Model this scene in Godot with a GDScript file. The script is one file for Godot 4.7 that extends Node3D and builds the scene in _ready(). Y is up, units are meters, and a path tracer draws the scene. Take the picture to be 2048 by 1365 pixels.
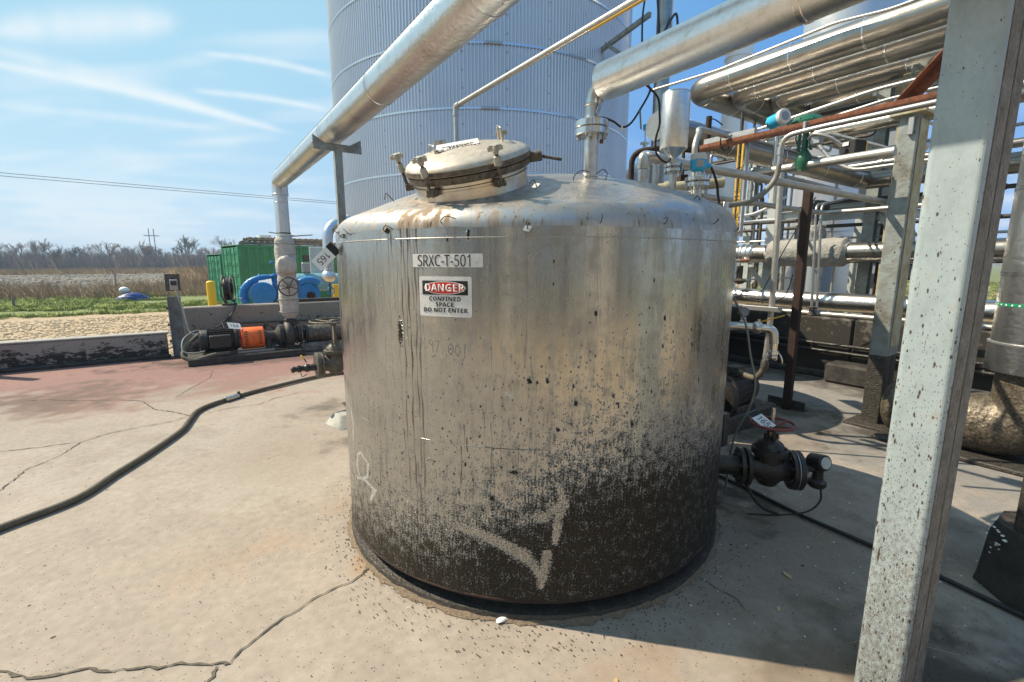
extends Node3D

const TANK := Vector3(1.945, 0.0, -2.6)   # axis of the stainless tank on the slab
const TANK_R := 1.262
const TANK_TURN := -2.4993                  # heading of the tank side with the signs
var M := {}
var org := Vector3.ZERO
var rng := RandomNumberGenerator.new()
var used := {}


# ---------------------------------------------------------------- mesh builder
class MB:
	var v := PackedVector3Array()
	var n := PackedVector3Array()
	var t := PackedVector2Array()
	var t2 := PackedVector2Array()
	var ix := PackedInt32Array()
	var has2 := false

	func add(p: Vector3, nn: Vector3, uv := Vector2.ZERO) -> int:
		v.append(p)
		n.append(nn)
		t.append(uv)
		return v.size() - 1

	func tri(a: int, b: int, c: int) -> void:
		var cr := (v[b] - v[a]).cross(v[c] - v[a])
		if cr.length_squared() < 1e-16:
			return
		if cr.dot(n[a] + n[b] + n[c]) > 0.0:
			ix.append(a); ix.append(c); ix.append(b)
		else:
			ix.append(a); ix.append(b); ix.append(c)

	func quad(a: Vector3, b: Vector3, c: Vector3, d: Vector3, out: Vector3, s := 1.0) -> MB:
		var nn := (b - a).cross(c - a)
		if nn.length_squared() < 1e-18:
			nn = (c - a).cross(d - a)
		nn = nn.normalized()
		if nn.dot(out) < 0.0:
			nn = -nn
		var w := (b - a).length() * s
		var h := (d - a).length() * s
		var i := add(a, nn, Vector2(0, h))
		add(b, nn, Vector2(w, h))
		add(c, nn, Vector2(w, 0))
		add(d, nn, Vector2(0, 0))
		tri(i, i + 1, i + 2)
		tri(i, i + 2, i + 3)
		return self

	# a box with chamfered edges
	func box(c: Vector3, s: Vector3, bev := 0.0, b := Basis.IDENTITY) -> MB:
		var h := s * 0.5
		var e := minf(bev, minf(h.x, minf(h.y, h.z)) * 0.9)
		var ax := [Vector3.RIGHT, Vector3.UP, Vector3.BACK]
		for k in 3:
			var u: Vector3 = ax[(k + 1) % 3]
			var w: Vector3 = ax[(k + 2) % 3]
			var nn: Vector3 = ax[k]
			for sg: float in [-1.0, 1.0]:
				var o := nn * (h.dot(nn) * sg)
				var hu := u * (h.dot(u) - e)
				var hw := w * (h.dot(w) - e)
				quad(c + b * (o - hu - hw), c + b * (o + hu - hw), c + b * (o + hu + hw), c + b * (o - hu + hw), b * (nn * sg))
		if e > 0.0:
			for k in 3:
				var u: Vector3 = ax[(k + 1) % 3]
				var w: Vector3 = ax[(k + 2) % 3]
				var l: Vector3 = ax[k] * (h.dot(ax[k]) - e)
				for su: float in [-1.0, 1.0]:
					for sw: float in [-1.0, 1.0]:
						var p := u * (h.dot(u) * su) + w * ((h.dot(w) - e) * sw)
						var q := u * ((h.dot(u) - e) * su) + w * (h.dot(w) * sw)
						quad(c + b * (p - l), c + b * (p + l), c + b * (q + l), c + b * (q - l), b * (u * su + w * sw))
			for sx: float in [-1.0, 1.0]:
				for sy: float in [-1.0, 1.0]:
					for sz: float in [-1.0, 1.0]:
						var nn := (b * Vector3(sx, sy, sz)).normalized()
						var i := add(c + b * Vector3(h.x * sx, (h.y - e) * sy, (h.z - e) * sz), nn)
						add(c + b * Vector3((h.x - e) * sx, h.y * sy, (h.z - e) * sz), nn)
						add(c + b * Vector3((h.x - e) * sx, (h.y - e) * sy, h.z * sz), nn)
						tri(i, i + 1, i + 2)
		return self

	# a profile (r, y) turned about the basis' y axis; wave adds ripples to the radius
	func lathe(prof: Array, c: Vector3, b := Basis.IDENTITY, segs := 24, a0 := 0.0, a1 := TAU, crease := 0.7, ripple := []) -> MB:
		var np := prof.size()
		var sn: Array[Vector2] = []
		var along: Array[float] = [0.0]
		for i in np - 1:
			var d: Vector2 = prof[i + 1] - prof[i]
			sn.append(Vector2(d.y, -d.x).normalized())
			along.append(along[i] + d.length())
		var total := maxf(along[np - 1], 1e-6)
		var rows: Array = []   # [point, normal, v]
		var links: Array = []
		for i in np - 1:
			var na := sn[i]
			var nb := sn[i]
			if i > 0 and sn[i].angle_to(sn[i - 1]) < crease and sn[i].angle_to(sn[i - 1]) > -crease:
				na = (sn[i] + sn[i - 1]).normalized()
			if i < np - 2 and sn[i].angle_to(sn[i + 1]) < crease and sn[i].angle_to(sn[i + 1]) > -crease:
				nb = (sn[i] + sn[i + 1]).normalized()
			rows.append([prof[i], na, along[i] / total])
			rows.append([prof[i + 1], nb, along[i + 1] / total])
			links.append(rows.size() - 2)
		var base := v.size()
		for k in segs + 1:
			var f := float(k) / segs
			var a := lerpf(a0, a1, f)
			var dir := Vector3(sin(a), 0, -cos(a))
			var add_r := 0.0
			for q: Array in ripple:
				add_r += q[0] * sin(a * q[1] + q[2])
			for r in rows:
				var p: Vector2 = r[0]
				var q: Vector2 = r[1]
				add(c + b * (dir * (p.x + (add_r if p.x > 0.01 else 0.0)) + Vector3.UP * p.y), (b * (dir * q.x + Vector3.UP * q.y)).normalized(), Vector2(f, 1.0 - r[2]))
		var rc := rows.size()
		for k in segs:
			for l: int in links:
				var i := base + k * rc + l
				tri(i, i + rc, i + rc + 1)
				tri(i, i + rc + 1, i + 1)
		return self

	static func aim(d: Vector3) -> Basis:
		var y := d.normalized()
		var x := Vector3.UP.cross(y)
		if x.length() < 0.01:
			x = Vector3.RIGHT.cross(y)
			x = Vector3.RIGHT
		x = (x - y * x.dot(y)).normalized()
		return Basis(x, y, x.cross(y))

	func cyl(a: Vector3, b: Vector3, r: float, r2 := -1.0, segs := 20, bev := 0.0) -> MB:
		if r2 < 0.0:
			r2 = r
		var l := (b - a).length()
		var pr := [Vector2(0, 0), Vector2(r - bev, 0), Vector2(r, bev), Vector2(r2, l - bev), Vector2(r2 - bev, l), Vector2(0, l)]
		if bev <= 0.0:
			pr = [Vector2(0, 0), Vector2(r, 0), Vector2(r2, l), Vector2(0, l)]
		return lathe(pr, a, aim(b - a), segs)

	func ball(c: Vector3, r: float, squash := 1.0, segs := 16, b := Basis.IDENTITY) -> MB:
		var pr: Array = []
		for i in 11:
			var a := PI * (i / 10.0) - PI / 2
			pr.append(Vector2(maxf(cos(a) * r, 0.0), sin(a) * r * squash))
		return lathe(pr, c, b, segs)

	func tube(pts: Array, r: float, segs := 10, closed := false, r2 := -1.0, vs := 1.0) -> MB:
		var m := pts.size()
		if r2 < 0.0:
			r2 = r
		var base := v.size()
		var up := Vector3.ZERO
		var run := 0.0
		var cnt := m + (1 if closed else 0)
		for i in cnt:
			var p: Vector3 = pts[i % m]
			var d: Vector3
			if closed:
				d = pts[(i + 1) % m] - pts[(i + m - 1) % m]
			else:
				d = pts[mini(i + 1, m - 1)] - pts[maxi(i - 1, 0)]
			d = d.normalized()
			if up == Vector3.ZERO:
				up = aim(d).x
			up = (up - d * up.dot(d)).normalized()
			var side := d.cross(up)
			var f := float(i) / maxi(cnt - 1, 1)
			var rr := lerpf(r, r2, f)
			if i > 0:
				run += (pts[i % m] - pts[(i - 1) % m]).length()
			for k in segs + 1:
				var a := TAU * k / segs
				var q := up * cos(a) + side * sin(a)
				add(p + q * rr, q, Vector2(float(k) / segs, run * vs))
		for i in cnt - 1:
			for k in segs:
				var a := base + i * (segs + 1) + k
				tri(a, a + 1, a + segs + 2)
				tri(a, a + segs + 2, a + segs + 1)
		if not closed:
			for e in 2:
				var p: Vector3 = pts[0] if e == 0 else pts[m - 1]
				var o: Vector3 = (pts[0] - pts[1]) if e == 0 else (pts[m - 1] - pts[m - 2])
				o = o.normalized()
				var ci := add(p, o)
				var ring := base if e == 0 else base + (cnt - 1) * (segs + 1)
				var first := v.size()
				for k in segs + 1:
					add(v[ring + k], o)
				for k in segs:
					tri(ci, first + k, first + k + 1)
		return self

	func ring(c: Vector3, axis: Vector3, rad: float, r: float, segs := 28, rs := 8) -> MB:
		var b := aim(axis)
		var pts: Array = []
		for k in segs:
			var a := TAU * k / segs
			pts.append(c + b.x * (cos(a) * rad) + b.z * (sin(a) * rad))
		return tube(pts, r, rs, true)

	# a flat outline (counterclockwise or not) pushed along the basis' y axis
	func slab(poly: PackedVector2Array, c: Vector3, b: Basis, depth: float) -> MB:
		var tr := Geometry2D.triangulate_polygon(poly)
		for e in 2:
			var y := 0.0 if e == 0 else depth
			var nn := b.y * (-1.0 if e == 0 else 1.0)
			var first := v.size()
			for p in poly:
				add(c + b * Vector3(p.x, y, p.y), nn, p)
			for i in range(0, tr.size(), 3):
				tri(first + tr[i], first + tr[i + 1], first + tr[i + 2])
		var cw := 0.0
		for i in poly.size():
			cw += poly[i].cross(poly[(i + 1) % poly.size()])
		for i in poly.size():
			var p := poly[i]
			var q := poly[(i + 1) % poly.size()]
			var d := (q - p).normalized()
			var o := Vector3(d.y, 0, -d.x) * signf(cw)
			quad(c + b * Vector3(p.x, 0, p.y), c + b * Vector3(q.x, 0, q.y), c + b * Vector3(q.x, depth, q.y), c + b * Vector3(p.x, depth, p.y), b * o)
		return self

	func mesh(o: Vector3, m: Material) -> ArrayMesh:
		var pv := PackedVector3Array()
		pv.resize(v.size())
		for i in v.size():
			pv[i] = v[i] - o
		var arr := []
		arr.resize(Mesh.ARRAY_MAX)
		arr[Mesh.ARRAY_VERTEX] = pv
		arr[Mesh.ARRAY_NORMAL] = n
		arr[Mesh.ARRAY_TEX_UV] = t
		if has2:
			arr[Mesh.ARRAY_TEX_UV2] = t2
		arr[Mesh.ARRAY_INDEX] = ix
		var am := ArrayMesh.new()
		am.add_surface_from_arrays(Mesh.PRIMITIVE_TRIANGLES, arr)
		am.surface_set_material(0, m)
		return am


# ---------------------------------------------------------------- scene tree helpers
func numbered(called: String) -> String:
	var k: int = used.get(called, 0)
	used[called] = k + 1
	return called if k == 0 else "%s_%03d" % [called, k]


func tag(o: Node3D, label: String, category: String, group := "", kind := "") -> Node3D:
	if label != "":
		o.set_meta("label", label)
	if category != "":
		o.set_meta("category", category)
	if group != "":
		o.set_meta("group", group)
	if kind != "":
		o.set_meta("kind", kind)
	return o


func thing(called: String, label: String, category: String, at: Vector3, group := "") -> Node3D:
	var o := Node3D.new()
	o.name = numbered(called)
	add_child(o)
	o.position = at
	org = at
	tag(o, label, category, group)
	return o


func put(called: String, mb: MB, m: Material, parent: Node3D) -> MeshInstance3D:
	var o := MeshInstance3D.new()
	o.mesh = mb.mesh(org, m)
	o.name = called
	parent.add_child(o, true)
	return o


func struct(called: String, mb: MB, m: Material, at := Vector3.ZERO) -> MeshInstance3D:
	var o := MeshInstance3D.new()
	o.mesh = mb.mesh(at, m)
	o.name = numbered(called)
	add_child(o)
	o.position = at
	o.set_meta("kind", "structure")
	org = at
	return o


func single(called: String, label: String, category: String, at: Vector3, mb: MB, m: Material, group := "") -> MeshInstance3D:
	var o := MeshInstance3D.new()
	o.mesh = mb.mesh(at, m)
	o.name = numbered(called)
	add_child(o)
	o.position = at
	org = at
	tag(o, label, category, group)
	return o


func stuff(o: Node3D) -> Node3D:
	o.set_meta("kind", "stuff")
	return o


# a run of straight pipe with rounded corners
func bend(pts: Array, rad: float, steps := 7) -> Array:
	var out: Array = [pts[0]]
	for i in range(1, pts.size() - 1):
		var p: Vector3 = pts[i]
		var a: Vector3 = (pts[i - 1] - p)
		var b: Vector3 = (pts[i + 1] - p)
		var r := minf(rad, minf(a.length(), b.length()) * 0.49)
		a = p + a.normalized() * r
		b = p + b.normalized() * r
		for k in steps + 1:
			var f := float(k) / steps
			out.append(a.lerp(p, f).lerp(p.lerp(b, f), f))
	out.append(pts[pts.size() - 1])
	return out


func curve(pts: Array, steps := 8) -> Array:
	var out: Array = []
	for i in pts.size() - 1:
		var p0: Vector3 = pts[maxi(i - 1, 0)]
		var p1: Vector3 = pts[i]
		var p2: Vector3 = pts[i + 1]
		var p3: Vector3 = pts[mini(i + 2, pts.size() - 1)]
		for k in steps:
			out.append(p1.cubic_interpolate(p2, p0, p3, float(k) / steps))
	out.append(pts[pts.size() - 1])
	return out


func text_mesh(s: String, size: float, xf: Transform3D, m: Material, parent: Node3D, called := "lettering", squeeze := 1.0, bent := 0.0, bold := false) -> MeshInstance3D:
	var tm := TextMesh.new()
	tm.text = s
	var fo := SystemFont.new()
	fo.font_names = PackedStringArray(["Droid Sans"])
	if bold:
		fo.font_weight = 700
	tm.font = fo
	tm.font_size = 64
	tm.pixel_size = size / 46.0
	tm.depth = 0.0008
	var arr := tm.get_mesh_arrays()
	var pv: PackedVector3Array = arr[Mesh.ARRAY_VERTEX]
	for i in pv.size():
		var p := pv[i]
		p.x *= squeeze
		if bent > 0.0:
			var a := p.x / bent
			p = Vector3(sin(a) * (bent + p.z), p.y, cos(a) * (bent + p.z) - bent)
		pv[i] = xf * p - org
	arr[Mesh.ARRAY_VERTEX] = pv
	arr[Mesh.ARRAY_NORMAL] = null
	arr[Mesh.ARRAY_TANGENT] = null
	var am := ArrayMesh.new()
	am.add_surface_from_arrays(Mesh.PRIMITIVE_TRIANGLES, arr)
	var st := SurfaceTool.new()
	st.create_from(am, 0)
	st.generate_normals()
	am = st.commit()
	am.surface_set_material(0, m)
	var o := MeshInstance3D.new()
	o.mesh = am
	o.name = called
	parent.add_child(o, true)
	return o


# ---------------------------------------------------------------- textures
func noise(w: int, h: int, freq: float, sd: int, oct := 4, kind := FastNoiseLite.TYPE_SIMPLEX_SMOOTH, seamless := false) -> Image:
	var f := FastNoiseLite.new()
	f.seed = sd
	f.noise_type = kind
	f.frequency = freq
	f.fractal_octaves = oct
	var im: Image
	if seamless:
		im = f.get_seamless_image(w, h, false, false, 0.15, true)
	else:
		im = f.get_image(w, h, false, false, true)
	im.convert(Image.FORMAT_L8)
	return im


func itex(im: Image) -> ImageTexture:
	im.generate_mipmaps()
	return ImageTexture.create_from_image(im)


func srgb8(x: float) -> int:
	x = clampf(x, 0.0, 1.0)
	x = x * 12.92 if x < 0.0031308 else 1.055 * pow(x, 1.0 / 2.4) - 0.055
	return int(x * 255.0 + 0.5)


# albedo texture from a ramp of linear colours looked up with two noises
func ramp_tex(size: int, f1: float, f2: float, sd: int, stops: Array, mix := 0.5, spots := []) -> ImageTexture:
	var a := noise(size, size, f1, sd, 4, FastNoiseLite.TYPE_SIMPLEX_SMOOTH, true).get_data()
	var b := noise(size, size, f2, sd + 7, 3, FastNoiseLite.TYPE_SIMPLEX_SMOOTH, true).get_data()
	var lut := PackedByteArray()
	lut.resize(256 * 3)
	for i in 256:
		var f := i / 255.0 * (stops.size() - 1)
		var k := mini(int(f), stops.size() - 2)
		var c: Color = (stops[k] as Color).lerp(stops[k + 1], f - k)
		lut[i * 3] = srgb8(c.r)
		lut[i * 3 + 1] = srgb8(c.g)
		lut[i * 3 + 2] = srgb8(c.b)
	var out := PackedByteArray()
	out.resize(size * size * 3)
	var wa := int(256 * mix)
	var wb := 256 - wa
	for i in size * size:
		var k := ((a[i] * wa + b[i] * wb) >> 8) * 3
		out[i * 3] = lut[k]
		out[i * 3 + 1] = lut[k + 1]
		out[i * 3 + 2] = lut[k + 2]
	if spots.size() > 0:
		var r := RandomNumberGenerator.new()
		r.seed = sd
		var c: Color = spots[1]
		for q in int(spots[0]):
			var cx := r.randi() % size
			var cy := r.randi() % size
			var rx := r.randf_range(0.6, spots[2])
			var ry: float = rx * r.randf_range(0.8, spots[3])
			for dy in range(-int(ry) - 1, int(ry) + 2):
				for dx in range(-int(rx) - 1, int(rx) + 2):
					if (dx * dx) / (rx * rx) + (dy * dy) / (ry * ry) <= 1.0:
						var i := (posmod(cy + dy, size) * size + posmod(cx + dx, size)) * 3
						out[i] = srgb8(c.r)
						out[i + 1] = srgb8(c.g)
						out[i + 2] = srgb8(c.b)
	return itex(Image.create_from_data(size, size, false, Image.FORMAT_RGB8, out))


func bump_tex(size: int, freq: float, sd: int, strength: float, oct := 4, kind := FastNoiseLite.TYPE_SIMPLEX_SMOOTH) -> ImageTexture:
	var im := noise(size, size, freq, sd, oct, kind, true)
	im.convert(Image.FORMAT_RGBA8)
	im.bump_map_to_normal_map(strength)
	return itex(im)


func lin(r: float, g: float, b: float) -> Color:
	return Color(r, g, b)


func mat(key: String, c: Color, rough: float, metal := 0.0, tex: Texture2D = null, nrm: Texture2D = null, scale := 1.0, nscale := 1.0, local := false) -> StandardMaterial3D:
	var m := StandardMaterial3D.new()
	m.resource_name = key
	m.albedo_color = c.linear_to_srgb()
	m.roughness = rough
	m.metallic = metal
	m.metallic_specular = 0.5
	if tex:
		m.albedo_texture = tex
	if nrm:
		m.normal_enabled = true
		m.normal_texture = nrm
		m.normal_scale = nscale
	if tex or nrm:
		m.uv1_triplanar = true
		m.uv1_world_triplanar = not local
		m.uv1_scale = Vector3.ONE * scale
	M[key] = m
	return m


func _ready() -> void:
	rng.seed = 7
	camera_and_light()
	materials()
	ground()
	walls()
	main_tank()
	silo()
	left_side()
	yard_behind_wall()
	right_near()
	pipe_rack()
	far_plant()
	added_tanks_behind()
	countryside()
	litter()


func camera_and_light() -> void:
	var cam := Camera3D.new()
	cam.name = "camera"
	add_child(cam)
	cam.position = Vector3(0, 1.7, 0)
	cam.rotation = Vector3(deg_to_rad(-9.58), deg_to_rad(-34.3), 0)
	cam.fov = 72.55
	cam.near = 0.05
	cam.far = 3000.0
	cam.current = true

	var env := Environment.new()
	env.background_mode = Environment.BG_SKY
	env.sky = Sky.new()
	var sm := PanoramaSkyMaterial.new()
	sm.panorama = sky_image()
	env.sky.sky_material = sm
	env.tonemap_mode = Environment.TONE_MAPPER_LINEAR
	env.tonemap_exposure = 1.48
	env.sdfgi_enabled = true
	env.ssao_enabled = true
	env.ssil_enabled = true
	env.fog_enabled = true
	env.fog_density = 0.0012
	env.fog_light_color = Color(0.80, 0.90, 1.0)
	var we := WorldEnvironment.new()
	we.name = "environment"
	we.environment = env
	add_child(we)

	var sun := DirectionalLight3D.new()
	sun.name = "sun"
	add_child(sun)
	var e := deg_to_rad(47.5)
	var to_sun := Vector3(-0.691 * cos(e), sin(e), -0.723 * cos(e))
	sun.look_at_from_position(to_sun * 10.0, Vector3.ZERO)
	sun.light_color = Color(1.0, 0.94, 0.84)
	sun.light_energy = 1.6
	sun.light_angular_distance = 0.5
	sun.shadow_enabled = true


# clear spring sky, paler towards the sun and the horizon, with cirrus and old contrails
func sky_image() -> ImageTexture:
	var w := 1536
	var h := 768
	var a := PackedFloat32Array()
	a.resize(w * h * 3)
	var sun := Vector3(-0.467, 0.737, -0.488).normalized()
	var fn := FastNoiseLite.new()
	fn.seed = 21
	fn.frequency = 1.0
	fn.fractal_octaves = 5
	var fl := FastNoiseLite.new()
	fl.seed = 5
	fl.frequency = 1.0
	fl.fractal_octaves = 3
	var ca: Array[float] = []
	var sa: Array[float] = []
	for i in w:
		var az := float(i) / w * TAU
		ca.append(-cos(az))
		sa.append(sin(az))
	for j in h:
		var el := PI * (0.5 - (j + 0.5) / h)
		var cy := cos(el)
		var sy := sin(el)
		if sy < -0.06:
			for i in w:
				var k := (j * w + i) * 3
				a[k] = 0.20
				a[k + 1] = 0.18
				a[k + 2] = 0.14
			continue
		var up := maxf(sy, 0.0)
		var hz := exp(-up * 5.6)
		var flat := 1.0 / (up + 0.12)
		for i in w:
			var x := sa[i] * cy
			var z := ca[i] * cy
			var cosg := x * sun.x + sy * sun.y + z * sun.z
			var g := clampf((cosg - 0.10) / 0.62, 0.0, 1.0)
			g = g * g * (3.0 - 2.0 * g)
			var r := lerpf(0.080, 0.29, g)
			var gg := lerpf(0.26, 0.525, g)
			var b := lerpf(0.58, 0.68, g)
			var zz := 1.0 - 0.25 * up
			r = lerpf(r * zz, 0.56, hz * (0.45 + 0.4 * g))
			gg = lerpf(gg * zz, 0.64, hz * (0.45 + 0.4 * g))
			b = lerpf(b * zz, 0.68, hz * 0.7)
			if up > 0.0:
				# cirrus, combed along one wind
				var px := x * flat
				var pz := z * flat
				var s := px * 0.80 + pz * 0.60
				var t := pz * 0.80 - px * 0.60
				var c1 := fn.get_noise_2d(s * 0.55 + 4.0, t * 3.0)
				var c2 := fl.get_noise_2d(px * 0.8 + 9.0, pz * 0.8 + 3.0)
				var c := clampf(c1 * 1.2 + c2 * 1.5 - 0.03, 0.0, 1.0) * 0.55 * (0.25 + 0.75 * g)
				# flat white cloud banks low down
				if up < 0.24:
					var q := fn.get_noise_3d(sa[i] * 5.0, up * 42.0 + 20.0, ca[i] * 5.0) + 0.35 * fl.get_noise_3d(sa[i] * 2.0, up * 12.0, ca[i] * 2.0)
					c = maxf(c, clampf((q + 0.22) * 2.2, 0.0, 1.0) * clampf((0.17 - up) * 10.0, 0.0, 1.0) * 0.62)
				r = lerpf(r, 0.63, c)
				gg = lerpf(gg, 0.67, c)
				b = lerpf(b, 0.69, c)
			var k := (j * w + i) * 3
			a[k] = r
			a[k + 1] = gg
			a[k + 2] = b
	# contrails: [heading, height] in degrees from end to end, width, strength
	for tr: Array in [
			[-15.0, 15.2, 11.5, 13.1, 0.34, 0.34, 0.9], [-13.0, 16.3, 6.0, 13.9, 0.6, 0.12, 0.6], [1.8, 19.2, 15.5, 19.0, 0.22, 0.16, 0.5],
			[1.0, 16.0, 15.0, 15.9, 0.22, 0.17, 0.4], [-13.0, 12.2, 5.0, 13.0, 0.3, 0.10, 0.3], [-12.0, 17.4, 2.0, 21.6, 1.1, 0.13, 0.2], [95.0, 32.0, 130.0, 18.0, 0.6, 0.3, 0.5], [200.0, 30.0, 250.0, 12.0, 0.6, 0.3, 0.5]]:
		var steps := 900
		for q in steps:
			var f := float(q) / steps
			var az := deg_to_rad(lerpf(tr[0], tr[2], f))
			var el := deg_to_rad(lerpf(tr[1], tr[3], f) + tr[6] * sin(f * PI))
			var cx := fposmod(az / TAU, 1.0) * w
			var cy := (0.5 - el / PI) * h
			var wd: float = tr[4] * (0.5 + 0.5 * sin(f * PI)) * w / 360.0
			var st: float = tr[5] * smoothstep(0.0, 0.15, f) * smoothstep(1.0, 0.8, f) * 0.16 * (0.8 + 0.5 * fn.get_noise_1d(f * 9.0))
			for dy in range(-int(wd * 2.0) - 1, int(wd * 2.0) + 2):
				for dx in [-1, 0, 1]:
					var d := (dy - (cy - floorf(cy))) / wd
					var m := st * exp(-d * d)
					var k := (clampi(int(cy) + dy, 0, h - 1) * w + posmod(int(cx) + dx, w)) * 3
					a[k] = lerpf(a[k], 0.64, m)
					a[k + 1] = lerpf(a[k + 1], 0.68, m)
					a[k + 2] = lerpf(a[k + 2], 0.69, m)
	return ImageTexture.create_from_image(Image.create_from_data(w, h, false, Image.FORMAT_RGBF, a.to_byte_array()))


func materials() -> void:
	var fine := bump_tex(512, 0.06, 3, 3.0)
	var grain := bump_tex(512, 0.25, 4, 5.0, 3)
	var orange := bump_tex(512, 0.09, 5, 4.0, 2)
	var crinkle := bump_tex(512, 0.03, 6, 9.0, 4, FastNoiseLite.TYPE_CELLULAR)
	var lumps := bump_tex(512, 0.05, 8, 8.0, 5)
	var dirt_alu := ramp_tex(512, 0.02, 0.008, 11, [lin(0.40, 0.36, 0.30), lin(0.72, 0.71, 0.68), lin(0.80, 0.80, 0.79), lin(0.76, 0.75, 0.73)], 0.5, [60, lin(0.10, 0.08, 0.06), 1.6, 1.4])
	mat("jacket", lin(0.95, 0.95, 0.95), 0.33, 1.0, dirt_alu, orange, 3.0, 0.30)
	mat("jacket_fine", lin(0.92, 0.92, 0.92), 0.30, 1.0, dirt_alu, fine, 0.6, 0.25)
	var dull := ramp_tex(512, 0.015, 0.006, 12, [lin(0.30, 0.27, 0.22), lin(0.52, 0.50, 0.46), lin(0.62, 0.61, 0.59), lin(0.55, 0.54, 0.51)], 0.5, [30, lin(0.10, 0.08, 0.06), 1.4, 2.0])
	mat("jacket_dull", lin(0.62, 0.60, 0.57), 0.30, 0.95, dull, fine, 0.5, 0.10)
	mat("silo_sheet", lin(0.72, 0.69, 0.665), 0.30, 0.72, ramp_tex(256, 0.02, 0.006, 13, [lin(0.72, 0.71, 0.70), lin(0.86, 0.86, 0.87), lin(0.9, 0.9, 0.92)], 0.4), fine, 0.12, 0.1)
	mat("band", lin(0.66, 0.66, 0.66), 0.25, 1.0)
	var ss := ramp_tex(512, 0.03, 0.012, 14, [lin(0.34, 0.25, 0.15), lin(0.55, 0.50, 0.43), lin(0.66, 0.64, 0.60), lin(0.62, 0.61, 0.58)], 0.5, [120, lin(0.13, 0.09, 0.05), 1.6, 1.8])
	mat("stainless", lin(1, 1, 1), 0.30, 1.0, ss, fine, 1.4, 0.15)
	mat("stainless_clean", lin(0.66, 0.65, 0.62), 0.22, 1.0, null, fine, 2.0, 0.1)
	mat("galv", lin(0.46, 0.465, 0.465), 0.42, 0.8, ramp_tex(256, 0.05, 0.02, 15, [lin(0.75, 0.75, 0.73), lin(1, 1, 1)]), null, 2.0)
	mat("conduit", lin(0.48, 0.465, 0.43), 0.42, 0.7, ramp_tex(256, 0.03, 0.012, 16, [lin(0.7, 0.66, 0.58), lin(1, 1, 1), lin(1, 1, 1)]), null, 1.5)
	var black := ramp_tex(512, 0.04, 0.012, 17, [lin(0.010, 0.009, 0.008), lin(0.030, 0.027, 0.024), lin(0.055, 0.048, 0.040), lin(0.16, 0.14, 0.12)], 0.55)
	mat("grime", lin(1, 1, 1), 0.55, 0.0, black, lumps, 1.6, 0.5)
	mat("grime_wet", lin(0.5, 0.48, 0.46), 0.36, 0.0, black, lumps, 2.2, 0.7)
	mat("valve_dark", lin(1.25, 1.2, 1.1), 0.5, 0.25, ramp_tex(512, 0.05, 0.015, 18, [lin(0.012, 0.011, 0.010), lin(0.05, 0.045, 0.04), lin(0.11, 0.10, 0.085), lin(0.26, 0.24, 0.2)], 0.55), lumps, 2.0, 0.5)
	mat("rust", lin(1, 1, 1), 0.85, 0.1, ramp_tex(512, 0.04, 0.012, 19, [lin(0.06, 0.028, 0.018), lin(0.16, 0.062, 0.035), lin(0.27, 0.10, 0.05), lin(0.20, 0.10, 0.07)], 0.5), grain, 1.2, 0.5)
	mat("rust_dark", lin(0.16, 0.20, 0.24), 0.8, 0.1, M["rust"].albedo_texture, grain, 1.0, 0.5)
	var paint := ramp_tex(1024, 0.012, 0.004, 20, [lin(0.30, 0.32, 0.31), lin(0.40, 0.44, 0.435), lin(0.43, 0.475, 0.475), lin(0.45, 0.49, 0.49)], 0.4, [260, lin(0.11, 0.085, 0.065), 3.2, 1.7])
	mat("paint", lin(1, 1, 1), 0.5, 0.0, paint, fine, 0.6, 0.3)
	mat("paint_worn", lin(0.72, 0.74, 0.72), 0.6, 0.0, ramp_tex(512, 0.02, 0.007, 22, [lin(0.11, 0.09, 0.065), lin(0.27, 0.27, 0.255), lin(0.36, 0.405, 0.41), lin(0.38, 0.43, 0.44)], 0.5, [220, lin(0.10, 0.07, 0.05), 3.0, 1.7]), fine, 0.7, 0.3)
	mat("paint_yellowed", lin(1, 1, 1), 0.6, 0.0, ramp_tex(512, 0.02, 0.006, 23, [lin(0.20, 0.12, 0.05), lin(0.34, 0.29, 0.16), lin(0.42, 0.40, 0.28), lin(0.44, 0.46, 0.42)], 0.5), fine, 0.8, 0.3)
	var conc := ramp_tex(512, 0.03, 0.008, 24, [lin(0.030, 0.027, 0.024), lin(0.10, 0.092, 0.08), lin(0.25, 0.235, 0.21), lin(0.36, 0.34, 0.31)], 0.5)
	mat("wall_stained", lin(1, 1, 1), 0.85, 0.0, conc, grain, 0.55, 0.5)
	mat("wall_black", lin(0.22, 0.21, 0.20), 0.75, 0.0, conc, grain, 0.7, 0.6)
	mat("concrete_pier", lin(1, 1, 1), 0.9, 0.0, ramp_tex(256, 0.05, 0.02, 25, [lin(0.22, 0.21, 0.19), lin(0.36, 0.35, 0.32), lin(0.45, 0.44, 0.41)]), grain, 1.5, 0.5)
	mat("orange", lin(1, 1, 1), 0.5, 0.0, ramp_tex(256, 0.06, 0.02, 26, [lin(0.12, 0.03, 0.01), lin(0.75, 0.13, 0.015), lin(0.88, 0.17, 0.02), lin(0.90, 0.20, 0.03)], 0.5, [40, lin(0.08, 0.03, 0.02), 3.0, 1.0]), null, 1.6)
	var cont := ramp_tex(512, 0.02, 0.006, 27, [lin(0.05, 0.10, 0.045), lin(0.022, 0.15, 0.065), lin(0.024, 0.19, 0.08), lin(0.05, 0.23, 0.12)], 0.5, [140, lin(0.07, 0.06, 0.04), 1.6, 6.0])
	mat("green", lin(1, 1, 1), 0.5, 0.0, cont, fine, 0.4, 0.15)
	mat("green_sunlit", lin(1.5, 1.35, 1.6), 0.5, 0.0, cont, fine, 0.4, 0.15)  # container green lightened to stand for sun on the door ends
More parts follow.
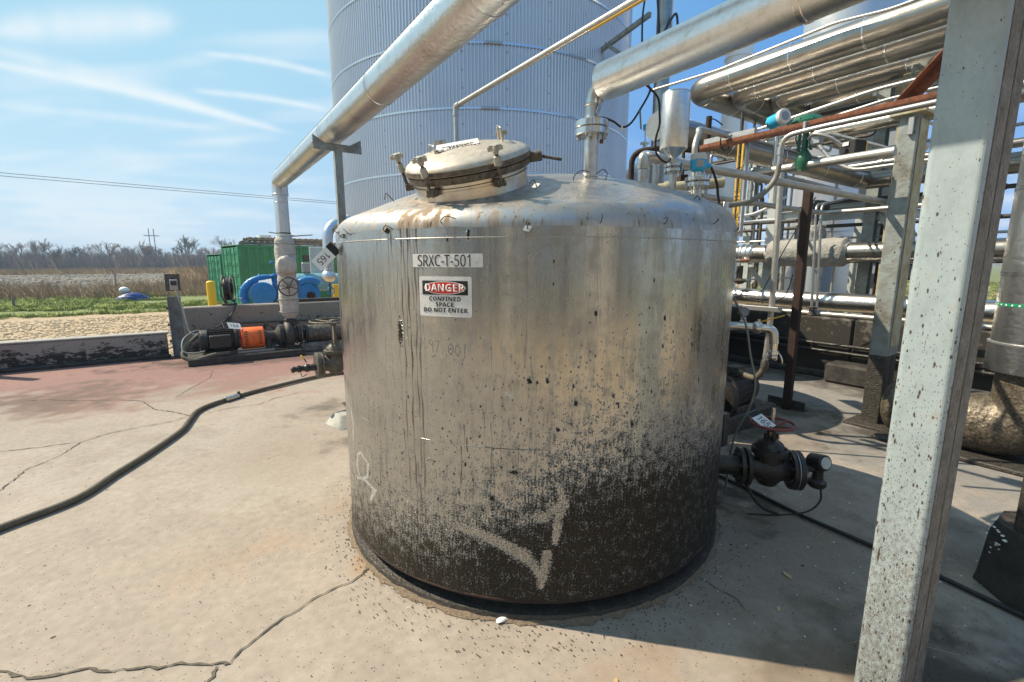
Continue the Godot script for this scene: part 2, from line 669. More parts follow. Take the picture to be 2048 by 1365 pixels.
	mat("green_dark", lin(0.012, 0.10, 0.05), 0.35)
	mat("blue", lin(1, 1, 1), 0.42, 0.0, ramp_tex(256, 0.06, 0.02, 40, [lin(0.03, 0.07, 0.12), lin(0.014, 0.16, 0.40), lin(0.016, 0.20, 0.50), lin(0.03, 0.24, 0.54)], 0.5, [60, lin(0.03, 0.04, 0.05), 1.6, 2.0]), null, 0.9)
	mat("teal", lin(1, 1, 1), 0.45, 0.0, ramp_tex(256, 0.04, 0.01, 28, [lin(0.09, 0.22, 0.28), lin(0.14, 0.34, 0.42), lin(0.17, 0.38, 0.46)], 0.5), null, 0.8)
	mat("sensor_blue", lin(0.03, 0.40, 0.66), 0.35)
	mat("sensor_grey", lin(0.58, 0.58, 0.55), 0.4)
	mat("yellow", lin(0.80, 0.52, 0.02), 0.5)
	mat("yellow_dull", lin(0.66, 0.38, 0.02), 0.5)
	mat("white", lin(0.74, 0.74, 0.72), 0.5)
	mat("white_vessel", lin(0.80, 0.80, 0.80), 0.4, 0.0, ramp_tex(256, 0.02, 0.006, 29, [lin(0.8, 0.79, 0.76), lin(1, 1, 1), lin(1, 1, 1)]), null, 0.3)
	mat("grey_vessel", lin(0.24, 0.28, 0.32), 0.5, 0.1)
	mat("print_black", lin(0.012, 0.012, 0.014), 0.7)
	mat("print_red", lin(0.62, 0.025, 0.02), 0.45)
	mat("sign", lin(1, 1, 1), 0.42, 0.0, ramp_tex(512, 0.03, 0.01, 30, [lin(0.40, 0.30, 0.20), lin(0.66, 0.64, 0.61), lin(0.72, 0.71, 0.69), lin(0.74, 0.73, 0.71)], 0.5, [420, lin(0.16, 0.11, 0.07), 1.8, 1.8]), null, 3.0)
	mat("fabric", lin(1, 1, 1), 0.95, 0.0, ramp_tex(512, 0.03, 0.01, 31, [lin(0.22, 0.19, 0.15), lin(0.44, 0.41, 0.36), lin(0.54, 0.51, 0.46), lin(0.60, 0.57, 0.52)], 0.5), crinkle, 1.6, 0.7)
	mat("fabric_grey", lin(0.62, 0.65, 0.68), 0.95, 0.0, M["fabric"].albedo_texture, crinkle, 1.2, 0.7)
	mat("rubber", lin(1, 1, 1), 0.65, 0.0, ramp_tex(256, 0.05, 0.02, 32, [lin(0.055, 0.048, 0.034), lin(0.105, 0.090, 0.064), lin(0.17, 0.145, 0.105)]), grain, 2.0, 0.4)
	mat("cable", lin(0.012, 0.012, 0.013), 0.5)
	mat("cable_grey", lin(0.20, 0.20, 0.17), 0.55)
	mat("knob", lin(0.46, 0.45, 0.40), 0.5, 0.2, ramp_tex(256, 0.06, 0.03, 33, [lin(0.3, 0.26, 0.2), lin(0.9, 0.9, 0.88), lin(1, 1, 1)]), grain, 6.0, 0.3)
	mat("gasket", lin(1, 1, 1), 0.6, 0.2, ramp_tex(256, 0.06, 0.02, 34, [lin(0.020, 0.017, 0.013), lin(0.07, 0.055, 0.04), lin(0.20, 0.17, 0.13), lin(0.34, 0.32, 0.28)], 0.6), grain, 2.4, 0.4)
	mat("wood", lin(1, 1, 1), 0.9, 0.0, ramp_tex(256, 0.05, 0.01, 35, [lin(0.10, 0.09, 0.075), lin(0.22, 0.20, 0.17), lin(0.30, 0.28, 0.25)]), grain, 1.0, 0.5)
	mat("red_wheel", lin(0.22, 0.055, 0.05), 0.6, 0.0, ramp_tex(256, 0.06, 0.02, 36, [lin(0.4, 0.4, 0.4), lin(1, 1, 1), lin(1, 1, 1)]), null, 4.0)
	mat("red_paint", lin(0.42, 0.03, 0.05), 0.5)
	mat("glass_dial", lin(0.50, 0.52, 0.50), 0.15)
	mat("insulation_dirty", lin(1, 1, 1), 0.5, 0.5, ramp_tex(512, 0.05, 0.014, 37, [lin(0.02, 0.017, 0.013), lin(0.07, 0.058, 0.042), lin(0.20, 0.17, 0.13), lin(0.52, 0.49, 0.44)], 0.6), crinkle, 1.5, 0.8)
	mat("bark", lin(0.26, 0.205, 0.165), 0.95)
	mat("bark_pale", lin(0.34, 0.285, 0.235), 0.95)
	mat("straw", lin(0.46, 0.33, 0.17), 0.95)
	mat("brush", lin(0.40, 0.30, 0.19), 0.95)
	mat("blade", lin(0.27, 0.35, 0.09), 0.9)
	mat("lid_dusty", lin(1, 1, 1), 0.5, 0.55, ramp_tex(512, 0.03, 0.012, 38, [lin(0.24, 0.18, 0.12), lin(0.42, 0.37, 0.30), lin(0.56, 0.52, 0.45), lin(0.60, 0.57, 0.52)], 0.5, [160, lin(0.13, 0.09, 0.05), 2.0, 1.4]), fine, 1.6, 0.15)
	mat("side_brown", lin(1, 1, 1), 0.8, 0.0, ramp_tex(512, 0.06, 0.012, 39, [lin(0.05, 0.042, 0.03), lin(0.15, 0.13, 0.10), lin(0.22, 0.20, 0.165), lin(0.30, 0.285, 0.25)], 0.5, [160, lin(0.04, 0.03, 0.02), 2.0, 5.0]), fine, 1.3, 0.4)
	mat("tarp_blue", lin(0.01, 0.05, 0.22), 0.5)


# colours of the slab over x -8..8, z -10.5..1.5: worn red paint, oil, rust and water marks
func slab_tex() -> ImageTexture:
	var w := 1024
	var h := 768
	var n1 := noise(w, h, 0.010, 41, 5).get_data()
	var n2 := noise(w, h, 0.045, 42, 5).get_data()
	var n3 := noise(w, h, 0.20, 43, 3).get_data()
	# [x, z, radius x, radius z, strength, kind 0 oil 1 rust 2 pale]
	var spots := [
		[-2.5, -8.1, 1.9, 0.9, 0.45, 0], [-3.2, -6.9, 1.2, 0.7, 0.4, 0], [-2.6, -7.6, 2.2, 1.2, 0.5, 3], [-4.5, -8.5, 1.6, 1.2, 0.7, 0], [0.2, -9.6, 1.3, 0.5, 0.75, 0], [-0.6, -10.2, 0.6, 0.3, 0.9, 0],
		[1.35, -4.6, 0.5, 0.6, 0.55, 0], [1.2, -5.6, 0.5, 0.4, 0.6, 0], [3.05, -1.95, 0.62, 0.45, 0.95, 0], [2.35, -0.45, 0.7, 0.4, 0.45, 0], [3.6, -0.6, 0.5, 0.5, 0.35, 0], [2.2, -0.25, 0.7, 0.4, 0.8, 0],
		[3.6, 0.1, 0.9, 0.6, 0.7, 0], [5.6, -1.5, 0.9, 0.6, 0.85, 0], [7.5, -3.5, 0.45, 3.0, 0.75, 0], [4.7, -2.6, 0.9, 0.5, 0.7, 0], [5.7, -2.5, 0.4, 0.3, 0.7, 0], [1.3, -9.0, 1.6, 0.35, 0.5, 0],
		[0.70, -2.45, 0.10, 0.16, 0.55, 1], [0.72, -3.2, 0.2, 0.2, 0.2, 1], [0.1, -3.0, 0.5, 0.25, 0.2, 1], [0.55, -0.9, 0.6, 0.25, 0.35, 1], [1.2, -1.0, 0.6, 0.3, 0.25, 1],
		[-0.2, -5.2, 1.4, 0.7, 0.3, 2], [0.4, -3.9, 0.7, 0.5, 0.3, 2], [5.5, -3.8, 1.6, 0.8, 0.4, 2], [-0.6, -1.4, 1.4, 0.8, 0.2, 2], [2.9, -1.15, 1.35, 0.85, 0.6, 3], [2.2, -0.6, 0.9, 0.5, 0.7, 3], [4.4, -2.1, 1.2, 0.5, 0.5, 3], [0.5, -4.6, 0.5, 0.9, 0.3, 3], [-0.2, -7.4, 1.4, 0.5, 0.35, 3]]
	var oil := PackedFloat32Array()
	var rst := PackedFloat32Array()
	var pal := PackedFloat32Array()
	var brown_tint := PackedFloat32Array()  # broad brown tint, mostly right of the tank
	brown_tint.resize(w * h)
	oil.resize(w * h)
	rst.resize(w * h)
	pal.resize(w * h)
	for s: Array in spots:
		for j in range(maxi(0, int((s[1] - s[3] * 1.5 + 10.5) * 64)), mini(h, int((s[1] + s[3] * 1.5 + 10.5) * 64))):
			for i in range(maxi(0, int((s[0] - s[2] * 1.5 + 8) * 64)), mini(w, int((s[0] + s[2] * 1.5 + 8) * 64))):
				var dx: float = (i / 64.0 - 8.0 - s[0]) / s[2]
				var dz: float = (j / 64.0 - 10.5 - s[1]) / s[3]
				var d := 1.25 - sqrt(dx * dx + dz * dz) + (n2[j * w + i] - 128) / 190.0 + (n1[j * w + i] - 128) / 220.0 + (n3[j * w + i] - 128) / 500.0
				var q := clampf(d * 1.3 - 0.2, 0.0, 1.0) * float(s[4])
				if s[5] == 0:
					oil[j * w + i] = maxf(oil[j * w + i], q)
				elif s[5] == 1:
					rst[j * w + i] = maxf(rst[j * w + i], q)
				elif s[5] == 2:
					pal[j * w + i] = maxf(pal[j * w + i], q)
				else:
					brown_tint[j * w + i] = maxf(brown_tint[j * w + i], q)
	var out := PackedByteArray()
	out.resize(w * h * 3)
	var lut := PackedByteArray()
	lut.resize(1024)
	for i in 1024:
		lut[i] = srgb8(i / 1023.0)
	for j in h:
		var z := j / 64.0 - 10.5
		for i in w:
			var k := j * w + i
			var x := i / 64.0 - 8.0
			var f := 0.84 + n1[k] / 1400.0 + n2[k] / 1500.0 + (n3[k] - 128) / 1100.0
			var r := 0.378 * f
			var g := 0.325 * f
			var b := 0.272 * f
			# worn red floor paint along the back kerb
			var red := clampf((-6.7 - z + (n1[k] - 128) / 110.0 + (n2[k] - 128) / 200.0 - 0.35 * maxf(-x - 1.0, 0.0)) * 0.7, 0.0, 0.85)
			if x > 2.6:
				red = 0.0
			r = lerpf(r, 0.285 * f, red)
			g = lerpf(g, 0.150 * f, red)
			b = lerpf(b, 0.132 * f, red)
			if x > 3.9:
				var gr := clampf((x - 3.9 + (n2[k] - 128) / 160.0) * 1.2, 0.0, 1.0)
				r = lerpf(r, 0.265 * f, gr)
				g = lerpf(g, 0.25 * f, gr)
				b = lerpf(b, 0.23 * f, gr)
			var q := pal[k]
			r = lerpf(r, 0.44, q)
			g = lerpf(g, 0.41, q)
			b = lerpf(b, 0.36, q)
			q = rst[k]
			r = lerpf(r, 0.36, q)
			g = lerpf(g, 0.215, q)
			b = lerpf(b, 0.10, q)
			q = brown_tint[k]
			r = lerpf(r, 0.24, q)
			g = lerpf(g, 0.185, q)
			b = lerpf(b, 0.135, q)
			q = oil[k]
			r = lerpf(r, 0.052, q)
			g = lerpf(g, 0.043, q)
			b = lerpf(b, 0.034, q)
			out[k * 3] = lut[clampi(int(r * 1023), 0, 1023)]
			out[k * 3 + 1] = lut[clampi(int(g * 1023), 0, 1023)]
			out[k * 3 + 2] = lut[clampi(int(b * 1023), 0, 1023)]
	return itex(Image.create_from_data(w, h, false, Image.FORMAT_RGB8, out))


# fine sand and stone chips of a power-trowelled slab
func chip_tex() -> ImageTexture:
	var s := 1024
	var a := noise(s, s, 0.35, 51, 2, FastNoiseLite.TYPE_SIMPLEX_SMOOTH, true).get_data()
	var b := noise(s, s, 0.03, 52, 4, FastNoiseLite.TYPE_SIMPLEX_SMOOTH, true).get_data()
	var out := PackedByteArray()
	out.resize(s * s * 3)
	for i in s * s:
		var q := clampi(232 + (a[i] - 128) / 8 + (b[i] - 128) / 14, 0, 255)
		out[i * 3] = q
		out[i * 3 + 1] = q
		out[i * 3 + 2] = q
	var r := RandomNumberGenerator.new()
	r.seed = 99
	for q in 5200:
		var cx := r.randi() % s
		var cy := r.randi() % s
		var rad := r.randf_range(0.7, 2.0)
		if q % 400 == 0:
			rad = r.randf_range(3.0, 7.0)
		var dark := r.randf() < 0.35
		var val := r.randi_range(70, 150) if dark else r.randi_range(238, 255)
		for dy in range(-int(rad) - 1, int(rad) + 2):
			for dx in range(-int(rad) - 1, int(rad) + 2):
				if dx * dx + dy * dy * 1.6 <= rad * rad:
					var i := (posmod(cy + dy, s) * s + posmod(cx + dx, s)) * 3
					out[i] = val
					out[i + 1] = val
					out[i + 2] = val
	return itex(Image.create_from_data(s, s, false, Image.FORMAT_RGB8, out))


func sheet(x0: float, x1: float, z0: float, z1: float, y: float, nx: int, nz: int, wob := 0.0, seed_ := 1, edge := 0.0) -> MB:
	var f := FastNoiseLite.new()
	f.seed = seed_
	f.frequency = 0.35
	var mb := MB.new()
	for j in nz + 1:
		for i in nx + 1:
			var p := Vector3(lerpf(x0, x1, float(i) / nx), y, lerpf(z0, z1, float(j) / nz))
			if edge > 0.0:
				if j == 0 or j == nz:
					p.z += f.get_noise_1d(p.x * 0.6 + j) * edge
				if i == 0 or i == nx:
					p.x += f.get_noise_1d(p.z * 0.6 + i) * edge
			p.y += f.get_noise_2d(p.x, p.z) * wob
			mb.add(p, Vector3.UP, Vector2(p.x, p.z))
	for j in nz:
		for i in nx:
			var a := j * (nx + 1) + i
			mb.tri(a, a + 1, a + nx + 2)
			mb.tri(a, a + nx + 2, a + nx + 1)
	return mb


func ground() -> void:
	# open land to the horizon
	var land := mat("land", lin(1, 1, 1), 0.95, 0.0, ramp_tex(512, 0.03, 0.006, 61, [lin(0.16, 0.12, 0.065), lin(0.17, 0.165, 0.055), lin(0.12, 0.16, 0.045), lin(0.22, 0.18, 0.09)], 0.4), null, 0.06)
	struct("ground", sheet(-1200, 1200, -1500, 300, -0.10, 60, 60), land)
	var gravel := mat("gravel", lin(1, 1, 1), 0.95, 0.0, ramp_tex(1024, 0.16, 0.01, 62, [lin(0.24, 0.175, 0.105), lin(0.43, 0.325, 0.205), lin(0.54, 0.425, 0.285), lin(0.60, 0.50, 0.37)], 0.62), bump_tex(512, 0.22, 63, 8.0, 3), 0.55, 0.8)
	struct("gravel_yard", sheet(-60, 60, -21.5, 12, -0.06, 120, 40, 0.03, 3, 2.2), gravel)
	var field := mat("plowed_soil", lin(1, 1, 1), 0.98, 0.0, ramp_tex(1024, 0.09, 0.02, 64, [lin(0.085, 0.068, 0.052), lin(0.15, 0.122, 0.094), lin(0.23, 0.19, 0.15), lin(0.40, 0.35, 0.28)], 0.6), bump_tex(512, 0.15, 65, 9.0, 3), 0.16, 0.8)
	struct("plowed_field", sheet(-140, 70, -118, -37, -0.07, 40, 40, 0.25, 5, 3.0), field)

	# the slab
	var slab := StandardMaterial3D.new()
	slab.resource_name = "slab"
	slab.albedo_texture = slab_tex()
	slab.roughness = 0.82
	slab.metallic_specular = 0.35
	slab.detail_enabled = true
	slab.detail_albedo = chip_tex()
	slab.detail_blend_mode = BaseMaterial3D.BLEND_MODE_MUL
	slab.detail_uv_layer = BaseMaterial3D.DETAIL_UV_2
	M["slab"] = slab
	var mb := MB.new()
	mb.has2 = true
	var und := FastNoiseLite.new()
	und.seed = 12
	und.frequency = 0.5
	for j in 49:
		for i in 65:
			var x := -8.0 + i * 0.25
			var z := -10.5 + j * 0.25
			mb.add(Vector3(x, und.get_noise_2d(x, z) * 0.004 - 0.002, z), Vector3(und.get_noise_2d(x + 9.0, z) * 0.01, 1, und.get_noise_2d(x, z + 9.0) * 0.01).normalized(), Vector2((x + 8.0) / 16.0, (z + 10.5) / 12.0))
			mb.t2.append(Vector2(x, z) / 1.7)
	for j in 48:
		for i in 64:
			var a := j * 65 + i
			mb.tri(a, a + 1, a + 66)
			mb.tri(a, a + 66, a + 65)
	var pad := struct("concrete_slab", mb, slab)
	# open cracks, each filled with dark grit
	var crack := mat("crack_grit", lin(1, 1, 1), 0.95, 0.0, ramp_tex(256, 0.15, 0.05, 54, [lin(0.035, 0.03, 0.024), lin(0.10, 0.085, 0.065), lin(0.19, 0.16, 0.12)]), null, 3.0)
	var r := RandomNumberGenerator.new()
	r.seed = 31
	for path: Array in [
			[0.011, Vector2(0.69, -2.42), Vector2(0.58, -2.36), Vector2(0.49, -2.35), Vector2(0.38, -2.34), Vector2(0.29, -2.30), Vector2(0.18, -2.26), Vector2(0.10, -2.21), Vector2(0.02, -2.18), Vector2(-0.02, -2.12)],
			[0.015, Vector2(-0.02, -2.12), Vector2(-0.06, -2.14), Vector2(-0.16, -2.22), Vector2(-0.28, -2.27), Vector2(-0.38, -2.33), Vector2(-0.46, -2.37), Vector2(-0.51, -2.42), Vector2(-0.63, -2.47), Vector2(-0.72, -2.51), Vector2(-0.82, -2.62), Vector2(-0.93, -2.71)],
			[0.012, Vector2(-0.06, -2.14), Vector2(-0.08, -2.10), Vector2(-0.11, -2.07), Vector2(-0.14, -2.00)],
			[0.012, Vector2(-1.80, -6.03), Vector2(-1.59, -5.94), Vector2(-1.31, -5.87), Vector2(-1.03, -5.83), Vector2(-0.85, -5.98), Vector2(-0.63, -6.04), Vector2(-0.34, -6.06), Vector2(-0.16, -6.21)],
			[0.011, Vector2(-1.03, -5.83), Vector2(-1.13, -5.49), Vector2(-1.29, -5.29), Vector2(-1.35, -4.91), Vector2(-1.40, -4.59)],
			[0.012, Vector2(-1.91, -8.05), Vector2(-1.65, -7.95), Vector2(-1.29, -7.65), Vector2(-0.92, -7.45), Vector2(-0.66, -7.20), Vector2(-0.52, -6.71), Vector2(-0.35, -6.49), Vector2(-0.16, -6.19)],
			[0.01, Vector2(-0.05, -6.17), Vector2(0.22, -6.26), Vector2(0.52, -6.22), Vector2(0.73, -6.41), Vector2(1.04, -6.53)],
			[0.009, Vector2(-0.32, -7.17), Vector2(-0.17, -7.56), Vector2(0.08, -8.14), Vector2(0.13, -8.70)],
			[0.006, Vector2(2.14, -1.34), Vector2(2.14, -1.22), Vector2(2.14, -1.11), Vector2(2.10, -1.01)]]:
		var wdt: float = path[0]
		var pts: Array = []
		for i in range(1, path.size() - 1):
			var p: Vector2 = path[i]
			var q: Vector2 = path[i + 1]
			var cnt := maxi(3, int(p.distance_to(q) / 0.035))
			for k in cnt:
				var m := p.lerp(q, float(k) / cnt)
				pts.append(m + Vector2(r.randf_range(-1, 1), r.randf_range(-1, 1)) * 0.009)
		pts.append(path[path.size() - 1])
		var cm := MB.new()
		for i in pts.size():
			var p: Vector2 = pts[i]
			var d: Vector2 = (pts[mini(i + 1, pts.size() - 1)] - pts[maxi(i - 1, 0)]).normalized()
			var o := Vector2(-d.y, d.x) * wdt * r.randf_range(0.12, 0.62) * (0.35 if i == 0 or i == pts.size() - 1 else 1.0)
			cm.add(Vector3(p.x + o.x, 0.0035, p.y + o.y), Vector3.UP)
			cm.add(Vector3(p.x - o.x, 0.0035, p.y - o.y), Vector3.UP)
		for i in pts.size() - 1:
			cm.tri(i * 2, i * 2 + 1, i * 2 + 3)
			cm.tri(i * 2, i * 2 + 3, i * 2 + 2)
		put("crack", cm, crack, pad)


# cast concrete wall, tar-black from the foot upward with a ragged tide line; the sheet spans 4 m
func wall_mat(key: String, tide: float, sd: int, light: Color) -> StandardMaterial3D:
	var w := 1024
	var h := 256
	var n1 := noise(w, h, 0.012, sd, 4).get_data()
	var n2 := noise(w, h, 0.05, sd + 1, 5).get_data()
	var n3 := noise(w, h, 0.25, sd + 2, 3).get_data()
	var out := PackedByteArray()
	out.resize(w * h * 3)
	for j in h:
		var up := 1.0 - float(j) / h
		for i in w:
			var k := j * w + i
			var t := clampf((tide - up) * 4.0 + (n1[k] - 128) / 60.0 + (n2[k] - 128) / 75.0 + (n3[k] - 128) / 150.0, 0.0, 1.0)
			var f := 0.8 + n2[k] / 900.0 + n3[k] / 1500.0 + n1[k] / 1800.0
			var pit := 0.5 if n3[k] > 205 else 1.0
			out[k * 3] = srgb8(lerpf(light.r * f * pit, 0.022 + n3[k] / 9000.0, t))
			out[k * 3 + 1] = srgb8(lerpf(light.g * f * pit, 0.020 + n3[k] / 10000.0, t))
			out[k * 3 + 2] = srgb8(lerpf(light.b * f * pit, 0.017 + n3[k] / 12000.0, t))
	var m := StandardMaterial3D.new()
	m.resource_name = key
	m.albedo_texture = itex(Image.create_from_data(w, h, false, Image.FORMAT_RGB8, out))
	m.roughness = 0.8
	m.metallic_specular = 0.35
	M[key] = m
	return m


func wall_panel(o: Node3D, c: Vector3, s: Vector3, m: Material) -> void:
	var mb := MB.new().box(c, s, 0.02)
	for i in mb.v.size():
		var p := mb.v[i]
		mb.t[i] = Vector2((p.x + p.z) / 4.0, 1.0 - clampf((p.y - c.y) / s.y + 0.5, 0.01, 0.99))
	put("wall_panel", mb, m, o)


func walls() -> void:
	var low := wall_mat("low_wall", 0.62, 101, lin(0.30, 0.275, 0.24))
	var back := wall_mat("back_wall", 0.42, 111, lin(0.27, 0.245, 0.205))
	var right := wall_mat("right_wall", 1.3, 121, lin(0.12, 0.11, 0.095))
	# low kerb wall along the back left
	var o := thing("low_containment_wall", "low blackened concrete kerb wall running left of the steel end post", "wall", Vector3(-6.4, 0, -10.52))
	for k in 4:
		wall_panel(o, Vector3(-1.95 - k * 2.95, 0.215, -10.52), Vector3(2.93, 0.43, 0.24), low)
	put("footing", MB.new().box(Vector3(-6.3, 0.03, -10.35), Vector3(11.7, 0.06, 0.12), 0.015), M["wall_black"], o)
	put("top_cap", MB.new().box(Vector3(-6.3, 0.446, -10.52), Vector3(11.7, 0.03, 0.26), 0.01), M["concrete_pier"], o)
	# taller wall behind the pump
	o = thing("back_containment_wall", "chest-high grey concrete wall behind the orange-guarded pump", "wall", Vector3(4.0, 0, -10.55))
	for k in 3:
		wall_panel(o, Vector3(1.23 + k * 2.92, 0.44, -10.6), Vector3(2.9, 0.88, 0.24), back)
	put("footing", MB.new().box(Vector3(4.1, 0.05, -10.42), Vector3(8.2, 0.10, 0.14), 0.02), M["wall_black"], o)
	# right wall
	o = thing("right_containment_wall", "black oil-stained concrete wall behind the dark angle post", "wall", Vector3(7.9, 0, -4.4))
	for k in 5:
		wall_panel(o, Vector3(7.9, 0.445, -9.0 + k * 2.52), Vector3(0.24, 0.89, 2.5), right)
	put("footing", MB.new().box(Vector3(7.72, 0.05, -4.0), Vector3(0.14, 0.1, 12.4), 0.02), M["wall_black"], o)
	for k in 2:
		put("buttress", MB.new().box(Vector3(7.6, 0.14, -2.6 - k * 3.4), Vector3(0.36, 0.28, 0.55), 0.03), M["wall_black"], o)


# splashes, runs, tar and hand marks on the tank wall, unrolled: u follows the wall, v runs down
func tank_maps() -> Array:
	var w := 1536
	var h := 768
	var n1 := noise(w, h, 0.008, 71, 4).get_data()
	var n2 := noise(w, h, 0.035, 72, 5).get_data()
	var n3 := noise(w, h, 0.16, 73, 3).get_data()
	var n4 := noise(w, h, 0.42, 76, 2).get_data()
	var si := noise(w, 24, 0.045, 74, 5)
	si.resize(w, h, Image.INTERPOLATE_CUBIC)
	var st := si.get_data()
	var sf := noise(w, 64, 0.25, 75, 3)
	sf.resize(w, h, Image.INTERPOLATE_CUBIC)
	var sg := sf.get_data()
	var tar := PackedFloat32Array()
	var brown := PackedFloat32Array()
	var chalk := PackedFloat32Array()
	var ink := PackedFloat32Array()
	tar.resize(w * h)
	brown.resize(w * h)
	chalk.resize(w * h)
	ink.resize(w * h)
	# where the tar splash turns solid, along the wall
	var edge := [[0.0, 0.86], [0.16, 0.93], [0.22, 0.90], [0.28, 0.88], [0.35, 0.86], [0.40, 0.84], [0.45, 0.79], [0.50, 0.73], [0.55, 0.65], [0.64, 0.62], [0.74, 0.63], [0.84, 0.66], [1.0, 0.70]]
	var ed := PackedFloat32Array()
	ed.resize(w)
	for i in w:
		var u := float(i) / w
		for k in edge.size() - 1:
			if u >= edge[k][0] and u <= edge[k + 1][0]:
				ed[i] = lerpf(edge[k][1], edge[k + 1][1], (u - edge[k][0]) / (edge[k + 1][0] - edge[k][0]))
	for j in range(int(h * 0.30), h):
		var vv := float(j) / h
		for i in w:
			var k := j * w + i
			var tt := (vv - ed[i] + 0.46) / 0.56
			if tt <= 0.0:
				continue
			var val := (n4[k] * 0.46 + n3[k] * 0.30 + n2[k] * 0.26 + sg[k] * 0.16) / 301.0
			val = (val - 0.5) * 2.6 + 0.5
			var thr := maxf(1.04 - tt * tt * (1.02 + (sg[k] - 128) / 900.0), 0.05)
			tar[k] = clampf((val - thr) * 6.0, 0.0, 1.0)
	var r := RandomNumberGenerator.new()
	r.seed = 77
	# flung drops
	for q in 9000:
		var u := r.randf()
		var vv := pow(r.randf(), 0.62)
		var i0 := int(u * w)
		if r.randf() > 0.10 + 0.9 * smoothstep(ed[i0] - 0.62, ed[i0] - 0.12, vv):
			continue
		var rx := r.randf_range(0.4, 1.05) * (2.0 if r.randf() < 0.05 else 1.0)
		var ry := rx * r.randf_range(0.9, 2.4)
		for dy in range(-int(ry) - 1, int(ry) + 2):
			for dx in range(-int(rx) - 1, int(rx) + 2):
				var d := (dx * dx) / (rx * rx) + (dy * dy) / (ry * ry)
				var x := i0 + dx
				var y := int(vv * h) + dy
				if d < 1.4 and x >= 0 and x < w and y >= 0 and y < h:
					tar[y * w + x] = maxf(tar[y * w + x], clampf(1.6 - d, 0.0, 0.95))
	# larger clots: u, v, radius, stretch
	for c: Array in [[0.336, 0.262, 5.5, 5.2], [0.498, 0.372, 3.5, 2.0], [0.506, 0.375, 2.4, 1.2], [0.517, 0.372, 3.0, 1.6], [0.60, 0.44, 4.0, 0.6], [0.57, 0.20, 3.0, 1.8], [0.66, 0.22, 2.6, 1.8], [0.71, 0.30, 2.4, 2.6], [0.73, 0.41, 2.4, 2.6], [0.55, 0.43, 3.2, 1.8], [0.53, 0.50, 3.5, 1.2], [0.48, 0.62, 8.0, 0.45], [0.62, 0.66, 8.0, 0.6], [0.455, 0.70, 5.0, 1.0], [0.43, 0.02, 2.5, 4.0], [0.405, 0.03, 2.2, 2.0], [0.62, 0.50, 3.0, 2.4], [0.69, 0.56, 4.0, 1.0]]:
		var cx := int(c[0] * w)
		var cy := int(c[1] * h)
		for dy in range(-int(c[2] * c[3]) * 2, int(c[2] * c[3]) * 2 + 1):
			for dx in range(-int(c[2]) * 2, int(c[2]) * 2 + 1):
				var x := clampi(cx + dx, 0, w - 1)
				var y := clampi(cy + dy, 0, h - 1)
				var d := sqrt(pow(dx / float(c[2]), 2) + pow(dy / float(c[2] * c[3]), 2)) + (n3[y * w + x] - 128) / 170.0
				tar[y * w + x] = maxf(tar[y * w + x], clampf((1.1 - d) * 4.0, 0.0, 1.0))
	# runs: u, from, to, half width, strength, brown share
	var runs := [[0.342, 0.0, 0.86, 1.6, 0.9, 1], [0.352, 0.0, 0.92, 2.0, 0.95, 1], [0.361, 0.0, 0.83, 1.5, 0.85, 1], [0.366, 0.0, 0.98, 1.9, 0.8, 1], [0.334, 0.02, 0.55, 0.9, 0.7, 1], [0.309, 0.0, 0.46, 0.9, 0.7, 1], [0.300, 0.03, 0.22, 1.0, 0.8, 1], [0.292, 0.05, 0.18, 0.9, 0.7, 1], [0.283, 0.07, 0.14, 0.8, 0.6, 1], [0.321, 0.0, 0.70, 0.8, 0.6, 1], [0.328, 0.0, 0.20, 1.4, 0.7, 1], [0.347, 0.0, 0.30, 1.5, 0.7, 1], [0.357, 0.0, 0.2, 1.4, 0.7, 1], [0.372, 0.0, 0.6, 0.7, 0.5, 1], [0.269, 0.0, 0.3, 0.7, 0.4, 1], [0.455, 0.03, 0.5, 1.2, 0.25, 1], [0.493, 0.0, 0.34, 3.0, 0.30, 1], [0.57, 0.02, 0.25, 1.2, 0.2, 1], [0.745, 0.1, 0.5, 1.6, 0.35, 1], [0.76, 0.06, 0.6, 1.2, 0.3, 1]]
	for q in 90:
		runs.append([r.randf_range(0.12, 0.92), r.randf_range(0.45, 0.8), 0.0, r.randf_range(0.6, 1.5), r.randf_range(0.3, 0.9), 0])
		runs[-1][2] = runs[-1][1] + r.randf_range(0.04, 0.2)
	for d: Array in runs:
		var wob := r.randf() * 90.0
		for j in range(int(d[1] * h), mini(h, int(d[2] * h))):
			var f: float = (j - d[1] * h) / ((d[2] - d[1]) * h)
			var cx: float = d[0] * w + sin(j * 0.021 + wob) * 1.6 + sin(j * 0.083 + wob * 2.0) * 0.8
			var hw: float = d[3] * (0.75 + 0.5 * sin(j * 0.05 + wob * 3.0)) * (1.0 - 0.5 * f)
			for dx in range(-4, 5):
				var x := int(cx) + dx
				if x < 0 or x >= w:
					continue
				var m := clampf((hw + 0.6 - absf(x - cx)), 0.0, 1.0) * float(d[4]) * clampf(0.45 + n3[j * w + x] / 200.0, 0.0, 1.0)
				if d[5] == 1:
					brown[j * w + x] = maxf(brown[j * w + x], m)
				else:
					tar[j * w + x] = maxf(tar[j * w + x], m)
